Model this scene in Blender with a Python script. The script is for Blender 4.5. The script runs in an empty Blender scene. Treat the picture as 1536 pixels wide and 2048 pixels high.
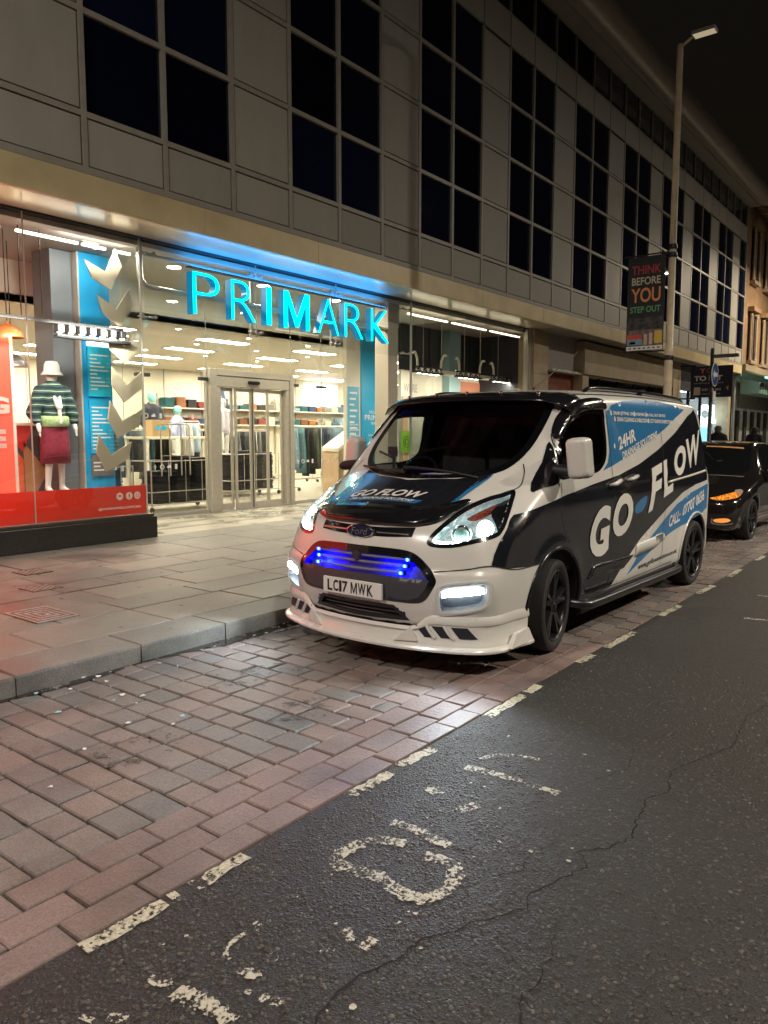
import bpy, bmesh, math, random
import numpy as np
from mathutils import Vector, Matrix, geometry
random.seed(7); np.random.seed(7)
SC = bpy.context.scene; COL = SC.collection
R = math.radians

# ------------------------------------------------------------------ camera
camd = bpy.data.cameras.new('camera'); cam = bpy.data.objects.new('camera', camd); COL.objects.link(cam)
camd.sensor_fit = 'HORIZONTAL'; camd.sensor_width = 36.0; camd.lens = 36.0*1528.28/1536.0
camd.clip_start = 0.05; camd.clip_end = 1000
_m = [(6.09923144e-01, -8.01938956e-02, 7.88392477e-01), (-7.92460558e-01, -6.19093889e-02, 6.06773014e-01), (1.49404718e-04, -9.94854847e-01, -1.01310468e-01)]
cam.matrix_world = Matrix(((_m[0][0], -_m[0][1], -_m[0][2], 0), (_m[1][0], -_m[1][1], -_m[1][2], 0), (_m[2][0], -_m[2][1], -_m[2][2], 1.60), (0, 0, 0, 1)))
SC.camera = cam

# ------------------------------------------------------------------ night sky, moonlight, exposure
wd = bpy.data.worlds.new('World'); SC.world = wd; wd.use_nodes = True
wn = wd.node_tree.nodes; wl = wd.node_tree.links; wn.clear()
sky = wn.new('ShaderNodeTexSky'); sky.sky_type = 'NISHITA'; sky.sun_disc = False
sky.sun_elevation = R(4); sky.sun_rotation = R(200); sky.air_density = 3.0; sky.dust_density = 6.0
hs = wn.new('ShaderNodeMixRGB'); hs.blend_type = 'MIX'; hs.inputs[0].default_value = 0.85
wl.new(sky.outputs[0], hs.inputs[1]); hs.inputs[2].default_value = (0.60, 0.50, 0.38, 1)
bg = wn.new('ShaderNodeBackground'); bg.inputs[1].default_value = 0.0055
wo = wn.new('ShaderNodeOutputWorld'); wl.new(hs.outputs[0], bg.inputs[0]); wl.new(bg.outputs[0], wo.inputs[0])
moon = bpy.data.lights.new('moonlight', 'SUN'); moon.energy = 0.012; moon.angle = R(0.5); moon.color = (1.0, 0.95, 0.86)
mo = bpy.data.objects.new('moonlight', moon); COL.objects.link(mo); mo.rotation_euler = (R(50), 0, R(30))
SC.view_settings.view_transform = 'Standard'; SC.view_settings.look = 'None'; SC.view_settings.exposure = 0.6; SC.view_settings.gamma = 1.0
SC.render.engine = 'CYCLES'
SC.cycles.use_denoising = True
SC.cycles.max_bounces = 7; SC.cycles.diffuse_bounces = 3; SC.cycles.glossy_bounces = 4
SC.cycles.transmission_bounces = 6; SC.cycles.transparent_max_bounces = 14
SC.cycles.caustics_reflective = False; SC.cycles.caustics_refractive = False
SC.cycles.sample_clamp_indirect = 6.0; SC.cycles.sample_clamp_direct = 0.0
LAMP_W = 0.95        # overall level of the street lamps
SHOP_E = 1.0        # overall level of the shop's ceiling lights

# ------------------------------------------------------------------ materials
MATS = {}
def mat(name, col=(.5,.5,.5), rough=.5, metal=0., spec=.5, noise=None, bump=None, rand=0., coat=0., alpha=None, emit=None):
    """noise=(scale, amount) varies the value, bump=(scale, strength), rand = per-object value variation."""
    if name in MATS: return MATS[name]
    m = bpy.data.materials.new(name); m.use_nodes = True; nt = m.node_tree; N = nt.nodes; L = nt.links
    b = N['Principled BSDF']
    b.inputs['Base Color'].default_value = (*col, 1); b.inputs['Roughness'].default_value = rough
    b.inputs['Metallic'].default_value = metal; b.inputs['Specular IOR Level'].default_value = spec
    if coat: b.inputs['Coat Weight'].default_value = coat; b.inputs['Coat Roughness'].default_value = .04
    if emit: b.inputs['Emission Color'].default_value = (*emit[0], 1); b.inputs['Emission Strength'].default_value = emit[1]
    tc = None
    if noise or bump: tc = N.new('ShaderNodeTexCoord')
    src = None
    if noise:
        nz = N.new('ShaderNodeTexNoise'); nz.inputs['Scale'].default_value = noise[0]; nz.inputs['Detail'].default_value = 6
        L.new(tc.outputs['Object'], nz.inputs['Vector'])
        mr = N.new('ShaderNodeMapRange'); mr.inputs['From Min'].default_value = .3; mr.inputs['From Max'].default_value = .7
        mr.inputs['To Min'].default_value = 1-noise[1]; mr.inputs['To Max'].default_value = 1+noise[1]
        L.new(nz.outputs['Fac'], mr.inputs['Value']); src = mr.outputs[0]
        rr = N.new('ShaderNodeMapRange'); rr.inputs['To Min'].default_value = max(.02, rough-.08); rr.inputs['To Max'].default_value = min(1, rough+.08)
        L.new(nz.outputs['Fac'], rr.inputs['Value']); L.new(rr.outputs[0], b.inputs['Roughness'])
    if rand:
        oi = N.new('ShaderNodeObjectInfo'); m2 = N.new('ShaderNodeMapRange')
        m2.inputs['To Min'].default_value = 1-rand; m2.inputs['To Max'].default_value = 1+rand
        L.new(oi.outputs['Random'], m2.inputs['Value'])
        if src:
            mu = N.new('ShaderNodeMath'); mu.operation = 'MULTIPLY'; L.new(src, mu.inputs[0]); L.new(m2.outputs[0], mu.inputs[1]); src = mu.outputs[0]
        else: src = m2.outputs[0]
    if src:
        vm = N.new('ShaderNodeVectorMath'); vm.operation = 'SCALE'; vm.inputs[0].default_value = col
        L.new(src, vm.inputs['Scale']); L.new(vm.outputs[0], b.inputs['Base Color'])
    if bump:
        bn = N.new('ShaderNodeTexNoise'); bn.inputs['Scale'].default_value = bump[0]; bn.inputs['Detail'].default_value = 5
        L.new(tc.outputs['Object'], bn.inputs['Vector'])
        bp = N.new('ShaderNodeBump'); bp.inputs['Strength'].default_value = bump[1]; bp.inputs['Distance'].default_value = .01
        L.new(bn.outputs['Fac'], bp.inputs['Height']); L.new(bp.outputs[0], b.inputs['Normal'])
    MATS[name] = m; return m
def emit(name, col, s):
    if name in MATS: return MATS[name]
    m = bpy.data.materials.new(name); m.use_nodes = True; N = m.node_tree.nodes; N.clear()
    e = N.new('ShaderNodeEmission'); e.inputs[0].default_value = (*col, 1); e.inputs[1].default_value = s
    o = N.new('ShaderNodeOutputMaterial'); m.node_tree.links.new(e.outputs[0], o.inputs[0]); MATS[name] = m; return m
def thin_glass(name, tint=(.97,.98,.97), f0=.04, gain=.85, rough=0.0):
    if name in MATS: return MATS[name]
    m = bpy.data.materials.new(name); m.use_nodes = True; N = m.node_tree.nodes; L = m.node_tree.links; N.clear()
    t = N.new('ShaderNodeBsdfTransparent'); t.inputs[0].default_value = (*tint, 1)
    g = N.new('ShaderNodeBsdfGlossy'); g.inputs['Roughness'].default_value = rough; g.inputs[0].default_value = (1,1,1,1)
    lw = N.new('ShaderNodeLayerWeight'); lw.inputs[0].default_value = .5
    p = N.new('ShaderNodeMath'); p.operation = 'POWER'; p.inputs[1].default_value = 4.0; L.new(lw.outputs['Facing'], p.inputs[0])
    ma = N.new('ShaderNodeMath'); ma.operation = 'MULTIPLY_ADD'; ma.inputs[1].default_value = gain; ma.inputs[2].default_value = f0; L.new(p.outputs[0], ma.inputs[0])
    mx = N.new('ShaderNodeMixShader'); L.new(ma.outputs[0], mx.inputs[0]); L.new(t.outputs[0], mx.inputs[1]); L.new(g.outputs[0], mx.inputs[2])
    o = N.new('ShaderNodeOutputMaterial'); L.new(mx.outputs[0], o.inputs[0]); MATS[name] = m; return m

def vinyl(name, col, trans=.5, rough=.5):
    m = bpy.data.materials.new(name); m.use_nodes = True; N = m.node_tree.nodes; L = m.node_tree.links; b = N['Principled BSDF']; b.inputs['Base Color'].default_value = (*col, 1); b.inputs['Roughness'].default_value = rough
    t = N.new('ShaderNodeBsdfTranslucent'); t.inputs[0].default_value = (*col, 1); mx = N.new('ShaderNodeMixShader'); mx.inputs[0].default_value = trans
    L.new(b.outputs[0], mx.inputs[1]); L.new(t.outputs[0], mx.inputs[2]); L.new(mx.outputs[0], N['Material Output'].inputs[0]); MATS[name] = m; return m
# ------------------------------------------------------------------ objects
def tag(o, label=None, cat=None, group=None, kind=None):
    if label: o['label'] = label
    if cat: o['category'] = cat
    if group: o['group'] = group
    if kind: o['kind'] = kind
    return o
def thing(name, label, cat, loc=(0,0,0), rz=0., group=None):
    o = bpy.data.objects.new(name, None); COL.objects.link(o); o.empty_display_size = .1
    o.location = loc; o.rotation_euler = (0, 0, rz); return tag(o, label, cat, group)
def mesh_obj(name, V, F, m, parent=None, smooth=False, world=False):
    me = bpy.data.meshes.new(name); me.from_pydata([tuple(map(float, v)) for v in V], [], [tuple(int(i) for i in f) for f in F]); me.update()
    if m is not None: me.materials.append(m)
    if smooth: me.polygons.foreach_set('use_smooth', [True]*len(me.polygons))
    o = bpy.data.objects.new(name, me); COL.objects.link(o)
    if parent is not None:
        o.parent = parent
        if world: o.location = -Vector(parent.location)      # data given in world axes, parent not rotated
    return o
class MB:
    """collects shapes that become ONE mesh object"""
    def __init__(s): s.V = []; s.F = []; s.sm = False
    def add(s, V, F):
        b = len(s.V); s.V += [tuple(v) for v in V]; s.F += [tuple(b+i for i in f) for f in F]; return s
    def box(s, x0, x1, y0, y1, z0, z1, ch=0.):
        if ch <= 0:
            return s.add([(x0,y0,z0),(x1,y0,z0),(x1,y1,z0),(x0,y1,z0),(x0,y0,z1),(x1,y0,z1),(x1,y1,z1),(x0,y1,z1)],
                         [(0,3,2,1),(4,5,6,7),(0,1,5,4),(1,2,6,5),(2,3,7,6),(3,0,4,7)])
        bm = bmesh.new(); bmesh.ops.create_cube(bm, size=1)
        for v in bm.verts: v.co = Vector((x0+(v.co.x+.5)*(x1-x0), y0+(v.co.y+.5)*(y1-y0), z0+(v.co.z+.5)*(z1-z0)))
        bmesh.ops.bevel(bm, geom=list(bm.edges), offset=ch, segments=2, affect='EDGES', profile=.6)
        return s.bm(bm)
    def bm(s, bm):
        bm.verts.index_update(); V = [tuple(v.co) for v in bm.verts]; F = [[v.index for v in f.verts] for f in bm.faces]; bm.free(); return s.add(V, F)
    def prism(s, poly, a0, a1, axis='y'):
        """poly of 2D points extruded: axis y -> (x,z), axis x -> (y,z), axis z -> (x,y)"""
        n = len(poly); f = {'y': lambda p, a: (p[0], a, p[1]), 'x': lambda p, a: (a, p[0], p[1]), 'z': lambda p, a: (p[0], p[1], a)}[axis]
        return s.add([f(p, a0) for p in poly]+[f(p, a1) for p in poly],
                     [tuple(range(n)), tuple(range(2*n-1, n-1, -1))]+[(i, n+i, n+(i+1) % n, (i+1) % n) for i in range(n)])
    def tube(s, pts, r, n=8, cap=True):
        P = [Vector(p) for p in pts]; rs = r if isinstance(r, (list, tuple)) else [r]*len(P); V = []; up = None
        for i, p in enumerate(P):
            t = (P[min(i+1, len(P)-1)]-P[max(i-1, 0)]).normalized()
            if up is None or abs(up.dot(t)) > .95: up = Vector((0,0,1)) if abs(t.z) < .9 else Vector((1,0,0))
            a = t.cross(up).normalized(); b = a.cross(t).normalized(); up = b
            V += [tuple(p+rs[i]*(math.cos(q)*a+math.sin(q)*b)) for q in (2*math.pi*k/n for k in range(n))]
        F = [(i*n+k, i*n+(k+1) % n, (i+1)*n+(k+1) % n, (i+1)*n+k) for i in range(len(P)-1) for k in range(n)]
        if cap: F += [tuple(range(n-1, -1, -1)), tuple((len(P)-1)*n+k for k in range(n))]
        return s.add(V, F)
    def lathe(s, prof, c=(0,0,0), axis='z', n=24, sx=1., sy=1.):
        V = []
        for r, h in prof:
            for k in range(n):
                q = 2*math.pi*k/n; a, b = r*math.cos(q)*sx, r*math.sin(q)*sy
                V.append({'z': (c[0]+a, c[1]+b, c[2]+h), 'y': (c[0]+a, c[1]+h, c[2]+b), 'x': (c[0]+h, c[1]+a, c[2]+b)}[axis])
        F = [(i*n+k, i*n+(k+1) % n, (i+1)*n+(k+1) % n, (i+1)*n+k) for i in range(len(prof)-1) for k in range(n)]
        return s.add(V, F)
    def build(s, name, m, parent=None, smooth=False, world=False, auto=None):
        o = mesh_obj(name, s.V, s.F, m, parent, smooth, world)
        if auto:
            o.data.polygons.foreach_set('use_smooth', [True]*len(o.data.polygons))
            try: o.data.set_sharp_from_angle(angle=R(auto))
            except Exception: pass
        return o
def copy_tree(o, parent=None):
    c = o.copy(); COL.objects.link(c)
    if parent is not None: c.parent = parent
    for ch in list(o.children): copy_tree(ch, c)
    return c
ORD = ['first','second','third','fourth','fifth','sixth','seventh','eighth','ninth','tenth','eleventh','twelfth','thirteenth','fourteenth','fifteenth','sixteenth','seventeenth','eighteenth','nineteenth','twentieth','twenty-first','twenty-second','twenty-third','twenty-fourth','twenty-fifth','twenty-sixth']

# ------------------------------------------------------------------ lettering
M_OUT = [(0,0),(0,1),(.19,1),(.5,.30),(.81,1),(1,1),(1,0),(.85,0),(.85,.72),(.56,.06),(.44,.06),(.15,.72),(.15,0)]
_tc = {}
def text_geo(s, bold=0.0, shear=0.0, maxlen=None, spacing=1.0):
    key = (s, bold, shear, maxlen, spacing)
    if key in _tc: return _tc[key]
    if s == 'M':
        r = geometry.delaunay_2d_cdt([Vector(p) for p in M_OUT], [(i, (i+1) % len(M_OUT)) for i in range(len(M_OUT))], [], 1, 1e-6)
        _tc[key] = (np.array([tuple(v) for v in r[0]]), [list(f) for f in r[2]]); return _tc[key]
    if 'M' in s: bold = 0.0
    cu = bpy.data.curves.new('t', 'FONT'); cu.body = s; cu.size = 1; cu.offset = bold; cu.shear = shear; cu.resolution_u = 4; cu.space_character = spacing
    ob = bpy.data.objects.new('t', cu); COL.objects.link(ob)
    dg = bpy.context.evaluated_depsgraph_get(); ev = ob.evaluated_get(dg); me = ev.to_mesh()
    bm = bmesh.new(); bm.from_mesh(me); ev.to_mesh_clear()
    bpy.data.objects.remove(ob); bpy.data.curves.remove(cu)
    bmesh.ops.remove_doubles(bm, verts=bm.verts, dist=1e-5)
    if maxlen:
        for _ in range(4):
            es = [e for e in bm.edges if e.calc_length() > maxlen]
            if not es: break
            bmesh.ops.subdivide_edges(bm, edges=es, cuts=1)
            bmesh.ops.triangulate(bm, faces=bm.faces[:])
    bm.verts.index_update()
    V = np.array([(v.co.x, v.co.y) for v in bm.verts]); F = [[v.index for v in f.verts] for f in bm.faces]; bm.free()
    _tc[key] = (V, F); return V, F
def text_solid(s, depth, bold=0.0, shear=0.0, spacing=1.0):
    """extruded letters as (V,F) in x,y plane with z 0..depth"""
    cu = bpy.data.curves.new('t', 'FONT'); cu.body = s; cu.size = 1; cu.offset = bold; cu.shear = shear; cu.extrude = depth/2; cu.resolution_u = 5; cu.space_character = spacing
    ob = bpy.data.objects.new('t', cu); COL.objects.link(ob)
    dg = bpy.context.evaluated_depsgraph_get(); ev = ob.evaluated_get(dg); me = ev.to_mesh()
    V = np.array([tuple(v.co) for v in me.vertices]); F = [list(p.vertices) for p in me.polygons]; ev.to_mesh_clear()
    bpy.data.objects.remove(ob); bpy.data.curves.remove(cu); return V, F
def text_rect(s, x0, x1, z0, z1, y, m, name, parent=None, bold=0.02, shear=0., axis='y', flip=False, world=True, spacing=1.0):
    """flat print fitted in a rectangle of the plane y = const (or x = const: x0,x1 are then y values)"""
    V, F = text_geo(s, bold, shear, None, spacing); a, b = V.min(0), V.max(0); q = (V-a)/(b-a)
    X = x0+q[:, 0]*(x1-x0); Z = z0+q[:, 1]*(z1-z0)
    if axis == 'y': P = np.stack([X, np.full(len(X), y), Z], 1)
    else: P = np.stack([np.full(len(X), y), X, Z], 1)
    return mesh_obj(name, P, F, m, parent, world=world and parent is not None)

# ------------------------------------------------------------------ implicit shapes -> meshes
def surface_nets(f, lo, hi, d, newton=3):
    ax = [np.arange(lo[i], hi[i]+d, d) for i in range(3)]
    G = np.meshgrid(*ax, indexing='ij'); Fv = f(*G); ins = Fv < 0
    n = [len(a)-1 for a in ax]; sh = tuple(n)
    S = np.zeros(sh+(3,)); cnt = np.zeros(sh)
    def sl(o): return tuple(slice(o[i], o[i]+n[i]) for i in range(3))
    corners = [(a, b, c) for a in (0,1) for b in (0,1) for c in (0,1)]
    for axis in range(3):
        for c in corners:
            if c[axis]: continue
            c2 = list(c); c2[axis] = 1
            a, b = Fv[sl(c)], Fv[sl(c2)]; m = ins[sl(c)] != ins[sl(c2)]
            t = np.where(m, a/np.where(m, a-b, 1), 0)
            for k in range(3): S[..., k] += np.where(m, c[k]+(t if k == axis else 0), 0)
            cnt += m
    act = cnt > 0; vid = np.full(sh, -1); idx = np.argwhere(act); vid[act] = np.arange(len(idx))
    V = (idx+S[act]/cnt[act][:, None])*d+np.array([a[0] for a in ax])
    quads = []
    for axis in range(3):
        o1, o2 = [(1,2),(2,0),(0,1)][axis]
        s0 = [slice(0, n[i]+1) for i in range(3)]; s1 = list(s0)
        s0[axis] = slice(0, n[axis]); s1[axis] = slice(1, n[axis]+1)
        ch = ins[tuple(s0)] != ins[tuple(s1)]
        e = np.argwhere(ch); e = e[(e[:, o1] > 0) & (e[:, o2] > 0) & (e[:, o1] < n[o1]) & (e[:, o2] < n[o2])]
        if not len(e): continue
        def cell(d1, d2):
            c = e.copy(); c[:, o1] += d1; c[:, o2] += d2; return vid[c[:, 0], c[:, 1], c[:, 2]]
        q = np.stack([cell(-1,-1), cell(0,-1), cell(0,0), cell(-1,0)], 1)
        inv = ~ins[tuple(s0)][e[:, 0], e[:, 1], e[:, 2]]
        q[inv] = q[inv][:, ::-1]; quads.append(q)
    Q = np.concatenate(quads)
    for _ in range(newton):
        g, fv = grad(f, V); st = (fv/np.maximum((g**2).sum(1), .05))[:, None]*g
        ln = np.linalg.norm(st, axis=1, keepdims=True); V = V-st*np.minimum(1, d*.8/np.maximum(ln, 1e-9))
    return V, Q
def grad(f, P, e=.002):
    fv = f(P[:, 0], P[:, 1], P[:, 2]); g = np.empty_like(P)
    for k in range(3):
        Q = P.copy(); Q[:, k] += e; g[:, k] = (f(Q[:, 0], Q[:, 1], Q[:, 2])-fv)/e
    return g, fv
def normals(f, P):
    g, _ = grad(f, P); return g/np.maximum(np.linalg.norm(g, axis=1, keepdims=True), 1e-9)
def cast(f, P, d, back=.5, T=1.1, n=70):
    P = np.asarray(P, float); d = np.asarray(d, float)/np.linalg.norm(d); S = P-back*d
    N = len(P); lo = np.zeros(N); hi = np.full(N, T); found = np.zeros(N, bool); best = np.full(N, 1e9); bt = np.zeros(N)
    ts = np.linspace(0, T, n)
    for i, t in enumerate(ts):
        Q = S+t*d; v = f(Q[:, 0], Q[:, 1], Q[:, 2]); new = (v < 0) & ~found
        lo[new] = ts[max(i-1, 0)]; hi[new] = t; found |= new
        imp = v < best; best[imp] = v[imp]; bt[imp] = t
    for _ in range(22):
        m = (lo+hi)/2; Q = S+m[:, None]*d; v = f(Q[:, 0], Q[:, 1], Q[:, 2]); i = v < 0; hi = np.where(i, m, hi); lo = np.where(i, lo, m)
    t = np.where(found, hi, bt); return S+t[:, None]*d
def catmull(pts, n=8, closed=True):
    P = np.array(pts, float); N = len(P); out = []
    for i in (range(N) if closed else range(N-1)):
        if closed: p0, p1, p2, p3 = P[i-1], P[i], P[(i+1) % N], P[(i+2) % N]
        else: p0, p1, p2, p3 = P[max(i-1,0)], P[i], P[i+1], P[min(i+2, N-1)]
        for t in np.arange(n)/n:
            out.append(.5*((2*p1)+(-p0+p2)*t+(2*p0-5*p1+4*p2-p3)*t*t+(-p0+3*p1-3*p2+p3)*t**3))
    if not closed: out.append(P[-1])
    return np.array(out)
def densify(P, step):
    P = np.array(P, float); out = []
    for i in range(len(P)):
        a, b = P[i], P[(i+1) % len(P)]; k = max(1, int(np.ceil(np.linalg.norm(b-a)/step)))
        out += [a+(b-a)*j/k for j in range(k)]
    return np.array(out)
def inside2(poly, q):
    x, y = q[:, 0], q[:, 1]; r = np.zeros(len(q), bool); n = len(poly)
    for i in range(n):
        a, b = poly[i], poly[(i+1) % n]
        c = ((a[1] <= y) & (b[1] > y)) | ((b[1] <= y) & (a[1] > y))
        r ^= c & (x < a[0]+(y-a[1])/((b[1]-a[1]) if abs(b[1]-a[1]) > 1e-12 else 1e-12)*(b[0]-a[0]))
    return r
def basis(d):
    d = np.array(d, float)/np.linalg.norm(d); up = np.array((0,0,1.)) if abs(d[2]) < .9 else np.array((1.,0,0))
    u = np.cross(up, d); u /= np.linalg.norm(u); v = np.cross(d, u); return u, v, d
def inset2(p, w):
    """offset a closed 2D loop inwards by w"""
    p = np.array(p); A = sum(p[i][0]*p[(i+1) % len(p)][1]-p[(i+1) % len(p)][0]*p[i][1] for i in range(len(p)))/2
    s = 1 if A > 0 else -1; out = []
    for i in range(len(p)):
        e1 = p[i]-p[i-1]; e2 = p[(i+1) % len(p)]-p[i]
        e1 = e1/max(np.linalg.norm(e1), 1e-9); e2 = e2/max(np.linalg.norm(e2), 1e-9)
        n = np.array((-e1[1]-e2[1], e1[0]+e2[0])); ln = np.linalg.norm(n); n = n/max(ln, .5)
        out.append(p[i]+s*w*n/max(.6, ln/2 if ln > 0 else 1))
    return np.array(out)
class Skin:
    """panels laid on an implicit surface f"""
    def __init__(s, f): s.f = f
    def lay(s, P, d, off): 
        Q = cast(s.f, P, d); return Q+normals(s.f, Q)*off
    def loop(s, pts, d, smooth=True, n=5, step=.04):
        u, v, d = basis(d); P = np.array(pts, float)
        q = np.stack([P@u, P@v], 1); w = float((P@d).mean())
        q = catmull(q, n) if smooth else densify(q, step)
        return q, (u, v, d, w)
    def to3(s, q, fr): u, v, d, w = fr; return q[:, :1]*u+q[:, 1:]*v+w*d
    def panel(s, pts, d, off=.003, step=.06, smooth=True, n=5, inset=0.):
        q, fr = s.loop(pts, d, smooth, n)
        if inset: q = inset2(q, inset)
        lo, hi = q.min(0), q.max(0)
        gx, gy = np.meshgrid(np.arange(lo[0], hi[0], step), np.arange(lo[1], hi[1], step)); G = np.stack([gx.ravel(), gy.ravel()], 1)
        if len(G):
            G = G[inside2(q, G)]
            if len(G):
                dm = np.min(np.linalg.norm(G[:, None]-q[None], axis=2), axis=1); G = G[dm > step*.4]
        A = [Vector(p) for p in q]+[Vector(p) for p in G]; ne = len(q)
        r = geometry.delaunay_2d_cdt(A, [(i, (i+1) % ne) for i in range(ne)], [], 0, 1e-6)
        W = np.array([tuple(v) for v in r[0]]); T = [list(t) for t in r[2]]
        cen = np.array([W[t].mean(0) for t in T]); k = inside2(q, cen); T = [t for t, kk in zip(T, k) if kk]
        return s.lay(s.to3(W, fr), fr[2], off), T
    def ring(s, pts, d, width, off=.003, smooth=True, n=5, out=0.):
        q, fr = s.loop(pts, d, smooth, n); a = inset2(q, -out) if out else q; b = inset2(q, width)
        V = np.concatenate([s.lay(s.to3(a, fr), fr[2], off), s.lay(s.to3(b, fr), fr[2], off)]); m = len(q)
        return V, [(i, (i+1) % m, m+(i+1) % m, m+i) for i in range(m)]
    def text(s, st, quad, d, off=.005, bold=.02, shear=0., spacing=1.0):
        """quad: 3D BL, BR, TR, TL"""
        V, F = text_geo(st, bold, shear, .22, spacing); a, b = V.min(0), V.max(0); q = (V-a)/(b-a); Q = np.array(quad, float)
        P = ((1-q[:, :1])*(1-q[:, 1:]))*Q[0]+(q[:, :1]*(1-q[:, 1:]))*Q[1]+(q[:, :1]*q[:, 1:])*Q[2]+((1-q[:, :1])*q[:, 1:])*Q[3]
        return s.lay(P, d, off), F
    def ribbon(s, pts, d, width, off=.002, smooth=True, n=6):
        P = catmull(pts, n, False) if smooth else np.array(pts, float)
        u, v, d = basis(d); T = np.gradient(P, axis=0); side = np.cross(T, d); side /= np.maximum(np.linalg.norm(side, axis=1, keepdims=True), 1e-9)
        V = np.concatenate([s.lay(P+side*width/2, d, off), s.lay(P-side*width/2, d, off)]); m = len(P)
        return V, [(i, i+1, m+i+1, m+i) for i in range(m-1)]
def mirY(V): W = np.array(V, float).copy(); W[:, 1] *= -1; return W
def flipF(F): return [list(f)[::-1] for f in F]
def fix_out(V, F, d):
    """face winding against the viewing direction d"""
    V = np.asarray(V); f = F[len(F)//2]; n = np.cross(V[f[1]]-V[f[0]], V[f[2]]-V[f[0]])
    tot = 0
    for f in F[::max(1, len(F)//40)]: tot += np.cross(V[f[1]]-V[f[0]], V[f[2]]-V[f[0]])@np.array(d)
    return flipF(F) if tot > 0 else F
def sstep(a, b, x): t = np.clip((x-a)/(b-a), 0, 1); return t*t*(3-2*t)
def smax(a, b, k): h = np.maximum(k-np.abs(a-b), 0)/k; return np.maximum(a, b)+h*h*k*.25
def smin(a, b, k): return -smax(-a, -b, k)
class ProfileTable:
    """signed distance to a closed side profile, tabulated"""
    def __init__(s, prof, x0, x1, z0, z1, d=.012):
        poly = catmull(prof, 6); s.x0, s.z0, s.d = x0, z0, d
        X = np.arange(x0, x1, d); Z = np.arange(z0, z1, d); s.nx, s.nz = len(X), len(Z); gx, gz = np.meshgrid(X, Z, indexing='ij')
        D = np.full(gx.shape, 1e9); ins = np.zeros(gx.shape, bool)
        for i in range(len(poly)):
            a = poly[i]; b = poly[(i+1) % len(poly)]; e = b-a; px = gx-a[0]; pz = gz-a[1]
            t = np.clip((px*e[0]+pz*e[1])/max(e@e, 1e-12), 0, 1); D = np.minimum(D, (px-t*e[0])**2+(pz-t*e[1])**2)
            c = ((a[1] <= gz) & (b[1] > gz)) | ((b[1] <= gz) & (a[1] > gz))
            ins ^= c & (gx < a[0]+(gz-a[1])/(e[1] if abs(e[1]) > 1e-12 else 1e-12)*e[0])
        s.t = np.sqrt(D)*np.where(ins, -1, 1)
    def __call__(s, x, z):
        u = np.clip((x-s.x0)/s.d, 0, s.nx-1.001); v = np.clip((z-s.z0)/s.d, 0, s.nz-1.001)
        i = u.astype(int); j = v.astype(int); fu = u-i; fv = v-j; t = s.t
        return (t[i,j]*(1-fu)+t[i+1,j]*fu)*(1-fv)+(t[i,j+1]*(1-fu)+t[i+1,j+1]*fu)*fv
def blob_fn(parts, k=.04):
    """smooth union of tapered capsules (a, b, ra, rb[, squash_y])"""
    def f(x, y, z):
        r = None
        for p in parts:
            a = np.array(p[0], float); b = np.array(p[1], float); e = b-a; L2 = max(e@e, 1e-9); sq = p[4] if len(p) > 4 else 1.
            px, py, pz = x-a[0], y-a[1], z-a[2]; t = np.clip((px*e[0]+py*e[1]+pz*e[2])/L2, 0, 1)
            dd = np.sqrt((px-t*e[0])**2+((py-t*e[1])/sq)**2+(pz-t*e[2])**2)-(p[2]+(p[3]-p[2])*t)
            r = dd if r is None else smin(r, dd, k)
        return r
    return f
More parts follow.
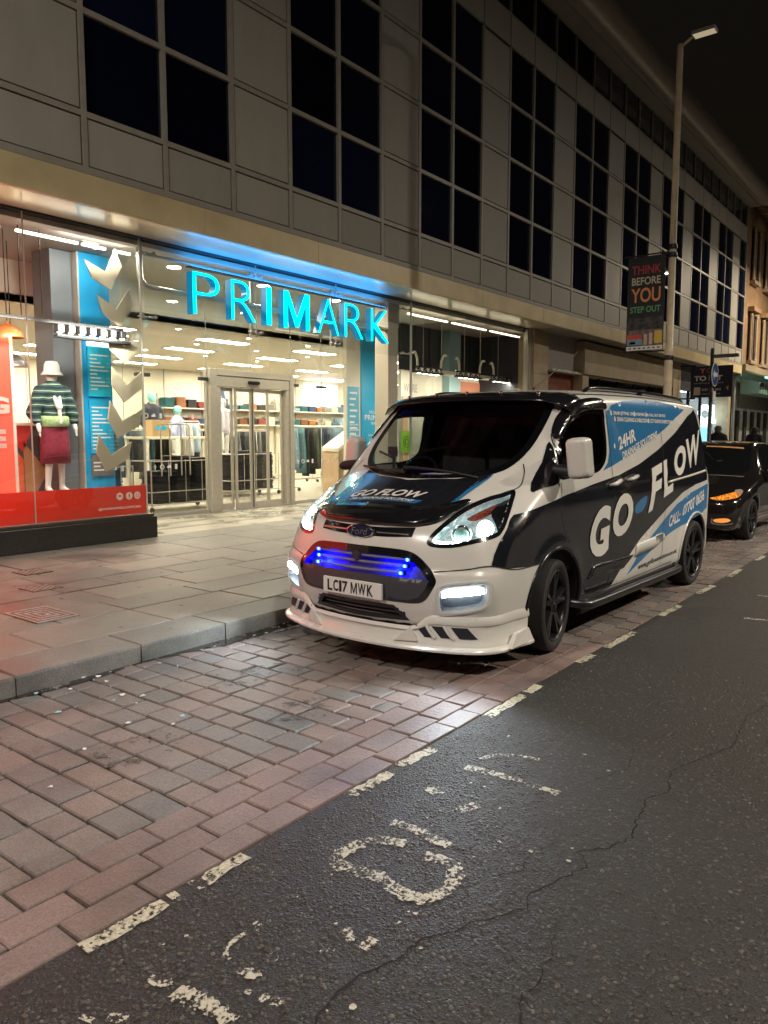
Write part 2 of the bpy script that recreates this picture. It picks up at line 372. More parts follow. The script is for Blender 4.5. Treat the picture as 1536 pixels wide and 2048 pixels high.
# ================================================================== GROUND
def stone_mat(name, cols, grain=90., speck=.25, bumpst=.25, rough=.62, blotch=2.2):
    """stone whose tone varies from piece to piece (cols picked by object random) with grain and stains"""
    m = bpy.data.materials.new(name); m.use_nodes = True; nt = m.node_tree; N = nt.nodes; L = nt.links; b = N['Principled BSDF']
    oi = N.new('ShaderNodeObjectInfo'); cr = N.new('ShaderNodeValToRGB'); cr.color_ramp.interpolation = 'LINEAR'
    while len(cr.color_ramp.elements) < len(cols): cr.color_ramp.elements.new(.5)
    for i, c in enumerate(cols): e = cr.color_ramp.elements[i]; e.position = i/(len(cols)-1); e.color = (*c, 1)
    geo = N.new('ShaderNodeNewGeometry')
    wn_ = N.new('ShaderNodeTexWhiteNoise'); wn_.noise_dimensions = '2D'
    ad = N.new('ShaderNodeMath'); ad.operation = 'ADD'; L.new(oi.outputs['Random'], ad.inputs[0]); L.new(geo.outputs['Random Per Island'], ad.inputs[1])
    fr = N.new('ShaderNodeMath'); fr.operation = 'FRACT'; L.new(ad.outputs[0], fr.inputs[0]); L.new(fr.outputs[0], cr.inputs[0])
    n1 = N.new('ShaderNodeTexNoise'); n1.inputs['Scale'].default_value = grain; n1.inputs['Detail'].default_value = 3; L.new(geo.outputs['Position'], n1.inputs['Vector'])
    n2 = N.new('ShaderNodeTexNoise'); n2.inputs['Scale'].default_value = blotch; n2.inputs['Detail'].default_value = 7; n2.inputs['Roughness'].default_value = .65; L.new(geo.outputs['Position'], n2.inputs['Vector'])
    m1 = N.new('ShaderNodeMapRange'); m1.inputs['From Min'].default_value = .3; m1.inputs['From Max'].default_value = .7; m1.inputs['To Min'].default_value = 1-speck; m1.inputs['To Max'].default_value = 1+speck; L.new(n1.outputs['Fac'], m1.inputs['Value'])
    m2 = N.new('ShaderNodeMapRange'); m2.inputs['From Min'].default_value = .3; m2.inputs['From Max'].default_value = .7; m2.inputs['To Min'].default_value = .55; m2.inputs['To Max'].default_value = 1.28; L.new(n2.outputs['Fac'], m2.inputs['Value'])
    mu = N.new('ShaderNodeMath'); mu.operation = 'MULTIPLY'; L.new(m1.outputs[0], mu.inputs[0]); L.new(m2.outputs[0], mu.inputs[1])
    vm = N.new('ShaderNodeVectorMath'); vm.operation = 'SCALE'; L.new(cr.outputs[0], vm.inputs[0]); L.new(mu.outputs[0], vm.inputs['Scale']); L.new(vm.outputs[0], b.inputs['Base Color'])
    rr = N.new('ShaderNodeMapRange'); rr.inputs['From Min'].default_value = .35; rr.inputs['From Max'].default_value = .7; rr.inputs['To Min'].default_value = rough-.2; rr.inputs['To Max'].default_value = rough+.12; L.new(n2.outputs['Fac'], rr.inputs['Value']); L.new(rr.outputs[0], b.inputs['Roughness'])
    n3 = N.new('ShaderNodeTexNoise'); n3.inputs['Scale'].default_value = 38; n3.inputs['Detail'].default_value = 6; n3.inputs['Roughness'].default_value = .7; L.new(geo.outputs['Position'], n3.inputs['Vector'])
    bp = N.new('ShaderNodeBump'); bp.inputs['Strength'].default_value = bumpst; bp.inputs['Distance'].default_value = .012; L.new(n3.outputs['Fac'], bp.inputs['Height']); L.new(bp.outputs[0], b.inputs['Normal'])
    MATS[name] = m; return m
brick_m = stone_mat('brick paving', [(.215,.163,.146),(.188,.17,.16),(.226,.172,.155),(.194,.169,.156),(.160,.152,.149),(.236,.182,.164),(.20,.178,.166)], 110, .22, .5, .58, 1.6)
slab_m = stone_mat('stone paving', [(.262,.24,.20),(.19,.178,.158),(.295,.27,.23),(.223,.21,.184),(.247,.223,.184)], 120, .2, .25, .55, 1.3)
kerb_m = stone_mat('granite kerb', [(.24,.225,.195),(.21,.20,.178),(.26,.242,.21)], 150, .35, .28, .6, 1.8)
brickb_m = stone_mat('pink border brick', [(.232,.163,.15),(.205,.162,.155),(.242,.174,.16),(.22,.167,.158)], 110, .22, .5, .56, 1.6)
thresh_m = stone_mat('pale entrance stone', [(.42,.38,.29),(.38,.35,.27),(.45,.41,.32)], 60, .1, .08, .38, 1.2)
joint_m = mat('dark joint sand', (.045,.038,.030), .95, noise=(25,.6))

def asphalt():
    m = bpy.data.materials.new('asphalt'); m.use_nodes = True; N = m.node_tree.nodes; L = m.node_tree.links; b = N['Principled BSDF']
    g = N.new('ShaderNodeNewGeometry')
    def noise(sc, det=4, rg=.55):
        n = N.new('ShaderNodeTexNoise'); n.inputs['Scale'].default_value = sc; n.inputs['Detail'].default_value = det; n.inputs['Roughness'].default_value = rg; L.new(g.outputs['Position'], n.inputs['Vector']); return n.outputs['Fac']
    # warped position so that the stones are irregular
    nw = N.new('ShaderNodeTexNoise'); nw.inputs['Scale'].default_value = 60; L.new(g.outputs['Position'], nw.inputs['Vector'])
    vs = N.new('ShaderNodeVectorMath'); vs.operation = 'SCALE'; vs.inputs['Scale'].default_value = .012; L.new(nw.outputs['Color'], vs.inputs[0])
    va = N.new('ShaderNodeVectorMath'); va.operation = 'ADD'; L.new(g.outputs['Position'], va.inputs[0]); L.new(vs.outputs[0], va.inputs[1])
    def voro(sc, feat='F1'):
        v = N.new('ShaderNodeTexVoronoi'); v.feature = feat; v.inputs['Scale'].default_value = sc; v.inputs['Randomness'].default_value = 1; L.new(va.outputs[0], v.inputs['Vector']); return v
    v1 = voro(62); v2 = voro(130)
    # stone dome height
    d1 = N.new('ShaderNodeMapRange'); d1.interpolation_type = 'SMOOTHSTEP'; d1.inputs['From Min'].default_value = .12; d1.inputs['From Max'].default_value = .55; d1.inputs['To Min'].default_value = 1; d1.inputs['To Max'].default_value = 0; L.new(v1.outputs['Distance'], d1.inputs['Value'])
    sep = N.new('ShaderNodeSeparateColor'); L.new(v1.outputs['Color'], sep.inputs[0])
    gt = N.new('ShaderNodeMath'); gt.operation = 'GREATER_THAN'; gt.inputs[1].default_value = .45; L.new(sep.outputs[0], gt.inputs[0])
    st = N.new('ShaderNodeMath'); st.operation = 'MULTIPLY'; L.new(d1.outputs[0], st.inputs[0]); L.new(gt.outputs[0], st.inputs[1])
    d2 = N.new('ShaderNodeMapRange'); d2.inputs['From Min'].default_value = .1; d2.inputs['From Max'].default_value = .6; d2.inputs['To Min'].default_value = .5; d2.inputs['To Max'].default_value = 0; L.new(v2.outputs['Distance'], d2.inputs['Value'])
    hh = N.new('ShaderNodeMath'); hh.operation = 'MAXIMUM'; L.new(st.outputs[0], hh.inputs[0]); L.new(d2.outputs[0], hh.inputs[1])
    nn = noise(9, 6)
    h2 = N.new('ShaderNodeMath'); h2.operation = 'ADD'; L.new(hh.outputs[0], h2.inputs[0]); L.new(nn, h2.inputs[1])
    bp = N.new('ShaderNodeBump'); bp.inputs['Strength'].default_value = 1.0; bp.inputs['Distance'].default_value = .012; L.new(h2.outputs[0], bp.inputs['Height']); L.new(bp.outputs[0], b.inputs['Normal'])
    # colour: bitumen + some paler stones + large patches
    cr = N.new('ShaderNodeValToRGB'); el = cr.color_ramp.elements; el[0].position = 0; el[0].color = (.030,.028,.026,1); el[1].position = 1; el[1].color = (.115,.105,.095,1)
    cm = N.new('ShaderNodeMath'); cm.operation = 'MULTIPLY'; L.new(st.outputs[0], cm.inputs[0]); L.new(sep.outputs[1], cm.inputs[1]); 
    pw = N.new('ShaderNodeMath'); pw.operation = 'POWER'; pw.inputs[1].default_value = 2.0; L.new(cm.outputs[0], pw.inputs[0]); L.new(pw.outputs[0], cr.inputs[0])
    nb = noise(.7, 6, .6); mr = N.new('ShaderNodeMapRange'); mr.inputs['From Min'].default_value = .3; mr.inputs['From Max'].default_value = .7; mr.inputs['To Min'].default_value = .75; mr.inputs['To Max'].default_value = 1.3; L.new(nb, mr.inputs['Value'])
    vm = N.new('ShaderNodeVectorMath'); vm.operation = 'SCALE'; L.new(cr.outputs[0], vm.inputs[0]); L.new(mr.outputs[0], vm.inputs['Scale']); L.new(vm.outputs[0], b.inputs['Base Color'])
    rr = N.new('ShaderNodeMapRange'); rr.inputs['To Min'].default_value = .42; rr.inputs['To Max'].default_value = .75; L.new(nb, rr.inputs['Value']); L.new(rr.outputs[0], b.inputs['Roughness'])
    return m
asph_m = asphalt()
def worn_paint(name, col, thr=.5, sc=26.):
    m = bpy.data.materials.new(name); m.use_nodes = True; N = m.node_tree.nodes; L = m.node_tree.links; b = N['Principled BSDF']
    g = N.new('ShaderNodeNewGeometry'); n = N.new('ShaderNodeTexNoise'); n.inputs['Scale'].default_value = sc; n.inputs['Detail'].default_value = 7; n.inputs['Roughness'].default_value = .7; L.new(g.outputs['Position'], n.inputs['Vector'])
    nl = N.new('ShaderNodeTexNoise'); nl.inputs['Scale'].default_value = 7.5; nl.inputs['Detail'].default_value = 3; L.new(g.outputs['Position'], nl.inputs['Vector'])
    ml = N.new('ShaderNodeMath'); ml.operation = 'MULTIPLY_ADD'; ml.inputs[1].default_value = .55; L.new(nl.outputs['Fac'], ml.inputs[0]); L.new(n.outputs['Fac'], ml.inputs[2])
    mr = N.new('ShaderNodeMapRange'); mr.inputs['From Min'].default_value = thr+.275-.02; mr.inputs['From Max'].default_value = thr+.275+.02; L.new(ml.outputs[0], mr.inputs['Value']); L.new(mr.outputs[0], b.inputs['Alpha'])
    n2 = N.new('ShaderNodeTexNoise'); n2.inputs['Scale'].default_value = 70; n2.inputs['Detail'].default_value = 4; L.new(g.outputs['Position'], n2.inputs['Vector'])
    cr = N.new('ShaderNodeValToRGB'); cr.color_ramp.elements[0].position = .3; cr.color_ramp.elements[0].color = (col[0]*.55, col[1]*.55, col[2]*.5, 1); cr.color_ramp.elements[1].position = .6; cr.color_ramp.elements[1].color = (*col, 1)
    L.new(n2.outputs['Fac'], cr.inputs[0]); L.new(cr.outputs[0], b.inputs['Base Color']); b.inputs['Roughness'].default_value = .6
    bp = N.new('ShaderNodeBump'); bp.inputs['Strength'].default_value = .5; bp.inputs['Distance'].default_value = .006; L.new(n2.outputs['Fac'], bp.inputs['Height']); L.new(bp.outputs[0], b.inputs['Normal'])
    return m
paint_m = worn_paint('worn white road paint', (.55,.51,.41), .44, 45.)
paint2_m = worn_paint('flaking white road paint', (.50,.47,.39), .512, 70.)
crack_m = mat('road crack', (.008,.007,.006), .95)

gnd = MB().box(-200, 260, -200, 260, -.5, -.08).build('ground', mat('dark ground', (.03,.028,.026), .9, noise=(1,.3))); tag(gnd, kind='structure')
road = MB(); road.add([(-120,-60,0),(240,-60,0),(240,2.135,0),(-120,2.135,0)], [(0,1,2,3)])
road = road.build('road', asph_m); tag(road, kind='structure')
MB().box(-120, 240, -60, 2.13, -.06, -.03).build('roadbed', joint_m, road)
def ragged(pts, w, z=.004, seed=0, n=7, jag=.25):
    """a painted stroke with an uneven edge"""
    rs = random.Random(seed); P = catmull([(p[0], p[1], 0) for p in pts], n, False) if len(pts) > 2 else np.array([np.array((*pts[0], 0))+(np.array((*pts[1], 0))-np.array((*pts[0], 0)))*i/12 for i in range(13)])
    T = np.gradient(P, axis=0); T /= np.maximum(np.linalg.norm(T, axis=1, keepdims=True), 1e-9); sd = np.stack([-T[:, 1], T[:, 0], 0*T[:, 0]], 1)
    a = [p+s*w/2*(1+rs.uniform(-jag, jag)) for p, s in zip(P, sd)]; b = [p-s*w/2*(1+rs.uniform(-jag, jag)) for p, s in zip(P, sd)]
    m = len(P); V = [(p[0], p[1], z) for p in a+b]; return V, [(m+i, m+i+1, i+1, i) for i in range(m-1)]
# coarse surface stones standing proud of the bitumen, close to the camera
def pebbles():
    r = np.random.RandomState(4); n = 30000
    X = .75+4.6*r.rand(n)**1.35; Y = 2.09-3.6*r.rand(n); k = (r.rand(n) < np.clip(1.25-.16*(X-.75), .25, 1)) & (Y < 2.085); X, Y = X[k], Y[k]; n = len(X)
    rad = r.uniform(.0035, .0095, n); el = r.uniform(.6, 1.0, n); an = r.uniform(0, 6.28, n); hh = rad*r.uniform(.30, .55, n)
    q = np.arange(6)*2*np.pi/6
    def ring(f, z):
        jx = rad[:, None]*f*np.cos(q)*(1+.25*(r.rand(n, 6)-.5)); jy = rad[:, None]*f*el[:, None]*np.sin(q)*(1+.25*(r.rand(n, 6)-.5)); c, s_ = np.cos(an)[:, None], np.sin(an)[:, None]
        return np.stack([X[:, None]+jx*c-jy*s_, Y[:, None]+jx*s_+jy*c, np.broadcast_to(z, jx.shape)], 2)
    V = np.concatenate([ring(1., -.002+0*hh[:, None]), ring(.86, hh[:, None]*.6), ring(.45, hh[:, None])], 1).reshape(-1, 3); base = (np.arange(n)*18)[:, None]; F4 = []
    for j in (0, 6):
        for i in range(6): F4.append(np.concatenate([base+j+i, base+j+(i+1) % 6, base+j+6+(i+1) % 6, base+j+6+i], 1))
    F4 = np.concatenate(F4); F6 = base+12+np.arange(6)[None]
    me = bpy.data.meshes.new('surface_stones'); me.vertices.add(len(V)); me.vertices.foreach_set('co', V.ravel())
    li = np.concatenate([F4.ravel(), F6.ravel()]); me.loops.add(len(li)); me.loops.foreach_set('vertex_index', li)
    st = np.concatenate([np.arange(len(F4))*4, len(F4)*4+np.arange(len(F6))*6]); me.polygons.add(len(st)); me.polygons.foreach_set('loop_start', st); me.update(calc_edges=True); me.validate()
    me.polygons.foreach_set('use_smooth', [True]*len(me.polygons)); m = bpy.data.materials.new('road stone'); m.use_nodes = True; N = m.node_tree.nodes; L = m.node_tree.links; b = N['Principled BSDF']
    g = N.new('ShaderNodeNewGeometry'); cr = N.new('ShaderNodeValToRGB'); e = cr.color_ramp.elements; e[0].color = (.028,.026,.024,1); e[1].color = (.13,.12,.11,1); x = e.new(.6); x.color = (.05,.046,.042,1); x = e.new(.9); x.color = (.085,.075,.065,1); L.new(g.outputs['Random Per Island'], cr.inputs[0]); L.new(cr.outputs[0], b.inputs['Base Color']); b.inputs['Roughness'].default_value = .38
    me.materials.append(m); o = bpy.data.objects.new('surface_stones', me); COL.objects.link(o); o.parent = road; o['kind'] = 'stuff'
pebbles()
# dashed bay line
dashes = [(1.195,1.50),(1.525,1.56),(1.62,1.87),(2.478,2.775),(2.863,3.135),(3.688,4.14),(4.196,4.37),(4.98,5.23),(5.47,6.05),(6.75,7.27),(7.92,8.46),(9.1,9.7),(10.5,11.0),(11.7,12.3),(13,13.6),(14.4,15),(15.8,16.4),(17.2,17.8),(18.6,19.2),(20.5,21.2),(23,23.8)]
for i, (a, b) in enumerate(dashes):
    V, F = ragged([(a, 2.105+.01*math.sin(i*2.1)), (b, 2.10+.01*math.sin(i*1.3))], .062 if b-a > .1 else .04, seed=i); mesh_obj('painted_dash', V, F, paint_m, road)
# worn lettering of the loading bay
O = [(2.304,1.669),(2.262,1.78),(2.16,1.82),(2.045,1.813),(2.047,1.711),(2.063,1.595),(2.036,1.494),(2.053,1.415),(2.149,1.377),(2.265,1.412),(2.305,1.492),(2.28,1.558)]
strokes = [(O, .058), ([(2.413,1.818),(2.415,1.696),(2.401,1.526)], .05), ([(3.051,1.848),(3.064,1.697),(3.074,1.528),(3.062,1.372)], .05), ([(3.167,1.84),(3.26,1.79),(3.319,1.702),(3.34,1.604)], .03),
  ([(2.718,1.843),(2.767,1.827),(2.763,1.775)], .055), ([(1.774,1.522),(1.732,1.467)], .03), ([(1.727,1.414),(1.79,1.415)], .035), ([(1.649,1.516),(1.662,1.476)], .025), ([(2.659,1.646),(2.761,1.601)], .05), ([(2.556,1.397),(2.561,1.373)], .04),
  ([(1.567,1.761),(1.504,1.762),(1.459,1.745),(1.438,1.698)], .018), ([(1.523,1.624),(1.545,1.624),(1.529,1.597),(1.508,1.597)], .018), ([(1.434,1.649),(1.438,1.609),(1.464,1.594)], .04), ([(1.25,1.836),(1.249,1.786),(1.278,1.766)], .025), ([(1.257,1.727),(1.265,1.669),(1.276,1.607),(1.286,1.504)], .06),
  ([(1.395,1.516),(1.401,1.476),(1.42,1.451)], .03), ([(1.599,1.761),(1.607,1.74)], .03), ([(1.082,1.792),(1.113,1.744)], .03), ([(1.036,1.829),(1.055,1.834)], .04), ([(8.2,1.62),(8.25,1.35),(8.3,1.1)], .06), ([(9.1,1.55),(9.2,1.2)], .06), ([(10.2,1.6),(10.6,1.5),(10.7,1.2)], .07), ([(7.1,1.5),(7.15,1.25)], .05)]
for i, (p, w) in enumerate(strokes):
    V, F = ragged(p, w, .0045, 50+i, jag=.35); mesh_obj('worn_painted_letter', V, F, paint2_m, road)
rs = random.Random(3)
for i in range(30):        # loose flecks of old paint
    x = rs.uniform(1.2, 3.6) if i < 30 else rs.uniform(3.6, 9.5); y = rs.uniform(1.1, 1.95) if i < 30 else rs.uniform(-.4, 1.9); r = rs.uniform(.004, .013)
    P = [(x+r*rs.uniform(.4,1.3)*math.cos(q), y+r*rs.uniform(.4,1.3)*math.sin(q), .0042) for q in np.arange(0, 6.28, .8)]; mesh_obj('paint_fleck', P, [tuple(range(len(P)))], paint_m, road)
cr1 = [(1.30,1.27),(1.431,1.329),(1.521,1.353),(1.636,1.345),(1.772,1.299),(1.882,1.296),(1.979,1.232),(2.042,1.213),(2.225,1.108),(2.29,1.135),(2.421,1.099),(2.586,1.043),(2.648,1.081),(2.66,1.117),(2.749,1.037),(2.891,.981),(3.105,1.025),(3.26,1.045),(3.376,.989),(3.602,1.052),(3.829,.981),(4.088,.887),(4.6,.93),(5.2,.82),(6.0,.86)]
cr2 = [(1.6,.80),(1.766,.886),(1.861,.931),(1.921,.913),(1.985,.934),(2.07,.934),(2.181,.981),(2.255,.989)]
def crack(pts, w, seed):
    rs = random.Random(seed); P = []
    for i in range(len(pts)-1):
        a, b = np.array(pts[i]), np.array(pts[i+1]); k = max(2, int(np.linalg.norm(b-a)/.02))
        P += [a+(b-a)*j/k+np.array((rs.gauss(0, .004), rs.gauss(0, .004))) for j in range(k)]
    T = np.gradient(np.array(P), axis=0); T /= np.maximum(np.linalg.norm(T, axis=1, keepdims=True), 1e-9); m = len(P); V = []
    ws = [w*rs.uniform(.25, 1.4)*(1-.6*i/m) for i in range(m)]
    V += [(p[0]-t[1]*h/2, p[1]+t[0]*h/2, .0038) for p, t, h in zip(P, T, ws)]+[(p[0]+t[1]*h/2, p[1]-t[0]*h/2, .0038) for p, t, h in zip(P, T, ws)]
    mesh_obj('crack', V, [(m+i, m+i+1, i+1, i) for i in range(m-1)], crack_m, road)
crack(cr1, .008, 1); crack(cr2, .006, 2); crack([(2.3,1.3),(2.42,1.22),(2.5,1.25),(2.7,1.2),(2.9,1.3)], .004, 3); crack([(3.3,1.3),(3.5,1.22),(3.75,1.28),(4.1,1.2)], .004, 4)

# ---- brick parking bay
bay = mesh_obj('parking_bay', [(-30,2.12,-.014),(90,2.12,-.014),(90,4.62,-.014),(-30,4.62,-.014)], [(0,1,2,3)], joint_m); tag(bay, kind='structure')
def block_mesh(name, ch):
    bm = bmesh.new(); bmesh.ops.create_cube(bm, size=1); return bm
def unit_block(name, lx, ly, h, ch, m, jit, seed, chr_=.008):
    """a worn stone block, top at z=0, with a chamfered, slightly uneven top edge"""
    rs = random.Random(seed); V = []
    def loop(dx, dy, z): return [(-lx/2+dx+rs.uniform(0,jit), -ly/2+dy+rs.uniform(0,jit), z), (lx/2-dx-rs.uniform(0,jit), -ly/2+dy+rs.uniform(0,jit), z), (lx/2-dx-rs.uniform(0,jit), ly/2-dy-rs.uniform(0,jit), z), (-lx/2+dx+rs.uniform(0,jit), ly/2-dy-rs.uniform(0,jit), z)]
    a = loop(0, 0, -h); b = [(p[0], p[1], -ch) for p in a]; c = [(p[0]*(1-2*chr_), p[1]*(1-2*chr_), rs.uniform(-.0012, .0012)) for p in a]
    V = a+b+c; F = [(8,9,10,11)]+[(i, (i+1)%4, 4+(i+1)%4, 4+i) for i in range(4)]+[(4+i, 4+(i+1)%4, 8+(i+1)%4, 8+i) for i in range(4)]
    me = bpy.data.meshes.new(name); me.from_pydata(V, [], F); me.update(); me.materials.append(m); return me
rs = random.Random(11); bricks = []
x = -.6
while x < 46:
    w = .172+rs.uniform(-.006, .010); y = 2.605+rs.uniform(-.0, .0)
    first = rs.uniform(.09, .26); k = 0
    while y < 4.56:
        l = first if k == 0 else rs.choice([.19,.215,.235,.25,.27,.285]); l = min(l, 4.565-y)
        if 4.565-(y+l) < .07: l = 4.565-y
        bricks.append((x+w/2, y+l/2, w-.011, l-.011, 0)); y += l; k += 1
    x += w
for r_, (ya, yb) in enumerate(((2.147,2.292),(2.292,2.445),(2.445,2.605))):
    x = -.7+r_*.13
    while x < 46:
        l = rs.uniform(.235, .31); bricks.append((x+l/2, (ya+yb)/2, l-.009, yb-ya-.009, 1)); x += l
def vis(b): return b[0] > .75 and b[0] > 1.05*(4.6-b[1])*.0+.75
bricks.sort(key=lambda b: (b[0]-.6)**2*.6+(b[1]-3)**2 if b[0] > .55 else 1e6-b[0])
VAR = [unit_block('brick', 1, 1, .06, .007, brick_m, .025, s, .03) for s in range(6)]; VARB = [unit_block('brick', 1, 1, .06, .006, brickb_m, .012, s, .022) for s in range(4)]
rest = MB()
for i, (cx, cy, lx, ly, bd_) in enumerate(bricks):
    if cx < -.5: continue
    if i < 300:
        o = bpy.data.objects.new('brick', VARB[i % 4] if bd_ else VAR[i % 6]); COL.objects.link(o); o.parent = bay
        o.location = (cx, cy, rs.uniform(-.003, .003)); o.scale = (lx, ly, 1); o.rotation_euler = (rs.gauss(0, .006), rs.gauss(0, .006), rs.gauss(0, .009))
    else:
        z = rs.uniform(-.0025, .0025); c = .006
        rest.add([(cx-lx/2, cy-ly/2, -.05), (cx+lx/2, cy-ly/2, -.05), (cx+lx/2, cy+ly/2, -.05), (cx-lx/2, cy+ly/2, -.05), (cx-lx/2+c, cy-ly/2+c, z), (cx+lx/2-c, cy-ly/2+c, z), (cx+lx/2-c, cy+ly/2-c, z), (cx-lx/2+c, cy+ly/2-c, z)], [(4,5,6,7),(0,1,5,4),(1,2,6,5),(2,3,7,6),(3,0,4,7)])
ro = rest.build('bricks', brick_m, bay); ro['kind'] = 'stuff'

# ---- pavement
PZ = .13
pave = mesh_obj('pavement', [(-30,4.62,PZ-.012),(90,4.62,PZ-.012),(90,11.5,PZ-.012),(-30,11.5,PZ-.012)], [(0,1,2,3)], joint_m); tag(pave, kind='structure')
KM = [unit_block('kerb_stone', 1, 1, .20, .016, kerb_m, .006, s) for s in range(3)]
SM = [unit_block('paving_slab', 1, 1, .06, .006, slab_m, .006, s) for s in range(5)]
kx = [2.226-.9*3, 2.226-.9*2, 2.226-.9, 2.226, 3.12, 3.885]
while kx[-1] < 40: kx.append(kx[-1]+rs.uniform(.78, .98))
def put(meshes, name, cx, cy, lx, ly, z, parent):
    o = bpy.data.objects.new(name, rs.choice(meshes)); COL.objects.link(o); o.parent = parent; o.location = (cx, cy, z); o.scale = (lx, ly, 1); o.rotation_euler = (rs.gauss(0, .0012), rs.gauss(0, .0012), rs.gauss(0, .0015))
for a, b in zip(kx, kx[1:]): put(KM, 'kerb_stone', (a+b)/2, 4.76, b-a-.008, .412, PZ+rs.uniform(-.004, .002), pave)
srest = MB(); x = -.5; sl = [2.691, 3.706, 4.684]
sx = [2.691-1.01*k for k in (3,2,1)]+sl
while sx[-1] < 40: sx.append(sx[-1]+rs.uniform(.9, 1.05))
for a, b in zip(sx, sx[1:]): put(SM, 'paving_slab', (a+b)/2, 5.268, b-a-.008, .590, PZ+rs.uniform(-.002, .002), pave)
ys = [5.567, 6.02, 6.62, 7.07, 7.67, 8.12, 8.72, 9.30]
cover = [(2.96,3.34,5.68,6.21),(3.55,3.88,6.85,7.14)]
for a, b in zip(ys, ys[1:]):
    x = -.3-rs.random()
    while x < 42:
        l = rs.choice([.6,.75,.9,.9,1.05])
        if x+l > 1.2:
            if x < 23: put(SM, 'paving_slab', x+l/2, (a+b)/2, l-.012, b-a-.012, PZ+rs.uniform(-.003, .003), pave)
            else: srest.box(x+.004, x+l-.004, a+.004, b-.004, PZ-.04, PZ+rs.uniform(-.002, .002))
        x += l
s2 = srest.build('paving_slabs', slab_m, pave); s2['kind'] = 'stuff'
# entrance threshold: pale strips running along the doors
y = 9.30; k = 0; TM = [unit_block("threshold_stone", 1, 1, .03, .004, thresh_m, .003, 1), unit_block("threshold_stone", 1, 1, .03, .004, slab_m, .003, 2)]
while y < 11.36:
    w = [.52,.16,.42,.16,.5,.3][k % 6]; w = min(w, 11.36-y); x = 6.66
    while x < 12.75:
        l = min(rs.uniform(1.1, 1.5), 12.8-x)
        put([TM[k % 2]], "threshold_stone", x+l/2, y+w/2, l-.006, w-.006, PZ+.002, pave)
        x += l
    y += w; k += 1
# iron covers set in the slabs
iron_m = mat('worn cast iron', (.16,.13,.115), .5, .6, noise=(30,.4)); ironp_m = mat('pinkish worn iron rib', (.45,.36,.32), .45, .3, noise=(40,.3))
for (x0, x1, y0, y1), lb, nn_ in (((2.97,3.32,5.68,6.21), 'square iron cover with a concentric square pattern, nearest the kerb', 4), ((3.56,3.86,6.86,7.14), 'small chequered iron cover in the slabs, second back from the kerb', 0), ((3.95,4.25,7.75,8.05), 'small rusty iron cover in the slabs, nearest the black plinth', 0)):
    t = thing('drain_cover', lb, 'drain cover', ((x0+x1)/2, (y0+y1)/2, PZ), group='iron covers in the pavement')
    hx, hy = (x1-x0)/2, (y1-y0)/2
    MB().box(-hx, hx, -hy, hy, .0, .008).build('plate', iron_m, t)
    if nn_:
        for k in range(4):
            a = 1-.25*k; ax, ay, w = hx*a, hy*a, .019
            MB().box(-ax, ax, -ay, -ay+w, .008, .012).box(-ax, ax, ay-w, ay, .008, .012).box(-ax, -ax+w, -ay+w, ay-w, .008, .012).box(ax-w, ax, -ay+w, ay-w, .008, .012).build('rib', ironp_m, t)
    else:
        for i in range(7):
            for j in range(7): 
                if (i+j) % 2 == 0: MB().box(-hx+.02+i*(2*hx-.04)/7, -hx+.02+(i+.7)*(2*hx-.04)/7, -hy+.02+j*(2*hy-.04)/7, -hy+.02+(j+.7)*(2*hy-.04)/7, .008, .011).build('stud', ironp_m, t)
# litter in the gutter
blu_m = mat('pale blue paper scrap', (.35,.62,.72), .6); whi_m = mat('white paper scrap', (.75,.74,.7), .7)
LX = sorted(rs.uniform(2.3, 4.6) for _ in range(16))+sorted(rs.uniform(1.6, 2.7) for _ in range(10))
for i in range(26):
    x, y = (LX[i], rs.uniform(4.30, 4.55)) if i < 16 else (LX[i], rs.uniform(3.2, 4.2)); r = rs.uniform(.006, .018)
    P = [(x+r*rs.uniform(.4,1.5)*math.cos(q), y+r*rs.uniform(.4,1.3)*math.sin(q), .006+rs.uniform(0,.006)) for q in np.arange(0, 6.28, 1.0)]
    n = len(P); m_ = mesh_obj('paper_scrap', P+[(p[0], p[1], p[2]-.003) for p in P], [tuple(range(n)), tuple(range(2*n-1, n-1, -1))]+[(a, n+a, n+(a+1) % n, (a+1) % n) for a in range(n)], whi_m if i % 3 else blu_m)
    tag(m_, '%s paper scrap %s, %s nearest the camera' % ('white' if i % 3 else 'pale blue', 'in the gutter under the kerb' if i < 16 else 'on the open bricks', ORD[i if i < 16 else i-16]), 'litter', 'paper scraps on the bricks')

# chewing gum, grit and the wet dirty line along the kerb
gum = MB(); r5 = random.Random(9)
for i in range(170):
    x, y = r5.uniform(1.6, 12)**1.0, r5.uniform(4.65, 9.1); q_ = r5.uniform(.008, .022); gum.add([(x+q_*r5.uniform(.7,1.2)*math.cos(a), y+q_*r5.uniform(.7,1.2)*math.sin(a), PZ+.0045) for a in np.arange(0, 6.28, .9)], [tuple(range(7))])
go = gum.build('gum_spots', mat('old gum', (.10,.095,.085), .7), pave); go['kind'] = 'stuff'
gut = MB(); xs_ = np.arange(-.5, 12, .07)
ya_ = [4.548 for x in xs_]; yb_ = [4.46-.05*math.sin(x*1.7)-.03*math.sin(x*5.1+1)+r5.uniform(-.015,.015) for x in xs_]
gut.add([(x, a, .0065) for x, a in zip(xs_, ya_)]+[(x, b, .0045) for x, b in zip(xs_, yb_)], [(i+len(xs_), i+1+len(xs_), i+1, i) for i in range(len(xs_)-1)])
gw = worn_paint('wet gutter dirt', (.022,.019,.016), .44, 14.); gw.node_tree.nodes['Principled BSDF'].inputs['Roughness'].default_value = .12
gut.build('gutter_dirt', gw, bay)
stn = MB()
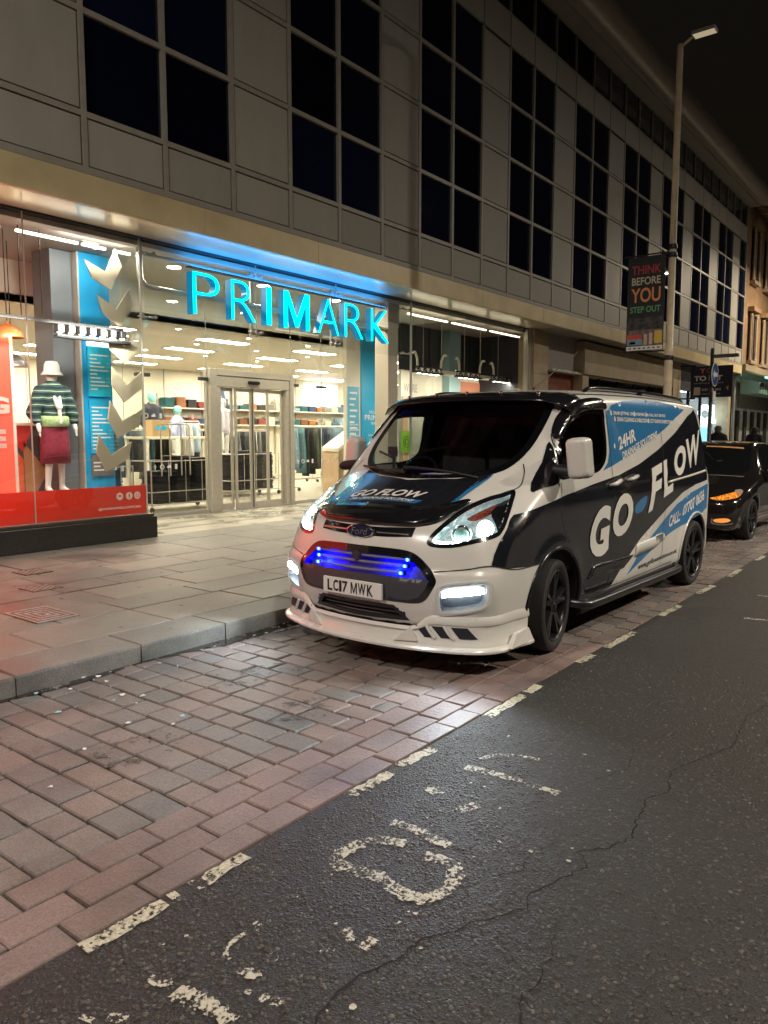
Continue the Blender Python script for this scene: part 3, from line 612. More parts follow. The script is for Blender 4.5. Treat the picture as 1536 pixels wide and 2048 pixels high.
for cx_, cy_, rr_ in ((2.2,3.3,.35),(3.1,3.0,.3),(3.4,3.7,.45),(1.7,4.0,.3),(4.6,2.9,.5)):
    n_ = 22; stn.add([(cx_+rr_*r5.uniform(.6,1.1)*math.cos(2*math.pi*k/n_), cy_+rr_*.7*r5.uniform(.6,1.1)*math.sin(2*math.pi*k/n_), .0062) for k in range(n_)], [tuple(range(n_))])
stn.build('oil_stains', worn_paint('oil stain', (.10,.085,.075), .60, 22.), bay)['kind'] = 'stuff'
# ================================================================== SHOP BUILDING
panel_m = mat('beige cladding panel', (.325,.308,.268), .55, noise=(3,.06), bump=(220,.06), rand=.07)
_n = panel_m.node_tree; _mp = _n.nodes.new('ShaderNodeMapping'); _mp.inputs['Scale'].default_value = (1.2, 1.2, .3); _g = _n.nodes.new('ShaderNodeNewGeometry'); _n.links.new(_g.outputs['Position'], _mp.inputs['Vector'])
_n.links.new(_mp.outputs[0], [n for n in _n.nodes if n.type == 'TEX_NOISE' and abs(n.inputs['Scale'].default_value-3) < .1][0].inputs['Vector'])
mull_m = mat('beige painted mullion', (.29,.268,.228), .45, noise=(8,.08))
gap_m = mat('dark facade gap', (.012,.011,.01), .9)
pane_m = mat('dark night window glass', (.0035,.0055,.018), .02, 0, .4, rand=.6)
louv_m = mat('dark louvre blade', (.045,.04,.034), .5)
band_m = mat('mustard beige metal fascia', (.60,.49,.28), .38, .1, noise=(2.5,.10), rand=.04)
soff_m = mat('polished cream soffit', (.86,.77,.58), .22, .4, noise=(1.2,.06), bump=(5,.03))
corn_m = mat('pale eaves metal', (.42,.39,.34), .4, .2, noise=(4,.1))
stone_m = mat('tan stone cladding', (.42,.33,.21), .6, noise=(5,.12), bump=(60,.1))
X0, S, FY = 5.281, 1.1425, 8.5
def KX(k): return X0+S*k
rows = [4.70, 5.334, 6.493, 7.652, 8.811, 9.97]
bld = thing('shop_building', 'long beige panelled shop building with dark window bays above a glazed ground floor', 'building', (X0, 9, 0))
def bpart(mb, name, m, **k): return mb.build(name, m, bld, world=True, **k)
K0, K1 = -3, 28
bpart(MB().box(KX(K0), KX(K1)-.02, FY+.07, FY+.5, 4.35, 11.6), 'backing_wall', gap_m)
pm = {}
def panel_box(name, xa, xb, za, zb, m, y0=FY, dep=.06, g=.052):
    key = (name, round(xb-xa, 4), round(zb-za, 4), m.name)
    if key not in pm:
        w, h = xb-xa-2*g, zb-za-2*g; o = MB().box(-w/2, w/2, 0, dep, -h/2, h/2, .006 if name == 'facade_panel' else 0).build(name, m, bld); pm[key] = o.data
    else: o = bpy.data.objects.new(name, pm[key]); COL.objects.link(o); o.parent = bld
    o.location = Vector(((xa+xb)/2, y0, (za+zb)/2))-bld.location
    return o
rsb = random.Random(5)
for k in range(K0, K1):
    xa, xb = KX(k), KX(k+1); win = (k % 3) != 2
    panel_box('facade_panel', xa, xb, rows[0], rows[1], panel_m)
    for r in range(1, 5):
        if win:
            o = panel_box('window_pane', xa, xb, rows[r], rows[r+1], pane_m, FY+.035, .02, .03); o.rotation_euler = (rsb.gauss(0, .003), 0, rsb.gauss(0, .003))
        else: panel_box('facade_panel', xa, xb, rows[r], rows[r+1], panel_m)
    panel_box('facade_panel', xa, xb, rows[5], 10.62, panel_m, g=.02)
    if k < 13:
        lv = MB()
        for j in range(14):
            z = 10.66+j*.064; lv.add([(xa+.03, FY+.02, z), (xb-.03, FY+.02, z), (xb-.03, FY+.06, z+.05), (xa+.03, FY+.06, z+.05)], [(0,1,2,3)])
        bpart(lv, 'louvre', louv_m)
    else:
        o = panel_box('window_pane', xa, xb, 10.62, 11.56, pane_m, FY+.035, .02, .03)
for k in range(K0, K1+1):
    x = KX(k); bpart(MB().box(x-.034, x+.034, FY-.012, FY+.065, rows[0], rows[5]-.02, .004), 'mullion', mull_m)
    bpart(MB().box(x-.018, x+.018, FY-.006, FY+.06, 10.64, 11.55), 'mullion', mull_m)
for z in rows[1:5]:
    bpart(MB().box(KX(K0), KX(K1), FY-.008, FY+.06, z-.034, z+.034, .004), 'transom', mull_m)
bpart(MB().box(KX(K0), KX(K1), FY-.02, FY+.06, rows[0]-.05, rows[0]+.035, .004), 'bottom_rail', mull_m)
bpart(MB().box(KX(K0), KX(K1), FY-.015, FY+.06, 10.60, 10.64), 'sill_rail', mull_m)
bpart(MB().box(KX(K1)-.02, KX(K1)+.12, FY-.02, FY+.5, 4.2, 11.6), 'end_trim', mull_m)
bpart(MB().box(KX(K0), KX(K1)+.12, FY-.38, FY+.5, 11.56, 11.62), 'eaves_soffit', panel_m)
cv = [(FY-.62+.30*math.cos(a), 11.94+.36*math.sin(a)) for a in np.linspace(R(-60), R(-270), 16)]
cv = [(FY-.38, 11.60), (FY-.40, 11.64)]+cv+[(FY+.4, 12.3), (FY+.4, 11.62)]
o = MB().prism(cv, KX(K0), KX(K1)+.5, 'x'); bpart(o, 'rounded_eaves', corn_m, auto=40)
bpart(MB().box(KX(K0), KX(K1), FY+.5, FY+14, 4.36, 12.2), 'upper_floors', gap_m)
# fascia band in lengths, soffit behind it
bx = KX(K0); i = 0
while bx < KX(K1):
    l = min(2.28+.6*(i % 2), KX(K1)-bx); bpart(MB().box(bx+.003, bx+l-.003, FY-.03, FY+.05, 4.30, 4.645, .004), 'fascia_panel', band_m); bx += l; i += 1
bpart(MB().box(KX(K0), 18.35, FY+.05, 9.34, 4.305, 4.345), 'soffit', soff_m)
bpart(MB().box(18.35, KX(K1), FY+.05, 9.34, 4.302, 4.345), 'soffit', panel_m)
# ---- ground floor: piers and fascias beyond the big window
def gf(mb, name, m=stone_m, **k): return bpart(mb, name, m, **k)
for a, b, y in ((18.24,18.62,9.14),(18.625,19.12,9.16),(19.125,19.2,9.3)):
    for z0, z1 in ((PZ,1.0),(1.005,2.05),(2.055,3.18),(3.185,4.30)): gf(MB().box(a, b, y, 9.6, z0, z1, .006), 'stone_block')
gf(MB().box(19.2, 21.1, 9.25, 9.6, 3.36, 4.30), 'grey_panel', mat('grey rendered panel', (.34,.31,.29), .7, noise=(8,.1)))
gf(MB().box(19.15, 21.2, 9.05, 9.6, 3.28, 3.35, .01), 'ledge', corn_m)
gf(MB().box(19.2, 21.05, 9.3, 9.6, PZ, 3.28), 'red_panel', mat('dark red painted panel', (.20,.055,.03), .55, noise=(4,.2)))
gf(MB().box(21.06, 21.5, 9.02, 9.6, PZ, 3.28, .006), 'stone_block')
gf(MB().box(21.1, 29.3, 8.98, 9.5, 3.32, 4.24, .01), 'blank_fascia', mat('blank tan sign board', (.36,.29,.19), .55, noise=(2,.12)))
gf(MB().box(21.5, 29.3, 9.3, 9.5, PZ, .5), 'stall_riser', gap_m)
for k in range(5):
    a = 21.5+k*1.56; gf(MB().box(a+.03, a+1.53, 9.36, 9.38, .5, 3.30), 'shop_window', pane_m); gf(MB().box(a-.03, a+.03, 9.32, 9.42, .5, 3.30), 'window_bar', gap_m)
gf(MB().box(29.3, 30.2, 9.0, 9.6, PZ, 4.30, .01), 'stone_block')
# far lit shop in the same block
far_g = thin_glass('far shop glass'); fx = [30.2, 31.9, 33.6, 35.3, 37.15]
gf(MB().box(30.2, 37.2, 9.0, 9.4, 3.32, 4.30), 'sign_board', mat('dark sign board', (.05,.05,.055), .5))
for a, b in zip(fx, fx[1:]):
    gf(MB().box(a+.05, b-.05, 9.2, 9.215, .5, 3.3), 'shop_window', far_g); gf(MB().box(a-.05, a+.05, 9.15, 9.25, PZ, 3.32), 'window_bar', gap_m)
gf(MB().box(30.2, 37.2, 9.15, 9.3, PZ, .5), 'stall_riser', gap_m)
gf(MB().box(37.0, 37.4, 8.9, 9.4, PZ, 4.3, .01), 'stone_block')
farw = mat('pale far shop wall', (.55,.55,.53), .7)
gf(MB().box(30.2, 37.2, 12.0, 12.1, PZ, 3.7), 'far_shop_wall', farw); gf(MB().box(30.2, 37.2, 9.4, 12.0, 3.6, 3.7), 'far_shop_ceiling', farw)
gf(MB().box(30.2, 37.2, 9.3, 12.0, 0, PZ), 'far_shop_floor', farw); gf(MB().box(37.2, 37.3, 9.4, 12, PZ, 3.7), 'far_shop_wall', farw); gf(MB().box(30.1, 30.2, 9.4, 12, PZ, 3.7), 'far_shop_wall', farw)
t = thing('lit_shop_sign', 'white lit letters hanging in the far shop window', 'sign', (35.3, 9.45, 2.2)); fe = emit('far white sign light', (.75,.93,1.0), 5.)
def ringmesh(cx, cz, rx, rz, w, y0, y1, n=28):
    mb = MB(); V = []
    for y in (y0, y1):
        for k in range(n): q = 2*math.pi*k/n; V += [(cx+rx*math.cos(q), y, cz+rz*math.sin(q)), (cx+(rx-w)*math.cos(q), y, cz+(rz-w*.8)*math.sin(q))]
    F = []
    for k in range(n):
        a, b, c, d = 2*k, 2*k+1, 2*((k+1) % n)+1, 2*((k+1) % n); m = 2*n
        F += [(a, b, c, d), (m+d, m+c, m+b, m+a), (a, d, m+d, m+a), (b, m+b, m+c, c)]
    return mb.add(V, F)
ringmesh(.2, .28, 1.0, .42, .28, 0, .08).build('letter', fe, t); MB().box(1.35, 1.6, 0, .08, -.1, .72, .02).box(1.62, 2.4, 0, .08, -.1, .08, .02).build('letter', fe, t)
t = thing('poster_screen', 'blue and white lit display screen low in the far shop window', 'screen', (35.6, 9.6, .5)); MB().box(-.9, .9, 0, .05, .7, 1.4).build('screen', emit('far blue screen', (.25,.62,.95), 2.2), t); MB().box(-.9, .9, 0, .05, 1.41, 1.6).build('header', emit('far white screen', (.8,.9,1.), 2.5), t); MB().box(-.05, .05, 0, .05, 0, .7).build('stand', gap_m, t)
t = thing('strip_light', 'white tube light on the ceiling of the far shop', 'light', (34, 10.6, 3.55)); MB().box(-2.5, 2.8, -.15, .15, -.03, 0).build('tube', emit('far tube', (.85,.93,1.), 9.), t); MB().box(-2.6, 2.9, -.2, .2, 0, .05).build('housing', farw, t)

# ---- sandstone neighbour
sand_m = mat('brown sandstone', (.30,.185,.10), .75, noise=(2.2,.22), bump=(30,.25)); sand2_m = mat('pale sandstone dressing', (.34,.26,.18), .7, noise=(6,.15), bump=(40,.15))
nb = thing('sandstone_building', 'brown sandstone tenement with pale columns beside its windows, at the far right', 'building', (37.5, 9, 0))
def npart(mb, name, m): return mb.build(name, m, nb, world=True)
NX = 37.55; npart(MB().box(NX, 62, 8.6, 18, 4.5, 12.4), 'wall', sand_m)
for r, (z0, z1) in enumerate(((5.0,7.1),(8.6,10.9))):
    x = NX+1.1
    while x < 52:
        npart(MB().box(x, x+1.0, 8.5, 8.62, z0, z1), 'window_pane', pane_m)
        npart(MB().box(x-.1, x+1.1, 8.36, 8.6, z0-.16, z0, .02), 'sill', sand2_m)
        npart(MB().box(x-.2, x+1.2, 8.3, 8.6, z1+.1, z1+.32, .03), 'hood', sand_m)
        for xx in (x-.1, x+1.0): 
            c = MB(); c.lathe([(.07,0),(.07,.08),(.05,.12),(.045,z1-z0-.15),(.07,z1-z0-.1),(.07,z1-z0)], (xx+.05, 8.45, z0), 'z', 10); npart(c, 'column', sand2_m)
        npart(MB().box(x+.46, x+.54, 8.48, 8.51, z0, z1), 'glazing_bar', sand2_m)
        x += 2.6
npart(MB().box(NX, 62, 8.15, 8.62, 12.1, 12.5, .04), 'cornice', sand_m); npart(MB().box(NX, 62, 8.35, 8.62, 4.45, 4.75, .03), 'string_course', sand2_m)
for k in range(24): npart(MB().box(NX+.1+k*.55, NX+.35+k*.55, 8.2, 8.5, 11.8, 12.1), 'dentil', sand_m)
npart(MB().box(NX+.2, 62, 8.6, 18, 12.4, 13.3), 'parapet', sand_m)
t = thing('shop_canopy', 'green lit awning over the far right shopfront', 'awning', (38, 9, 0))
MB().prism([(8.7,4.15),(7.9,3.95),(7.9,3.45),(8.7,3.45)], 38.2, 50, 'x').build('board', mat('pale green lit fascia', (.22,.36,.31), .5), t, world=True)
for k in range(22): MB().prism([(7.86+.0,3.98),(7.7,3.86),(7.74,3.72),(7.86,3.74)], 38.3+k*.52, 38.55+k*.52, 'x').build('scallop', gap_m, t, world=True)
MB().box(38.2, 50, 7.62, 7.7, 4.12, 4.2).build('trough_light', emit('green trough light', (.45,1.,.78), 1.2), t, world=True)
npart(MB().box(38.0, 62, 8.9, 9.0, PZ, 4.5), 'shopfront', mat('grey far shopfront', (.30,.31,.30), .35, noise=(2,.3)))
for k in range(8): npart(MB().box(38.3+k*1.5, 38.75+k*1.5, 8.8, 8.9, PZ, 2.7), 'pilaster', gap_m)
t = thing('rooftop_plant', 'pale metal rooftop frame rising behind the sandstone building', 'rooftop frame', (49.5, 12, 0))
gm = mat('pale grey steel', (.30,.31,.32), .5, .3)
MB().box(-1, 10, 0, 4, 15.6, 16.1).build('deck', gap_m, t)
for z in (16.9, 17.7): MB().box(-1.2, 10, -.2, .1, z, z+.25).build('rail', gm, t)
for k in range(5): MB().box(-1+k*2.4, -.8+k*2.4, -.1, .1, 13.3, 17.9).build('post', gm, t)
# ================================================================== SHOPFRONT
glass_m = thin_glass('shop glass'); steel_m = mat('brushed stainless steel', (.58,.55,.50), .38, .55); alu_m = mat('satin aluminium', (.60,.56,.47), .42, .35, noise=(14,.06))
white_m = mat('white painted wall', (.74,.69,.56), .6, noise=(3,.04)); black_m = mat('black powder coat', (.012,.012,.013), .4); plinth_m = mat('black granite plinth', (.022,.020,.018), .3, noise=(60,.5))
red_m = vinyl('red window vinyl', (.90,.13,.07), .55); cream_m = mat('cream print', (.80,.70,.60), .6); cyan_p = mat('cyan blue print', (.02,.36,.62), .45); wprint = mat('white print', (.82,.82,.80), .6); grey_m = mat('mid grey paint', (.30,.31,.32), .55, noise=(4,.06)); dkgrey_m = mat('dark grey paint', (.045,.05,.055), .5)
def sf(mb, name, m, parent=None, **k): return mb.build(name, m, parent or front, world=True, **k)
front = thing('shopfront', 'frameless glass shopfront with stainless steel fittings around the shop entrance', 'shopfront', (9.5, 9.3, PZ))
# plinth of the left display window
pl = thing('window_plinth', 'black granite plinth under the left display window', 'plinth', (5, 9.4, PZ))
MB().box(-2, 6.65, 9.22, 9.55, PZ, .43, .008).build('base', plinth_m, pl, world=True); MB().box(-2, 6.62, 9.24, 9.6, .432, .475, .006).build('ledge', mat('dark bronze ledge', (.07,.06,.05), .35, .5), pl, world=True)
jn_m = vinyl('pale silicone joint', (.72,.74,.68), .5)
# left display glazing
for a, b in ((.9,2.9),(2.905,4.898),(4.905,6.54)):
    g = sf(MB().box(a, b, 9.296, 9.308, .48, 4.285), 'glass_pane', glass_m)
    v = sf(MB().box(a+.002, b-.002, 9.310, 9.313, .482, .885), 'red_vinyl', red_m, g.parent)
sf(MB().box(6.542, 6.552, 9.31, 11.38, .48, 4.2), 'glass_pane', glass_m)
sf(MB().box(-2, 18.24, 9.27, 9.34, 4.285, 4.304), 'head_channel', dkgrey_m)
text_rect('@WORNWELLOFFICIAL', 5.77, 6.44, .565, .605, 9.292, cream_m, 'vinyl_lettering', front, .03)
for k, x in enumerate((6.10, 6.25, 6.38)):
    sf(MB().lathe([(0,0),(.052,0),(.052,.002),(0,.002)], (x, 9.2905, .745), 'y', 20), 'vinyl_icon', cream_m)
    i = [ringmesh(x, .745, .028, .028, .008, 9.287, 9.289), MB().box(x-.022, x+.022, 9.287, 9.289, .74, .765), MB().box(x-.006, x+.008, 9.287, 9.289, .715, .775).box(x-.014, x+.016, 9.287, 9.289, .745, .755)][(k+1) % 3]; sf(i, 'vinyl_icon', red_m)
for x in (2.902, 4.9015, 6.545): sf(MB().box(x-.006, x+.006, 9.293, 9.311, .48, 4.285), 'glass_joint', jn_m)
# fascia glass with the steel pipe frame behind it
for a, b in ((6.60,8.705),(8.715,10.655),(10.665,12.93)): sf(MB().box(a, b, 9.296, 9.310, 3.155, 4.285), 'fascia_glass', glass_m)
pipe = [(6.62,9.42,4.28),(6.62,9.42,3.86),(6.64,9.42,3.75),(6.71,9.42,3.685),(6.82,9.42,3.665),(8.1,9.42,3.665),(10.5,9.42,3.665),(12.4,9.42,3.665),(12.58,9.42,3.69),(12.66,9.42,3.76),(12.68,9.42,3.9),(12.68,9.42,4.28)]
sf(MB().tube(pipe, .042, 14), 'pipe_frame', steel_m, auto=40); sf(MB().tube([(6.62,9.42,4.12),(8.6,9.42,4.12),(12.68,9.42,4.12)], .022, 10), 'pipe_frame', steel_m, auto=40)
sf(MB().tube([(6.62,9.42,3.9),(6.62,9.42,3.2)], .016, 8), 'pipe_frame', steel_m)
for x in (8.71, 10.66): sf(MB().box(x-.02, x+.02, 9.40, 9.44, 3.2, 4.26, .004), 'glass_fin', steel_m)
for x in (6.66, 8.71, 10.66, 12.8):
    for z in (4.12, 3.24):
        s_ = MB(); s_.tube([(x-.13,9.35,z),(x+.13,9.35,z)], .014, 8); s_.tube([(x,9.42,z),(x,9.30,z)], .014, 8)
        for xx in (x-.11, x+.11): s_.lathe([(0,-.02),(.026,-.018),(.026,0),(0,.004)], (xx, 9.294, z), 'y', 12); s_.tube([(xx,9.35,z),(xx,9.30,z)], .012, 8)
        sf(s_, 'spider_fitting', steel_m)
# recessed glazed entrance screen
for a, b in ((6.56,7.99),(8.0,9.39),(11.62,12.55),(12.56,13.62)):
    sf(MB().box(a, b, 11.394, 11.406, PZ+.06, 4.18), 'glass_pane', glass_m); sf(MB().box(a, b, 11.38, 11.42, PZ, PZ+.06), 'floor_channel', steel_m)
sf(MB().box(9.4, 10.5, 11.394, 11.406, 2.83, 4.18), 'glass_pane', glass_m); sf(MB().box(10.51, 11.61, 11.394, 11.406, 2.83, 4.18), 'glass_pane', glass_m)
for x in (7.995, 9.395, 11.615, 12.555): sf(MB().box(x-.006, x+.006, 11.391, 11.409, PZ+.06, 4.18), 'glass_joint', jn_m)
for x in (8.71, 10.66): sf(MB().box(x-.005, x+.005, 9.293, 9.312, 3.155, 4.285), 'glass_joint', jn_m)
sf(MB().box(10.50, 10.51, 11.391, 11.409, 2.83, 4.18), 'glass_joint', jn_m)
for x in (8.0, 9.36, 11.68, 12.56):
    for z in (2.62,): sf(MB().box(x-.14, x+.14, 11.36, 11.44, z-.03, z+.03, .004), 'patch_fitting', dkgrey_m)
for x, z in ((8.0, PZ+.1), (7.9, PZ+.1), (12.5, PZ+.1)): sf(MB().lathe([(0,-.02),(.03,-.015),(.03,.0)], (x, 11.392, z), 'y', 12), 'patch_fitting', steel_m)
# white social icons stuck on the glass
for z, x0 in ((1.02, 7.1), (1.02, 8.2), (1.02, 11.8), (1.02, 12.6), (1.92, 7.9), (1.92, 8.6), (1.92, 12.9)):
    for k in range(4):
        x = x0+k*.15; i = [MB().box(x-.008, x+.012, 11.388, 11.39, z-.045, z+.045).box(x-.025, x+.03, 11.388, 11.39, z+.0, z+.014), ringmesh(x, z, .045, .045, .014, 11.388, 11.39, 16), MB().box(x-.04, x+.04, 11.388, 11.39, z-.02, z+.015).box(x-.015, x+.03, 11.388, 11.39, z+.015, z+.035), MB().box(x-.025, x+.025, 11.388, 11.39, z-.045, z+.045)][k]
        sf(i, 'glass_sticker', wprint)
# sliding doors
dr = thing('sliding_door', 'automatic sliding glass doors in a satin metal frame', 'door', (10.5, 11.4, PZ))
def dp(mb, name, m, parent=None): return mb.build(name, m, parent or dr, world=True) if parent is None else mb.build(name, m, parent)
dp(MB().box(9.40, 9.56, 11.30, 11.50, PZ, 2.82, .008).box(11.50, 11.61, 11.30, 11.50, PZ, 2.82, .008).box(9.565, 11.495, 11.30, 11.50, 2.70, 2.82, .008), 'frame', alu_m)
dp(MB().box(9.57, 11.49, 11.32, 11.48, 2.50, 2.695, .006), 'header', alu_m); dp(MB().box(9.57, 9.67, 11.33, 11.47, PZ, 2.495).box(11.40, 11.495, 11.33, 11.47, PZ, 2.495), 'side_post', alu_m)
dp(MB().box(10.35, 10.62, 11.26, 11.318, 2.57, 2.63, .01), 'sensor', black_m); dp(MB().box(9.56, 11.5, 11.31, 11.49, PZ-.005, PZ+.016), 'door_track', steel_m)
for a, b in ((9.68,10.04),(10.05,10.485),(10.495,10.94),(10.95,11.39)):
    y = 11.37 if a in (10.05, 10.495) else 11.42
    dp(MB().box(a, a+.05, y, y+.035, PZ+.02, 2.49).box(b-.05, b, y, y+.035, PZ+.02, 2.49).box(a+.05, b-.05, y, y+.035, 2.42, 2.49).box(a+.05, b-.05, y, y+.035, PZ+.02, PZ+.13), 'door_leaf', alu_m)
    dp(MB().box(a+.05, b-.05, y+.012, y+.022, PZ+.13, 2.42), 'door_glass', glass_m)
dp(MB().box(10.482, 10.4945, 11.35, 11.36, PZ+.02, 2.49), 'rubber_seal', black_m)
# porch ceiling with downlights
sf(MB().box(6.55, 15.2, 9.345, 11.6, 4.20, 4.26), 'porch_ceiling', white_m)
warm_e = emit('shop downlight', (1., .88, .66), 260.*SHOP_E)
for i, x in enumerate((7.74, 9.65, 11.55)):
    t = thing('downlight', 'round recessed downlight in the porch ceiling, %s from the left' % ORD[i], 'downlight', (x, 10.11, 4.2), group='porch downlights')
    MB().lathe([(.10,0),(.125,-.006),(.13,0)], (0,0,0), 'z', 24).build('rim', alu_m, t); MB().lathe([(0,-.001),(.1,-.001)], (0,0,0), 'z', 24).build('lamp', warm_e, t)
# column and right-hand window
sf(MB().box(12.30, 12.62, 9.36, 9.70, PZ, 4.2, .01), 'column', mat('white stone column', (.60,.55,.44), .5)); sf(MB().box(12.97, 13.015, 9.29, 9.315, .48, 4.285), 'glass_joint', jn_m)
for a, b in ((13.02,14.715),(14.725,16.365),(16.375,18.06)): sf(MB().box(a, b, 9.296, 9.308, .48, 4.285), 'glass_pane', glass_m)
sf(MB().box(12.9, 18.24, 9.22, 9.5, PZ, .475, .008), 'right_plinth', plinth_m); sf(MB().box(18.06, 18.13, 9.25, 9.36, .48, 4.285).box(18.15, 18.24, 9.22, 9.4, .48, 4.285), 'window_frame', alu_m)

# ---- the shop's sign: seven solid lit letters
sg = thing('shop_sign', 'cyan lit letters PRIMARK fixed in front of the glass fascia', 'sign', (9.65, 9.2, 3.35))
letE = emit('cyan letter face', (0.0, .80, .78), 2.6); letS = mat('teal letter return', (.0,.16,.26), .4, emit=((.0,.30,.62), .35))
for ch, a, b in (('P',7.30,7.80),('R',8.03,8.53),('I',8.765,8.875),('M',9.15,9.77),('A',9.98,10.53),('R',10.69,11.22),('K',11.45,12.0)):
    if ch == 'M':
        n_ = len(M_OUT); mo_ = MB().prism([(p[0], p[1]) for p in M_OUT], 0, 1, 'z'); V = np.array(mo_.V); F = [list(f) for f in mo_.F]
        r_ = geometry.delaunay_2d_cdt([Vector(p) for p in M_OUT], [(i, (i+1) % n_) for i in range(n_)], [], 1, 1e-6); F = F[2:]+[[i+n_ for i in f] for f in r_[2]]
    else: V, F = text_solid(ch, .10, -.024)
    lo, hi = V.min(0), V.max(0); q = (V-lo)/(hi-lo)
    P = np.stack([a+q[:, 0]*(b-a), 9.12+(1-q[:, 2])*.13, 3.35+q[:, 1]*.60], 1)
    fr = [f for f in F if np.all(q[f][:, 2] > .99)]; sd = [f for f in F if not np.all(q[f][:, 2] > .99)]
    lt = mesh_obj('letter', P-np.array(sg.location), sd, letS, sg)
    mesh_obj('lit_face', P[:, [0,1,2]]-np.array(sg.location)+np.array((0, -.002, 0)), fr, letE, lt)
    for k in (.25, .75): MB().tube([(a+(b-a)*.5, 9.24, 3.35+.6*k), (a+(b-a)*.5, 9.297, 3.35+.6*k)], .008, 6).build('fixing_pin', steel_m, sg, world=True)
sf(MB().box(7.3, 12.0, 9.15, 9.28, 4.02, 4.03), 'added_glow_trough', dkgrey_m); sf(MB().add([(7.32,9.16,4.034),(11.98,9.16,4.034),(11.98,9.27,4.034),(7.32,9.27,4.034)], [(0,1,2,3)]), 'added_soffit_glow', emit('added soffit glow', (.02,.30,1.0), 13.))  # unseen strip added to throw the sign's blue glow onto the soffit

# ================================================================== SHOP INTERIOR
def struct(mb, name, m): o = mb.build(name, m); return tag(o, kind='structure')
struct(MB().box(-4, 27, 11.42, 20.2, .0, PZ), 'shop_floor', mat('grey shop floor', (.36,.33,.28), .3, noise=(2,.08))); struct(MB().box(-4, 6.54, 9.62, 11.41, .0, .474), 'display_floor', mat('pale display floor', (.65,.62,.57), .5))
struct(MB().box(12.9, 18.3, 9.51, 10.85, 0, .474), 'display_floor', MATS['pale display floor'])
struct(MB().box(-4, 27, 11.6, 20.2, 3.6, 3.7), 'shop_ceiling', mat('cream ceiling', (.74,.68,.54), .6, noise=(2,.03)))
bw = struct(MB().box(-4, 27, 20.0, 20.2, PZ, 3.6), 'back_wall', white_m)
for k in range(12): MB().box(9.0+k*1.45, 9.02+k*1.45, 19.985, 20.0, PZ, 3.6).build('wall_joint', grey_m, bw)
struct(MB().box(26.9, 27, 11.42, 20, PZ, 3.6), 'side_wall', white_m); struct(MB().box(-4.2, -4, 9.4, 20, PZ, 4.2), 'side_wall', white_m)
struct(MB().box(-4, 27, 11.6, 11.7, 3.6, 4.2), 'bulkhead', white_m); struct(MB().box(-4, 6.54, 9.345, 11.6, 4.2, 4.26), 'display_ceiling', mat('grey display ceiling', (.34,.30,.27), .6)); struct(MB().box(15.2, 18.3, 9.345, 11.6, 4.2, 4.26), 'display_ceiling', MATS['grey display ceiling'])
ceil_e = emit('ceiling light panel', (1., .91, .70), 46.*SHOP_E)
n = 0
for j, y in enumerate((13.0, 14.9, 16.9, 18.8)):
    for i in range(6):
        x = 8.3+i*2.9+j*.6
        if x > 25.5: continue
        t = thing('ceiling_light', 'rectangular lit ceiling panel, %s along the %s row behind the doors' % (ORD[i], ORD[j]), 'light', (x, y, 3.6), group='ceiling light panels')
        MB().box(-.62, .62, -.17, .17, -.012, -.002).build('diffuser', ceil_e, t); MB().box(-.66, .66, -.21, -.17, -.016, 0).box(-.66, .66, .17, .21, -.016, 0).box(-.66, -.62, -.17, .17, -.016, 0).box(.62, .66, -.17, .17, -.016, 0).build('frame', white_m, t)
for j, x in enumerate((.8, 3.2, 5.4)):
    t = thing('ceiling_light', 'rectangular lit ceiling panel above the left aisle, %s from the left' % ORD[j], 'light', (x, 14, 3.6), group='ceiling light panels')
    MB().box(-.62, .62, -.17, .17, -.012, -.002).build('diffuser', ceil_e, t); MB().box(-.66, .66, .17, .21, -.016, 0).box(-.66, .66, -.21, -.17, -.016, 0).build('frame', white_m, t)
k = 0
for x in (9.4, 11.2, 13.0, 14.8):
    for y in (12.2, 13.9, 15.8):
        t = thing('downlight', 'small round ceiling spot inside the shop, %s counted from the doors' % ORD[k], 'downlight', (x, y, 3.6), group='small ceiling spots'); k += 1
        MB().lathe([(0,-.004),(.055,-.004)], (0,0,0), 'z', 14).build('lamp', emit('small spot', (1.,.93,.78), 25.), t); MB().lathe([(.055,-.006),(.075,0)], (0,0,0), 'z', 14).build('rim', white_m, t)
# wall shelf with folded piles
sh = thing('wall_shelf', 'long white wall shelf carrying folded clothes at the back', 'shelf', (19.5, 19.8, 1.9))
for z in (1.92, 2.42): MB().box(-5, 5.2, -.25, .18, z-1.9-.03, z-1.9).build('board', white_m, sh)
for x in (-5, -2.5, 0, 2.5, 5.1): MB().box(x, x+.05, .12, .18, -1.7, .95).build('upright', alu_m, sh)
pc = [('rust',(.30,.12,.06)),('navy',(.03,.05,.12)),('cream',(.55,.49,.38)),('dark teal',(.03,.14,.16)),('red',(.30,.06,.05)),('grey',(.22,.22,.22)),('pale blue',(.28,.40,.50)),('black',(.02,.02,.022)),('orange',(.45,.17,.05)),('denim',(.08,.12,.18))]
for r_, (z, nm) in enumerate(((1.92,'lower'),(2.42,'upper'))):
    for i in range(24):
        cn, cc = pc[(i*7+r_*3+(i//5)) % 10]; x = 14.7+i*.425; hh = rs.uniform(.14, .36); mb = MB(); nl = int(hh/.03)
        for l in range(nl): mb.box(-.17+rs.uniform(-.015,.015), .17+rs.uniform(-.015,.015), -.16, .16, l*.03, l*.03+.026, .008)
        o = mb.build('folded_clothes', mat(cn+' folded cotton', cc, .9, rand=.3)); o.location = (x, 19.72, z); tag(o, 'pile of %s folded clothes, %s from the left on the %s wall shelf' % (cn, ORD[i], nm), 'clothes', 'folded piles on the wall shelf')
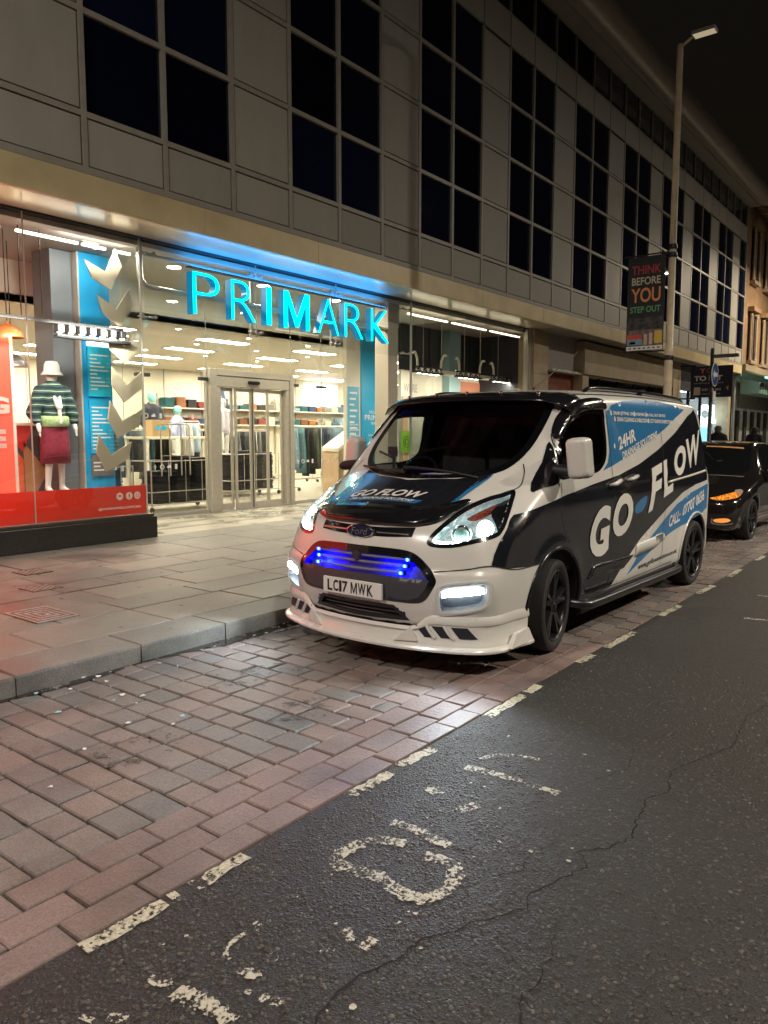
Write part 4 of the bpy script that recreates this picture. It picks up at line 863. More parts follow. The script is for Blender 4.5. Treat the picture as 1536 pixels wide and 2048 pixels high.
# clothes rails with hanging jeans
def rail(x0, x1, y, z, label):
    t = thing('clothes_rail', label, 'clothes rail', ((x0+x1)/2, y, PZ)); h = (x1-x0)/2; zz = z-PZ
    MB().tube([(-h,0,.12),(-h,0,zz-.05),(-h+.05,0,zz),(h-.05,0,zz),(h,0,zz-.05),(h,0,.12)], .018, 8).build('rail', steel_m, t)
    for sx in (-1, 1):
        MB().tube([(sx*h,-.25,.1),(sx*h,.25,.1)], .018, 8).build('foot', steel_m, t)
        for sy in (-.22, .22): MB().lathe([(0,-.02),(.045,-.018),(.045,.018),(0,.02)], (sx*h, sy, .048), 'x', 12).build('castor', black_m, t)
    MB().tube([(-h,0,.3),(h,0,.3)], .014, 8).build('shelf_bar', steel_m, t); return t
def garment(x, y, z, w, l, m, rz, label, group, flare=1.12):
    V = []; F = []; n = 12; lv = 6
    for j in range(lv+1):
        s = j/lv; ww = w*(.82+(flare-.82)*s)
        for i in range(n):
            q = 2*math.pi*i/n; V.append((ww/2*math.cos(q)*(1+.06*math.sin(5*q+j)), .055*math.sin(q)*(1+.25*math.sin(3*q+j*.7))+.012*math.sin(j+i), -l*s))
    F = [(j*n+i, (j+1)*n+i, (j+1)*n+(i+1) % n, j*n+(i+1) % n) for j in range(lv) for i in range(n)]+[tuple(range(n)), tuple(range(lv*n+n-1, lv*n-1, -1))]
    o = mesh_obj('hanging_garment', V, F, m, None, True); o.location = (x, y, z); o.rotation_euler = (0, 0, rz); return tag(o, label, 'garment', group)
jeans = [('pale blue denim',(.16,.24,.30)),('mid grey denim',(.10,.11,.12)),('dark indigo denim',(.03,.045,.08)),('olive cotton',(.08,.085,.05)),('black denim',(.015,.015,.017)),('teal denim',(.08,.19,.21))]
rail(14.3, 16.9, 14.0, 1.80, 'wheeled steel clothes rail hung with jeans, right of the sliding doors')
for i in range(13):
    nmj, cj = jeans[(i*5+i//3) % 6]; garment(14.42+i*.19, 14.0+rs.uniform(-.03,.03), 1.76, .40, rs.uniform(1.0,1.3), mat(nmj, cj, .9, noise=(20,.25)), R(70+rs.uniform(-12,12)), '%s trousers, %s from the left on the rail beside the doors' % (nmj, ORD[i]), 'jeans on the rail beside the doors')
rail(17.4, 20.4, 16.2, 1.75, 'long steel clothes rail deeper in the shop, in front of the wall shelf')
for i in range(14):
    nmj, cj = jeans[(i*7+1) % 6]; garment(17.55+i*.2, 16.2, 1.71, .42, rs.uniform(.8,1.2), mat(nmj, cj, .9), R(75+rs.uniform(-10,10)), '%s garment, %s from the left on the deeper rail' % (nmj, ORD[i]), 'clothes on the deeper rail')
rail(11.9, 13.9, 17.2, 1.95, 'steel clothes rail of pale tops far behind the left glass panel')
for i in range(9): garment(12.05+i*.21, 17.2, 1.9, .45, rs.uniform(.7,.9), mat(['white cotton','pale grey cotton','pale blue cotton'][i % 3], [(.75,.74,.70),(.5,.5,.48),(.4,.52,.62)][i % 3], .9), R(70+rs.uniform(-15,15)), '%s top, %s from the left on the far left rail' % (['white','pale grey','pale blue'][i % 3], ORD[i]), 'tops on the far left rail')
rail(8.7, 11.2, 14.9, 1.72, 'steel clothes rail of dark jackets behind the left cage of jeans')
for i in range(12):
    nmj, cj = jeans[(i*5+2) % 6]; garment(8.85+i*.2, 14.9, 1.68, .46, rs.uniform(.8,1.1), mat(nmj, cj, .9, noise=(20,.25)), R(72+rs.uniform(-14,14)), '%s jacket, %s from the left on the rail behind the left cage' % (nmj, ORD[i]), 'jackets behind the left cage')
rail(13.9, 17.6, 18.3, 1.72, 'long clothes rail against the back wall shelf, seen through the doors')
for i in range(15):
    nmj, cj = jeans[(i*3+4) % 6]; garment(14.05+i*.24, 18.3, 1.68, .46, rs.uniform(.9,1.2), mat(nmj, cj, .9, noise=(20,.25)), R(72+rs.uniform(-14,14)), '%s clothing, %s from the left on the rail at the back wall' % (nmj, ORD[i]), 'clothes on the back wall rail')
garment(17.3, 13.6, 1.95, .62, 1.25, mat('dark teal knit', (.02,.07,.09), .95), R(20), 'dark teal coat hanging beside the blue column', None)
# cages of jeans
def jeans_stack(name, x, y, w, d, h, label, seed):
    r = random.Random(seed); mb = MB(); z = 0
    while z < h:
        t = r.uniform(.022, .034); a, b = r.uniform(-.018, .018), r.uniform(-.014, .014)
        n = 14; V = []
        for zz, k in ((z, .96), (z+t*.5, 1.0), (z+t*.95, .96)):
            for i in range(n):
                q = 2*math.pi*i/n; c, s = math.cos(q), math.sin(q); e = 5
                rr = 1/((abs(c)**e+abs(s)**e)**(1/e)); V.append((a+w/2*k*rr*c*(1+.02*r.random()), b+d/2*k*rr*s*(1+.02*r.random()), zz+.004*r.random()))
        mb.add(V, [(j*n+i, j*n+(i+1) % n, (j+1)*n+(i+1) % n, (j+1)*n+i) for j in (0,1) for i in range(n)]+[tuple(range(n-1,-1,-1)), tuple(range(2*n, 3*n))]); z += t
    o = mb.build(name, mat('black folded denim', (.017,.017,.019), .8, noise=(40,.3))); o.location = (x, y, .28); return tag(o, label, 'jeans')
def cage(x0, x1, y0, y1, h, label, tall=None):
    t = thing('wire_cage', label, 'cage', ((x0+x1)/2, (y0+y1)/2, PZ)); a, b = (x1-x0)/2, (y1-y0)/2; r = .013
    for sx in (-1,1):
        for sy in (-1,1): MB().tube([(sx*a, sy*b, .1), (sx*a, sy*b, h)], r, 8).build('post', steel_m, t); MB().lathe([(0,-.02),(.05,-.018),(.05,.018),(0,.02)], (sx*a, sy*b, .05), 'x', 12).build('castor', black_m, t)
    for z in (.14, .38, h-.02):
        for sy in (-1,1): MB().tube([(-a, sy*b, z), (a, sy*b, z)], r*.8, 6).build('rung', steel_m, t)
        for sx in (-1,1): MB().tube([(sx*a, -b, z), (sx*a, b, z)], r*.8, 6).build('rung', steel_m, t)
    for k in range(1, 4): MB().tube([(-a+2*a*k/4, -b, .14), (-a+2*a*k/4, -b, h)], r*.6, 6).build('wire', steel_m, t)
    MB().box(-a, a, -b, b, .135, .15).build('base', alu_m, t)
    if tall:
        for xx in tall: MB().tube([(xx,-b,h-.3),(xx,-b,h+.62),(xx+.04,-b,h+.68),(xx+.42,-b,h+.68),(xx+.46,-b,h+.62),(xx+.46,-b,h-.3)], .014, 8).build('handle', steel_m, t)
cage(8.62, 10.2, 12.1, 12.75, .98, 'wheeled wire cage full of black jeans, left of the sliding doors', (-.55, -.35))
for i, x in enumerate((8.95, 9.42, 9.88)): jeans_stack('folded_jeans', x, 12.42, .42, .5, (.62, .88, .84)[i], 'tall pile of black folded jeans in the left cage, %s from the left' % ORD[i], i)
cage(11.9, 13.4, 13.6, 14.3, 1.02, 'wheeled wire cage full of dark jeans seen through the sliding doors')
for i, x in enumerate((12.15, 12.63, 13.12)): jeans_stack('folded_jeans', x, 13.95, .44, .55, (.82, .9, .86)[i], 'tall pile of dark folded jeans behind the sliding doors, %s from the left' % ORD[i], 7+i)
cage(7.3, 8.3, 12.2, 12.8, .9, 'wire cage of black jeans next to the display window corner'); jeans_stack('folded_jeans', 7.8, 12.5, .8, .5, .75, 'broad pile of black jeans next to the display window corner', 20)
t = thing('box', 'brown cardboard box with a blue arrow, on the cages', 'box', (10.3, 14.2, 1.55)); MB().box(-.22, .22, -.15, .15, 0, .36, .01).build('carton', mat('brown cardboard', (.42,.30,.15), .8), t); MB().box(-.14, .14, -.153, -.15, .14, .22).build('blue_arrow', cyan_p, t)
t = thing('display_table', 'pale display table under the cardboard box', 'table', (10.6, 14.3, PZ)); MB().box(-.8, .8, -.4, .4, 1.36, 1.42, .01).build('table_top', white_m, t)
for sx in (-.75, .75):
    for sy in (-.35, .35): MB().box(sx-.03, sx+.03, sy-.03, sy+.03, 0, 1.36).build('leg', white_m, t)
# posters and lit signs inside
t = thing('poster', 'tall fashion poster of a seated model on the back wall', 'poster', (17.05, 19.95, 2.3)); MB().box(-.35, .35, 0, .03, 0, 1.2).build('board', mat('pale poster', (.62,.66,.72), .5), t); MB().prism([(-.15,.02),(.2,.02),(.22,.4),(.12,.62),(.12,.78),(.02,.9),(-.06,.78),(-.05,.62),(-.2,.45)], -.012, -.004, 'y').build('figure_print', mat('poster figure print', (.12,.16,.26), .6), t)
t = thing('lit_sign', 'white lit store sign high on the back wall', 'sign', (22.0, 19.95, 2.85)); MB().box(-.9, .9, 0, .05, -.15, .6).build('panel', emit('white lit panel', (1.,1.,.98), 6.), t)
text_rect('KIDS', 21.3, 22.7, 2.85, 3.2, 19.94, mat('grey print', (.45,.45,.45), .6), 'sign_lettering', t, .03) if False else None
# entrance columns and cyan welcome panel
t = thing('welcome_panel', 'cyan panel with white welcome lettering right of the entrance', 'panel', (14.35, 11.3, PZ))
MB().box(13.80, 14.95, 11.28, 11.36, PZ, 3.95).build('board', cyan_p, t, world=True); MB().box(13.3, 13.79, 11.3, 11.4, PZ, 4.2).build('white_column', white_m, t, world=True)
for tx, a, b, z0, z1 in (('WELCOME TO',14.08,14.55,2.08,2.15),('PRIMARK',13.92,14.82,1.93,2.05),('GLASGOW',14.16,14.5,1.83,1.89),('LEVEL 1 WOMEN',14.05,14.6,1.55,1.60),('LEVEL 0 MEN',14.1,14.55,1.45,1.5)): text_rect(tx, a, b, z0, z1, 11.276, wprint, 'lettering', t, .01)
t = thing('info_stand', 'slim pale blue notice stand before the welcome panel', 'notice stand', (13.35, 11.15, PZ)); MB().box(13.15, 13.52, 11.12, 11.15, 1.15, 2.66).build('board', mat('mid blue print', (.10,.42,.62), .5), t, world=True); MB().box(13.28, 13.38, 11.12, 11.15, PZ, 1.15).box(13.1, 13.6, 11.05, 11.25, PZ, PZ+.03).build('stand', alu_m, t, world=True)
for k in range(9): MB().box(13.19, 13.45-.05*(k % 3), 11.117, 11.12, 2.5-.13*k, 2.54-.13*k).build('print_line', wprint, t, world=True)
for tx, z in (("Let your", 1.78), ("pre-loved", 1.66), ("be re-worn", 1.54)): text_rect(tx, 13.18, 13.49, z, z+.07, 11.116, wprint, 'lettering', t, .02)
t = thing('recycling_bank', 'slanted clothes recycling bank at the right end of the entrance', 'recycling bank', (14.0, 11.75, PZ)); MB().prism([(13.35,PZ),(14.5,PZ),(14.5,1.75),(13.35,1.18)], 11.6, 12.1, 'y').build('body', mat('pale timber print', (.55,.38,.22), .6), t, world=True); MB().prism([(13.33,1.2),(14.5,1.78),(14.5,1.86),(13.33,1.28)], 11.58, 12.12, 'y').build('lid', white_m, t, world=True)

# ---- mannequins
mq_m = mat('glossy white mannequin', (.80,.78,.74), .35); 
def manq_fn(): return blob_fn([((0,0,1.70),(0,.01,1.63),.085,.075,.95),((0,.005,1.60),(0,.01,1.48),.05,.055),((-.14,.01,1.42),(.14,.01,1.42),.065,.065),((0,.01,1.40),(0,.0,1.22),.125,.105,.72),((0,0,1.2),(0,.005,1.08),.105,.10,.72),((-.06,0,.98),(.06,0,.98),.115,.115,.8),
   ((-.08,0,.95),(-.10,-.02,.52),.085,.055),((-.10,-.02,.52),(-.11,.03,.1),.055,.036),((-.11,.03,.07),(-.12,-.10,.03),.036,.03),((.08,0,.95),(.10,.02,.52),.085,.055),((.10,.02,.52),(.11,.05,.1),.055,.036),((.11,.05,.07),(.13,-.08,.03),.036,.03),
   ((-.19,.01,1.41),(-.27,.02,1.14),.05,.038),((-.27,.02,1.14),(-.26,-.07,.92),.038,.026),((-.26,-.07,.91),(-.255,-.10,.80),.028,.014,.6),((.19,.01,1.41),(.27,.02,1.14),.05,.038),((.27,.02,1.14),(.29,-.05,.92),.038,.026),((.29,-.05,.91),(.29,-.08,.80),.028,.014,.6)], .035)
mqV, mqF = surface_nets(manq_fn(), (-.4,-.3,-.03), (.42,.3,1.85), .02)
mqf = manq_fn()
mqt = thing('mannequin', 'white mannequin in a bucket hat, striped green cardigan and burgundy skirt in the left window', 'mannequin', (5.70, 10.2, .77))
mb_ = mesh_obj('body', mqV, mqF, mq_m, mqt, True)
topf = blob_fn([((-.14,.01,1.42),(.14,.01,1.42),.075,.075),((0,.01,1.42),(0,.0,1.02),.155,.165,.8),((-.18,.01,1.42),(-.28,.02,1.12),.085,.085),((.18,.01,1.42),(.28,.02,1.12),.085,.085),((-.28,.02,1.12),(-.27,-.03,1.02),.085,.06),((.28,.02,1.12),(.29,-.02,1.02),.085,.06)], .04)
cardf = lambda x, y, z: np.maximum(topf(x, y, z), np.maximum(-(np.hypot(x*1.0, (z-1.5)*.55)-.075)*np.where(y < 0, 1, -1), -topf(x, y, z)-.03))
def knit():
    m = bpy.data.materials.new('striped green knit'); m.use_nodes = True; N = m.node_tree.nodes; L = m.node_tree.links; b = N['Principled BSDF']; tc = N.new('ShaderNodeTexCoord')
    w = N.new('ShaderNodeTexWave'); w.bands_direction = 'Z'; w.inputs['Scale'].default_value = 3.2; w.inputs['Distortion'].default_value = 2.5; L.new(tc.outputs['Object'], w.inputs['Vector'])
    cr = N.new('ShaderNodeValToRGB'); cr.color_ramp.interpolation = 'CONSTANT'; e = cr.color_ramp.elements; e[0].color = (.012,.02,.03,1); e[1].position = .45; e[1].color = (.03,.20,.12,1); x = e.new(.62); x.color = (.015,.03,.04,1); x = e.new(.93); x.color = (.30,.36,.28,1)
    L.new(w.outputs['Fac'], cr.inputs[0]); L.new(cr.outputs[0], b.inputs['Base Color']); b.inputs['Roughness'].default_value = .9; return m
cV, cF = surface_nets(topf, (-.45,-.3,.85), (.45,.3,1.6), .022); mesh_obj('cardigan', cV, cF, knit(), mqt, True)
fr_ = blob_fn([((-.05,-.02,1.50),(-.02,-.155,1.2),.03,.026),((.05,-.02,1.50),(.02,-.155,1.2),.03,.026),((0,-.15,1.2),(0,-.17,.98),.026,.026)], .02); fV, fF = surface_nets(fr_, (-.15,-.25,.9), (.15,.1,1.6), .015); mesh_obj('cardigan_trim', fV, fF, mat('pale knit trim', (.62,.60,.55), .9), mqt, True)
hem = MB(); hem.lathe([(.185,.93),(.205,.95),(.205,1.06),(.19,1.08)], (0,0,0), 'z', 30, 1, .85); hem.build('cardigan_hem', mat('pale green hem', (.35,.48,.22), .9, noise=(30,.3)), mqt, True)
sk = MB(); prof = [(.155,1.0),(.185,.92),(.20,.78),(.205,.6),(.215,.42),(.205,.42)]; sk.lathe(prof, (0,0,0), 'z', 36, 1, .72); sk.build('skirt', mat('burgundy cord skirt', (.22,.012,.035), .8, noise=(25,.35)), mqt, True)
h = MB(); h.lathe([(0,1.84),(.075,1.83),(.10,1.78),(.105,1.70),(.15,1.645),(.145,1.64),(.10,1.69)], (0,.0,0), 'z', 28); h.build('bucket_hat', mat('white felt hat', (.82,.80,.76), .8), mqt, True)
sc_ = MB(); sc_.lathe([(.07,1.44),(.085,1.47),(.08,1.53),(.06,1.55)], (0,.005,0), 'z', 24); sc_.build('neck_scarf', mat('burgundy check scarf', (.35,.05,.07), .85, noise=(40,.6)), mqt, True)
t = thing('display_block', 'pale display block under the mannequin', 'display block', (5.7, 10.2, .474)); MB().box(-.9, .8, -.35, .4, 0, .294, .01).build('block', MATS['pale display floor'], t)
def mini_manq(loc, label, top, headm, rz=0, sc=1.0):
    t = thing('mannequin', label, 'mannequin', loc, rz, 'mannequins inside the shop'); t.scale = (sc, sc, sc)
    o = bpy.data.objects.new('body', mb_.data); COL.objects.link(o); o.parent = t
    tV = cV; mm = bpy.data.meshes.new('top'); mm.from_pydata([tuple(v) for v in cV], [], [tuple(int(i) for i in f) for f in cF]); mm.materials.append(top); o = bpy.data.objects.new('top', mm); COL.objects.link(o); o.parent = t; mm.polygons.foreach_set('use_smooth', [True]*len(mm.polygons))
    if headm: MB().lathe([(0,1.80),(.07,1.785),(.098,1.72),(.092,1.64),(.075,1.60)], (0,0,0), 'z', 20).build('cap', headm, t, True)
    MB().lathe([(0,0),(.22,0),(.22,-.02),(0,-.02)], (0,0,.0), 'z', 24).build('stand', alu_m, t)
tt = thing('display_plinth', 'white display plinth carrying the mannequin behind the doors', 'plinth', (12.87, 15, PZ)); MB().box(-.5, .5, -.4, .4, 0, .55, .01).build('block', white_m, tt)
mini_manq((12.87, 15.0, .70), 'bare headed mannequin in a pale crop top behind the sliding doors', mat('pale mauve cotton', (.55,.52,.60), .9), None)
gcap = mat('mint green cap', (.22,.62,.50), .7)
for i, (x, y, z, c) in enumerate(((11.5,16,.78,(.03,.035,.05)),(11.75,16.4,.84,(.05,.03,.05)),(11.93,15.6,.5,(.38,.42,.60)))):
    mini_manq((x, y, z), 'mint capped mannequin far behind the left glass panel, %s from the left' % ORD[i], mat('mannequin top %d' % i, c, .9), gcap, R(15*i))
tt = thing('display_plinth', 'low white plinth under the mint capped mannequins', 'plinth', (11.75, 16, PZ)); MB().box(-.6, .6, .2, .8, 0, .66, .01).box(-.6, .1, -.3, .19, 0, .62, .01).box(.0, .5, -.75, -.31, 0, .35, .01).build('block', white_m, tt)
# ---- left window display
chev_m = vinyl('matt champagne card', (.62,.56,.41), .25)
C7 = [(6.13,4.11),(6.33,3.60),(6.44,3.10),(6.49,2.58),(6.45,2.05),(6.31,1.55),(6.10,1.08)]
cp = [(-.27,.45),(0,.25),(.25,.53),(.28,.28),(0,0),(-.23,.20)]
for i, (x, z) in enumerate(C7):
    j = min(max(i, 1), 5); dx, dz = C7[j+1][0]-C7[j-1][0], C7[j+1][1]-C7[j-1][1]; a = math.atan2(dx, -dz)
    P = [(x+px*math.cos(a)-pz*math.sin(a), z+px*math.sin(a)+pz*math.cos(a)) for px, pz in cp]
    o = MB().prism([(p[0]-x, p[1]-z) for p in P], 0, .02, 'y').build('hanging_chevron', chev_m); o.location = (x, 9.70-.02*i, z)
    tag(o, 'champagne coloured card chevron hung in the left window, %s from the top' % ORD[i], 'chevron', 'chevrons hung in the left window')
t = thing('blue_poster_column', 'tall blue column lined with white edged posters behind the chevrons', 'column', (6.45, 10.3, .474))
MB().box(6.22, 6.70, 10.30, 10.6, .48, 4.19).build('board', mat('bright blue print', (.01,.33,.66), .45), t, world=True); MB().box(6.19, 6.215, 10.29, 10.6, .48, 4.19).build('edge', alu_m, t, world=True)
for z0, z1, c in ((2.15,2.86,(.02,.52,.72)),(1.32,2.10,(.02,.42,.70)),(.98,1.29,(.16,.15,.14))):
    p = MB().box(6.30, 6.66, 10.275, 10.295, z0, z1).build('poster', mat('poster ground %.2f' % z0, c, .4), t, world=True)
    for k in range(int((z1-z0)/.055)-2): MB().box(6.33, 6.62-.06*((k*7) % 4), 10.271, 10.274, z1-.12-.055*k, z1-.10-.055*k).build('print_line', wprint, t, world=True)
MB().box(6.30, 6.66, 10.27, 10.29, 2.88, 3.0).build('lit_header', emit('poster header light', (.95,.98,1.), 3.), t, world=True)
t = thing('grey_column', 'slate grey column standing between the mannequin and the blue posters', 'column', (6.03, 10.5, .474)); MB().box(5.86, 6.18, 10.42, 10.9, .48, 4.19).build('shaft', mat('slate grey paint', (.16,.18,.20), .5, noise=(3,.1)), t, world=True)
t = thing('pink_panel', 'pale pink partition at the right end of the left window', 'panel', (6.75, 10.75, .13)); MB().box(6.72, 6.80, 10.65, 11.35, PZ, 4.19).build('board', mat('pale pink board', (.62,.50,.45), .5), t, world=True); MB().box(6.81, 6.86, 10.6, 11.35, PZ, 4.19).build('edge', dkgrey_m, t, world=True)
t = thing('red_display_wall', 'lit red display wall with cut letters at the far left of the window', 'display wall', (3.6, 10.0, .474)); redE = mat('lit red acrylic', (.80,.06,.035), .4, emit=((1.,.06,.035), 1.1))
MB().box(-1.5, 5.02, 10.0, 10.1, .48, 2.95).build('board', redE, t, world=True); MB().box(5.022, 5.06, 9.99, 10.12, .48, 2.97).build('edge', cream_m, t, world=True)
text_rect('G', 4.72, 4.98, 1.86, 2.08, 9.985, mat('pale pink print', (.72,.48,.42), .5), 'cut_letter', t, .05); text_rect('E', 4.76, 4.92, 1.42, 1.66, 9.985, MATS['pale pink print'], 'cut_letter', t, .05)
t = thing('triangle_backdrop', 'backdrop of orange, red and gold triangles behind the mannequin', 'backdrop', (5.4, 10.62, .474))
MB().box(5.08, 5.84, 10.62, 10.66, .48, 1.72).build('board', mat('slate board', (.10,.11,.13), .5), t, world=True)
for tri, c in ((((5.09,1.70),(5.45,1.25),(5.09,.85)),(.72,.16,.05)),(((5.09,.84),(5.45,1.24),(5.45,.5),(5.09,.5)),(.75,.22,.10)),(((5.46,1.5),(5.80,1.05),(5.46,.5)),(.48,.33,.16)),(((5.10,1.715),(5.60,1.715),(5.46,1.35)),(.60,.05,.04))):
    MB().prism(tri, 10.605, 10.618, 'y').build('triangle', mat('triangle %.2f %.2f' % (c[0], c[1]), c, .5), t, world=True)
MB().box(5.06, 5.86, 10.55, 10.7, 1.722, 1.76).build('top_rail', cream_m, t, world=True)
for i, (x, y, z, c, nm) in enumerate(((4.98,9.95,2.84,(.45,.14,.04),'copper'),(5.30,10.5,2.52,(.30,.29,.28),'grey'))):
    t = thing('pendant_lamp', '%s dome pendant lamp hanging in the left window' % nm, 'lamp', (x, y, z), group='pendant lamps in the left window')
    MB().lathe([(.2,0),(.19,.05),(.15,.11),(.09,.15),(.03,.17),(.025,.2)], (0,0,0), 'z', 24).build('shade', mat(nm+' lamp shade', c, .35, .5), t, True); MB().tube([(0,0,.19),(0,0,4.19-z)], .006, 6).build('cord', black_m, t); MB().lathe([(0,-.02),(.05,0),(.05,.05),(0,.08)], (0,0,.03), 'z', 14).build('bulb', emit('pendant bulb', (1.,.72,.40), 25.), t, True)
t = thing('light_track', 'black lighting bar with spotlights across the left window', 'light track', (5, 9.62, 3.05)); MB().box(3.4, 6.46, 9.60, 9.64, 3.04, 3.08).build('bar', black_m, t, world=True)
spotE = emit('track spot face', (1.,.95,.86), 26.)
for k in range(7):
    x = 5.5+k*.155; f = MB().box(x-.045, x+.045, 9.56, 9.68, 2.93, 3.035, .008).build('spot_body', black_m, t, world=True); MB().lathe([(0,0),(.035,0)], (x, 9.60, 2.928), 'z', 12).build('spot_lamp', spotE, t, world=True)
def area_lamp(loc, sx, sy, en, col, par, rot=(0,0,0)):
    li = bpy.data.lights.new('spot_glow', 'AREA'); li.shape = 'RECTANGLE'; li.size = sx; li.size_y = sy; li.energy = en; li.color = col; lo_ = bpy.data.objects.new('spot_glow', li); COL.objects.link(lo_); lo_.parent = par; lo_.location = Vector(loc)-par.location; lo_.rotation_euler = rot
area_lamp((5.9, 9.42, 3.02), 1.0, .06, 30, (1.,.94,.84), t, (R(35),0,0)); area_lamp((4.4, 9.42, 3.03), 1.6, .06, 30, (1.,.90,.80), t, (R(35),0,0)); area_lamp((6.0, 9.42, 4.15), 1.0, .06, 22, (1.,.94,.84), t, (R(40),0,0))
MB().box(5.45, 6.55, 9.57, 9.67, 2.86, 2.90, .006).build('lower_bar', black_m, t, world=True)
for ri, (x, y) in enumerate(((4.45, 9.7), (4.68, 9.7), (5.02, 9.65), (5.30, 9.65))):
    o = MB().tube([(0,0,0),(0,0,1.12)], .007, 6).build('hanging_rod', mat('dark bronze rod', (.08,.06,.05), .4, .6)); o.location = (x, y, 3.08); tag(o, 'thin dark rod carrying the lighting bar of the left window, %s from the left' % ORD[ri], 'rod', 'rods of the lighting bar')
for i, (a, b) in enumerate(((.9,2.8),(3.0,4.7),(4.9,5.72),(5.78,6.12),(6.25,6.5))):
    o = MB().box(0, b-a, -.02, .02, -.03, 0).build('tube_light', emit('window tube', (1.,.88,.70), 3.5)); o.location = (a, 9.46, 4.10); tag(o, 'slim white tube light at the top of the left window, %s from the left' % ORD[i], 'light', 'tube lights of the left window')
# ---- right window display
t = thing('window_backdrop', 'pale partition with dark upper band behind the right window', 'partition', (16.5, 10.85, .474))
MB().box(14.72, 18.4, 10.82, 10.9, .48, 3.12).build('lower_board', white_m, t, world=True); MB().box(14.72, 18.4, 10.83, 10.9, 3.125, 4.19).build('upper_board', mat('charcoal panel', (.03,.034,.04), .45), t, world=True)
MB().box(18.3, 18.4, 9.5, 10.82, .48, 4.19).build('side_board', MATS['charcoal panel'], t, world=True)
for x in (15.3, 15.9, 17.2, 17.8): MB().box(x-.008, x+.008, 10.815, 10.828, 3.13, 4.19).build('panel_joint', black_m, t, world=True)
MB().box(14.72, 18.3, 10.2, 10.4, 3.02, 3.12, .005).build('shelf_beam', white_m, t, world=True)
text_rect('WARE', 14.82, 15.38, 2.60, 2.80, 10.815, mat('grey lettering', (.35,.34,.32), .6), 'lettering', t, .01)
MB().box(16.48, 17.0, 10.6, 10.81, .48, 4.19).build('teal_column', mat('pale teal paint', (.26,.40,.42), .5), t, world=True); MB().box(17.14, 18.3, 10.79, 10.815, .6, 2.98).build('terracotta_board', mat('terracotta print', (.55,.22,.13), .6), t, world=True); MB().box(14.74, 14.95, 10.79, 10.815, .6, 2.5).build('apricot_board', mat('apricot print', (.75,.45,.24), .6), t, world=True)
o = MB().box(-.22, .22, -.012, 0, -.26, .26).build('green_poster', mat('lime green poster', (.30,.62,.04), .5)); o.location = (14.88, 10.78, 1.42); tag(o, 'lime green poster with a ring emblem, seen through the van windscreen', 'poster'); ringmesh(0, 0, .14, .14, .02, -.018, -.013).build('ring', mat('dark green print', (.08,.22,.03), .5), o); ringmesh(0, 0, .08, .08, .03, -.018, -.013).build('ring', MATS['dark green print'], o)
chrome_m = mat('chrome spot', (.7,.7,.7), .15, 1.)
for i, x in enumerate((14.5, 16.25, 17.9)):
    t = thing('spotlight_rig', 'black spotlight cluster on a white strap in the right window, %s from the left' % ORD[i], 'spotlight', (x, 9.9, 2.98), group='spotlight clusters in the right window')
    MB().box(-.5, .5, -.05, .05, .10, .13, .004).box(-.56, .56, -.06, .06, -.02, .02, .004).build('frame', black_m, t); MB().tube([(-.5,0,.12),(-.56,0,0)], .012, 6).tube([(.5,0,.12),(.56,0,0)], .012, 6).build('bracket', black_m, t)
    for k in range(4): 
        xx = -.36+k*.24; MB().lathe([(.06,-.03),(.065,.0),(.05,.07),(.02,.1)], (xx,0,0), 'z', 14).build('spot_body', chrome_m, t, True); MB().lathe([(0,-.031),(.05,-.031)], (xx,0,0), 'z', 14).build('spot_lamp', spotE, t)
    for xx in (-.42, .55):
        st = catmull([(xx-.02,0,.13),(xx,0,.3),(xx+.09,0,.43),(xx+.2,0,.44)] if xx > 0 else [(xx,0,.13),(xx-.02,0,.3),(xx-.1,0,.42),(xx-.18,0,.40)], 5, False); MB().tube(st, .028, 8).build('strap', white_m, t, True)
    area_lamp((x, 9.9, 2.94), .8, .08, 17, (1.,.92,.74), t, (R(25),0,0))
    MB().tube([(.55,0,.43),(.55,0,1.2)], .008, 6).tube([(-.2,0,.13),(-.2,0,1.2)], .005, 6).build('suspension_wire', alu_m, t)
for i, (a, b) in enumerate(((13.1,14.6),(14.8,16.3),(16.5,18.0))):
    o = MB().box(0, b-a, -.02, .02, -.03, 0).build('tube_light', emit('added right soffit tube', (1.,.88,.66), 3.)); o.location = (a, 9.46, 4.10); tag(o, 'slim warm tube added at the right window top to light the soffit, %s from the left' % ORD[i], 'light', 'tubes added to light the right soffit')  # added tubes, put in to brighten the cream soffit outside
t = thing('mannequin', 'pale mannequin torso in a mint dress in the right window', 'mannequin', (15.7, 10.4, .5), 0, 'mannequins inside the shop')
o = bpy.data.objects.new('body', mb_.data); COL.objects.link(o); o.parent = t; MB().lathe([(.14,1.38),(.15,1.2),(.12,1.08),(.2,.9),(.27,.5),(.25,.5)], (0,0,0), 'z', 28, 1, .75).build('dress', mat('mint dress', (.35,.62,.50), .8), t, True)
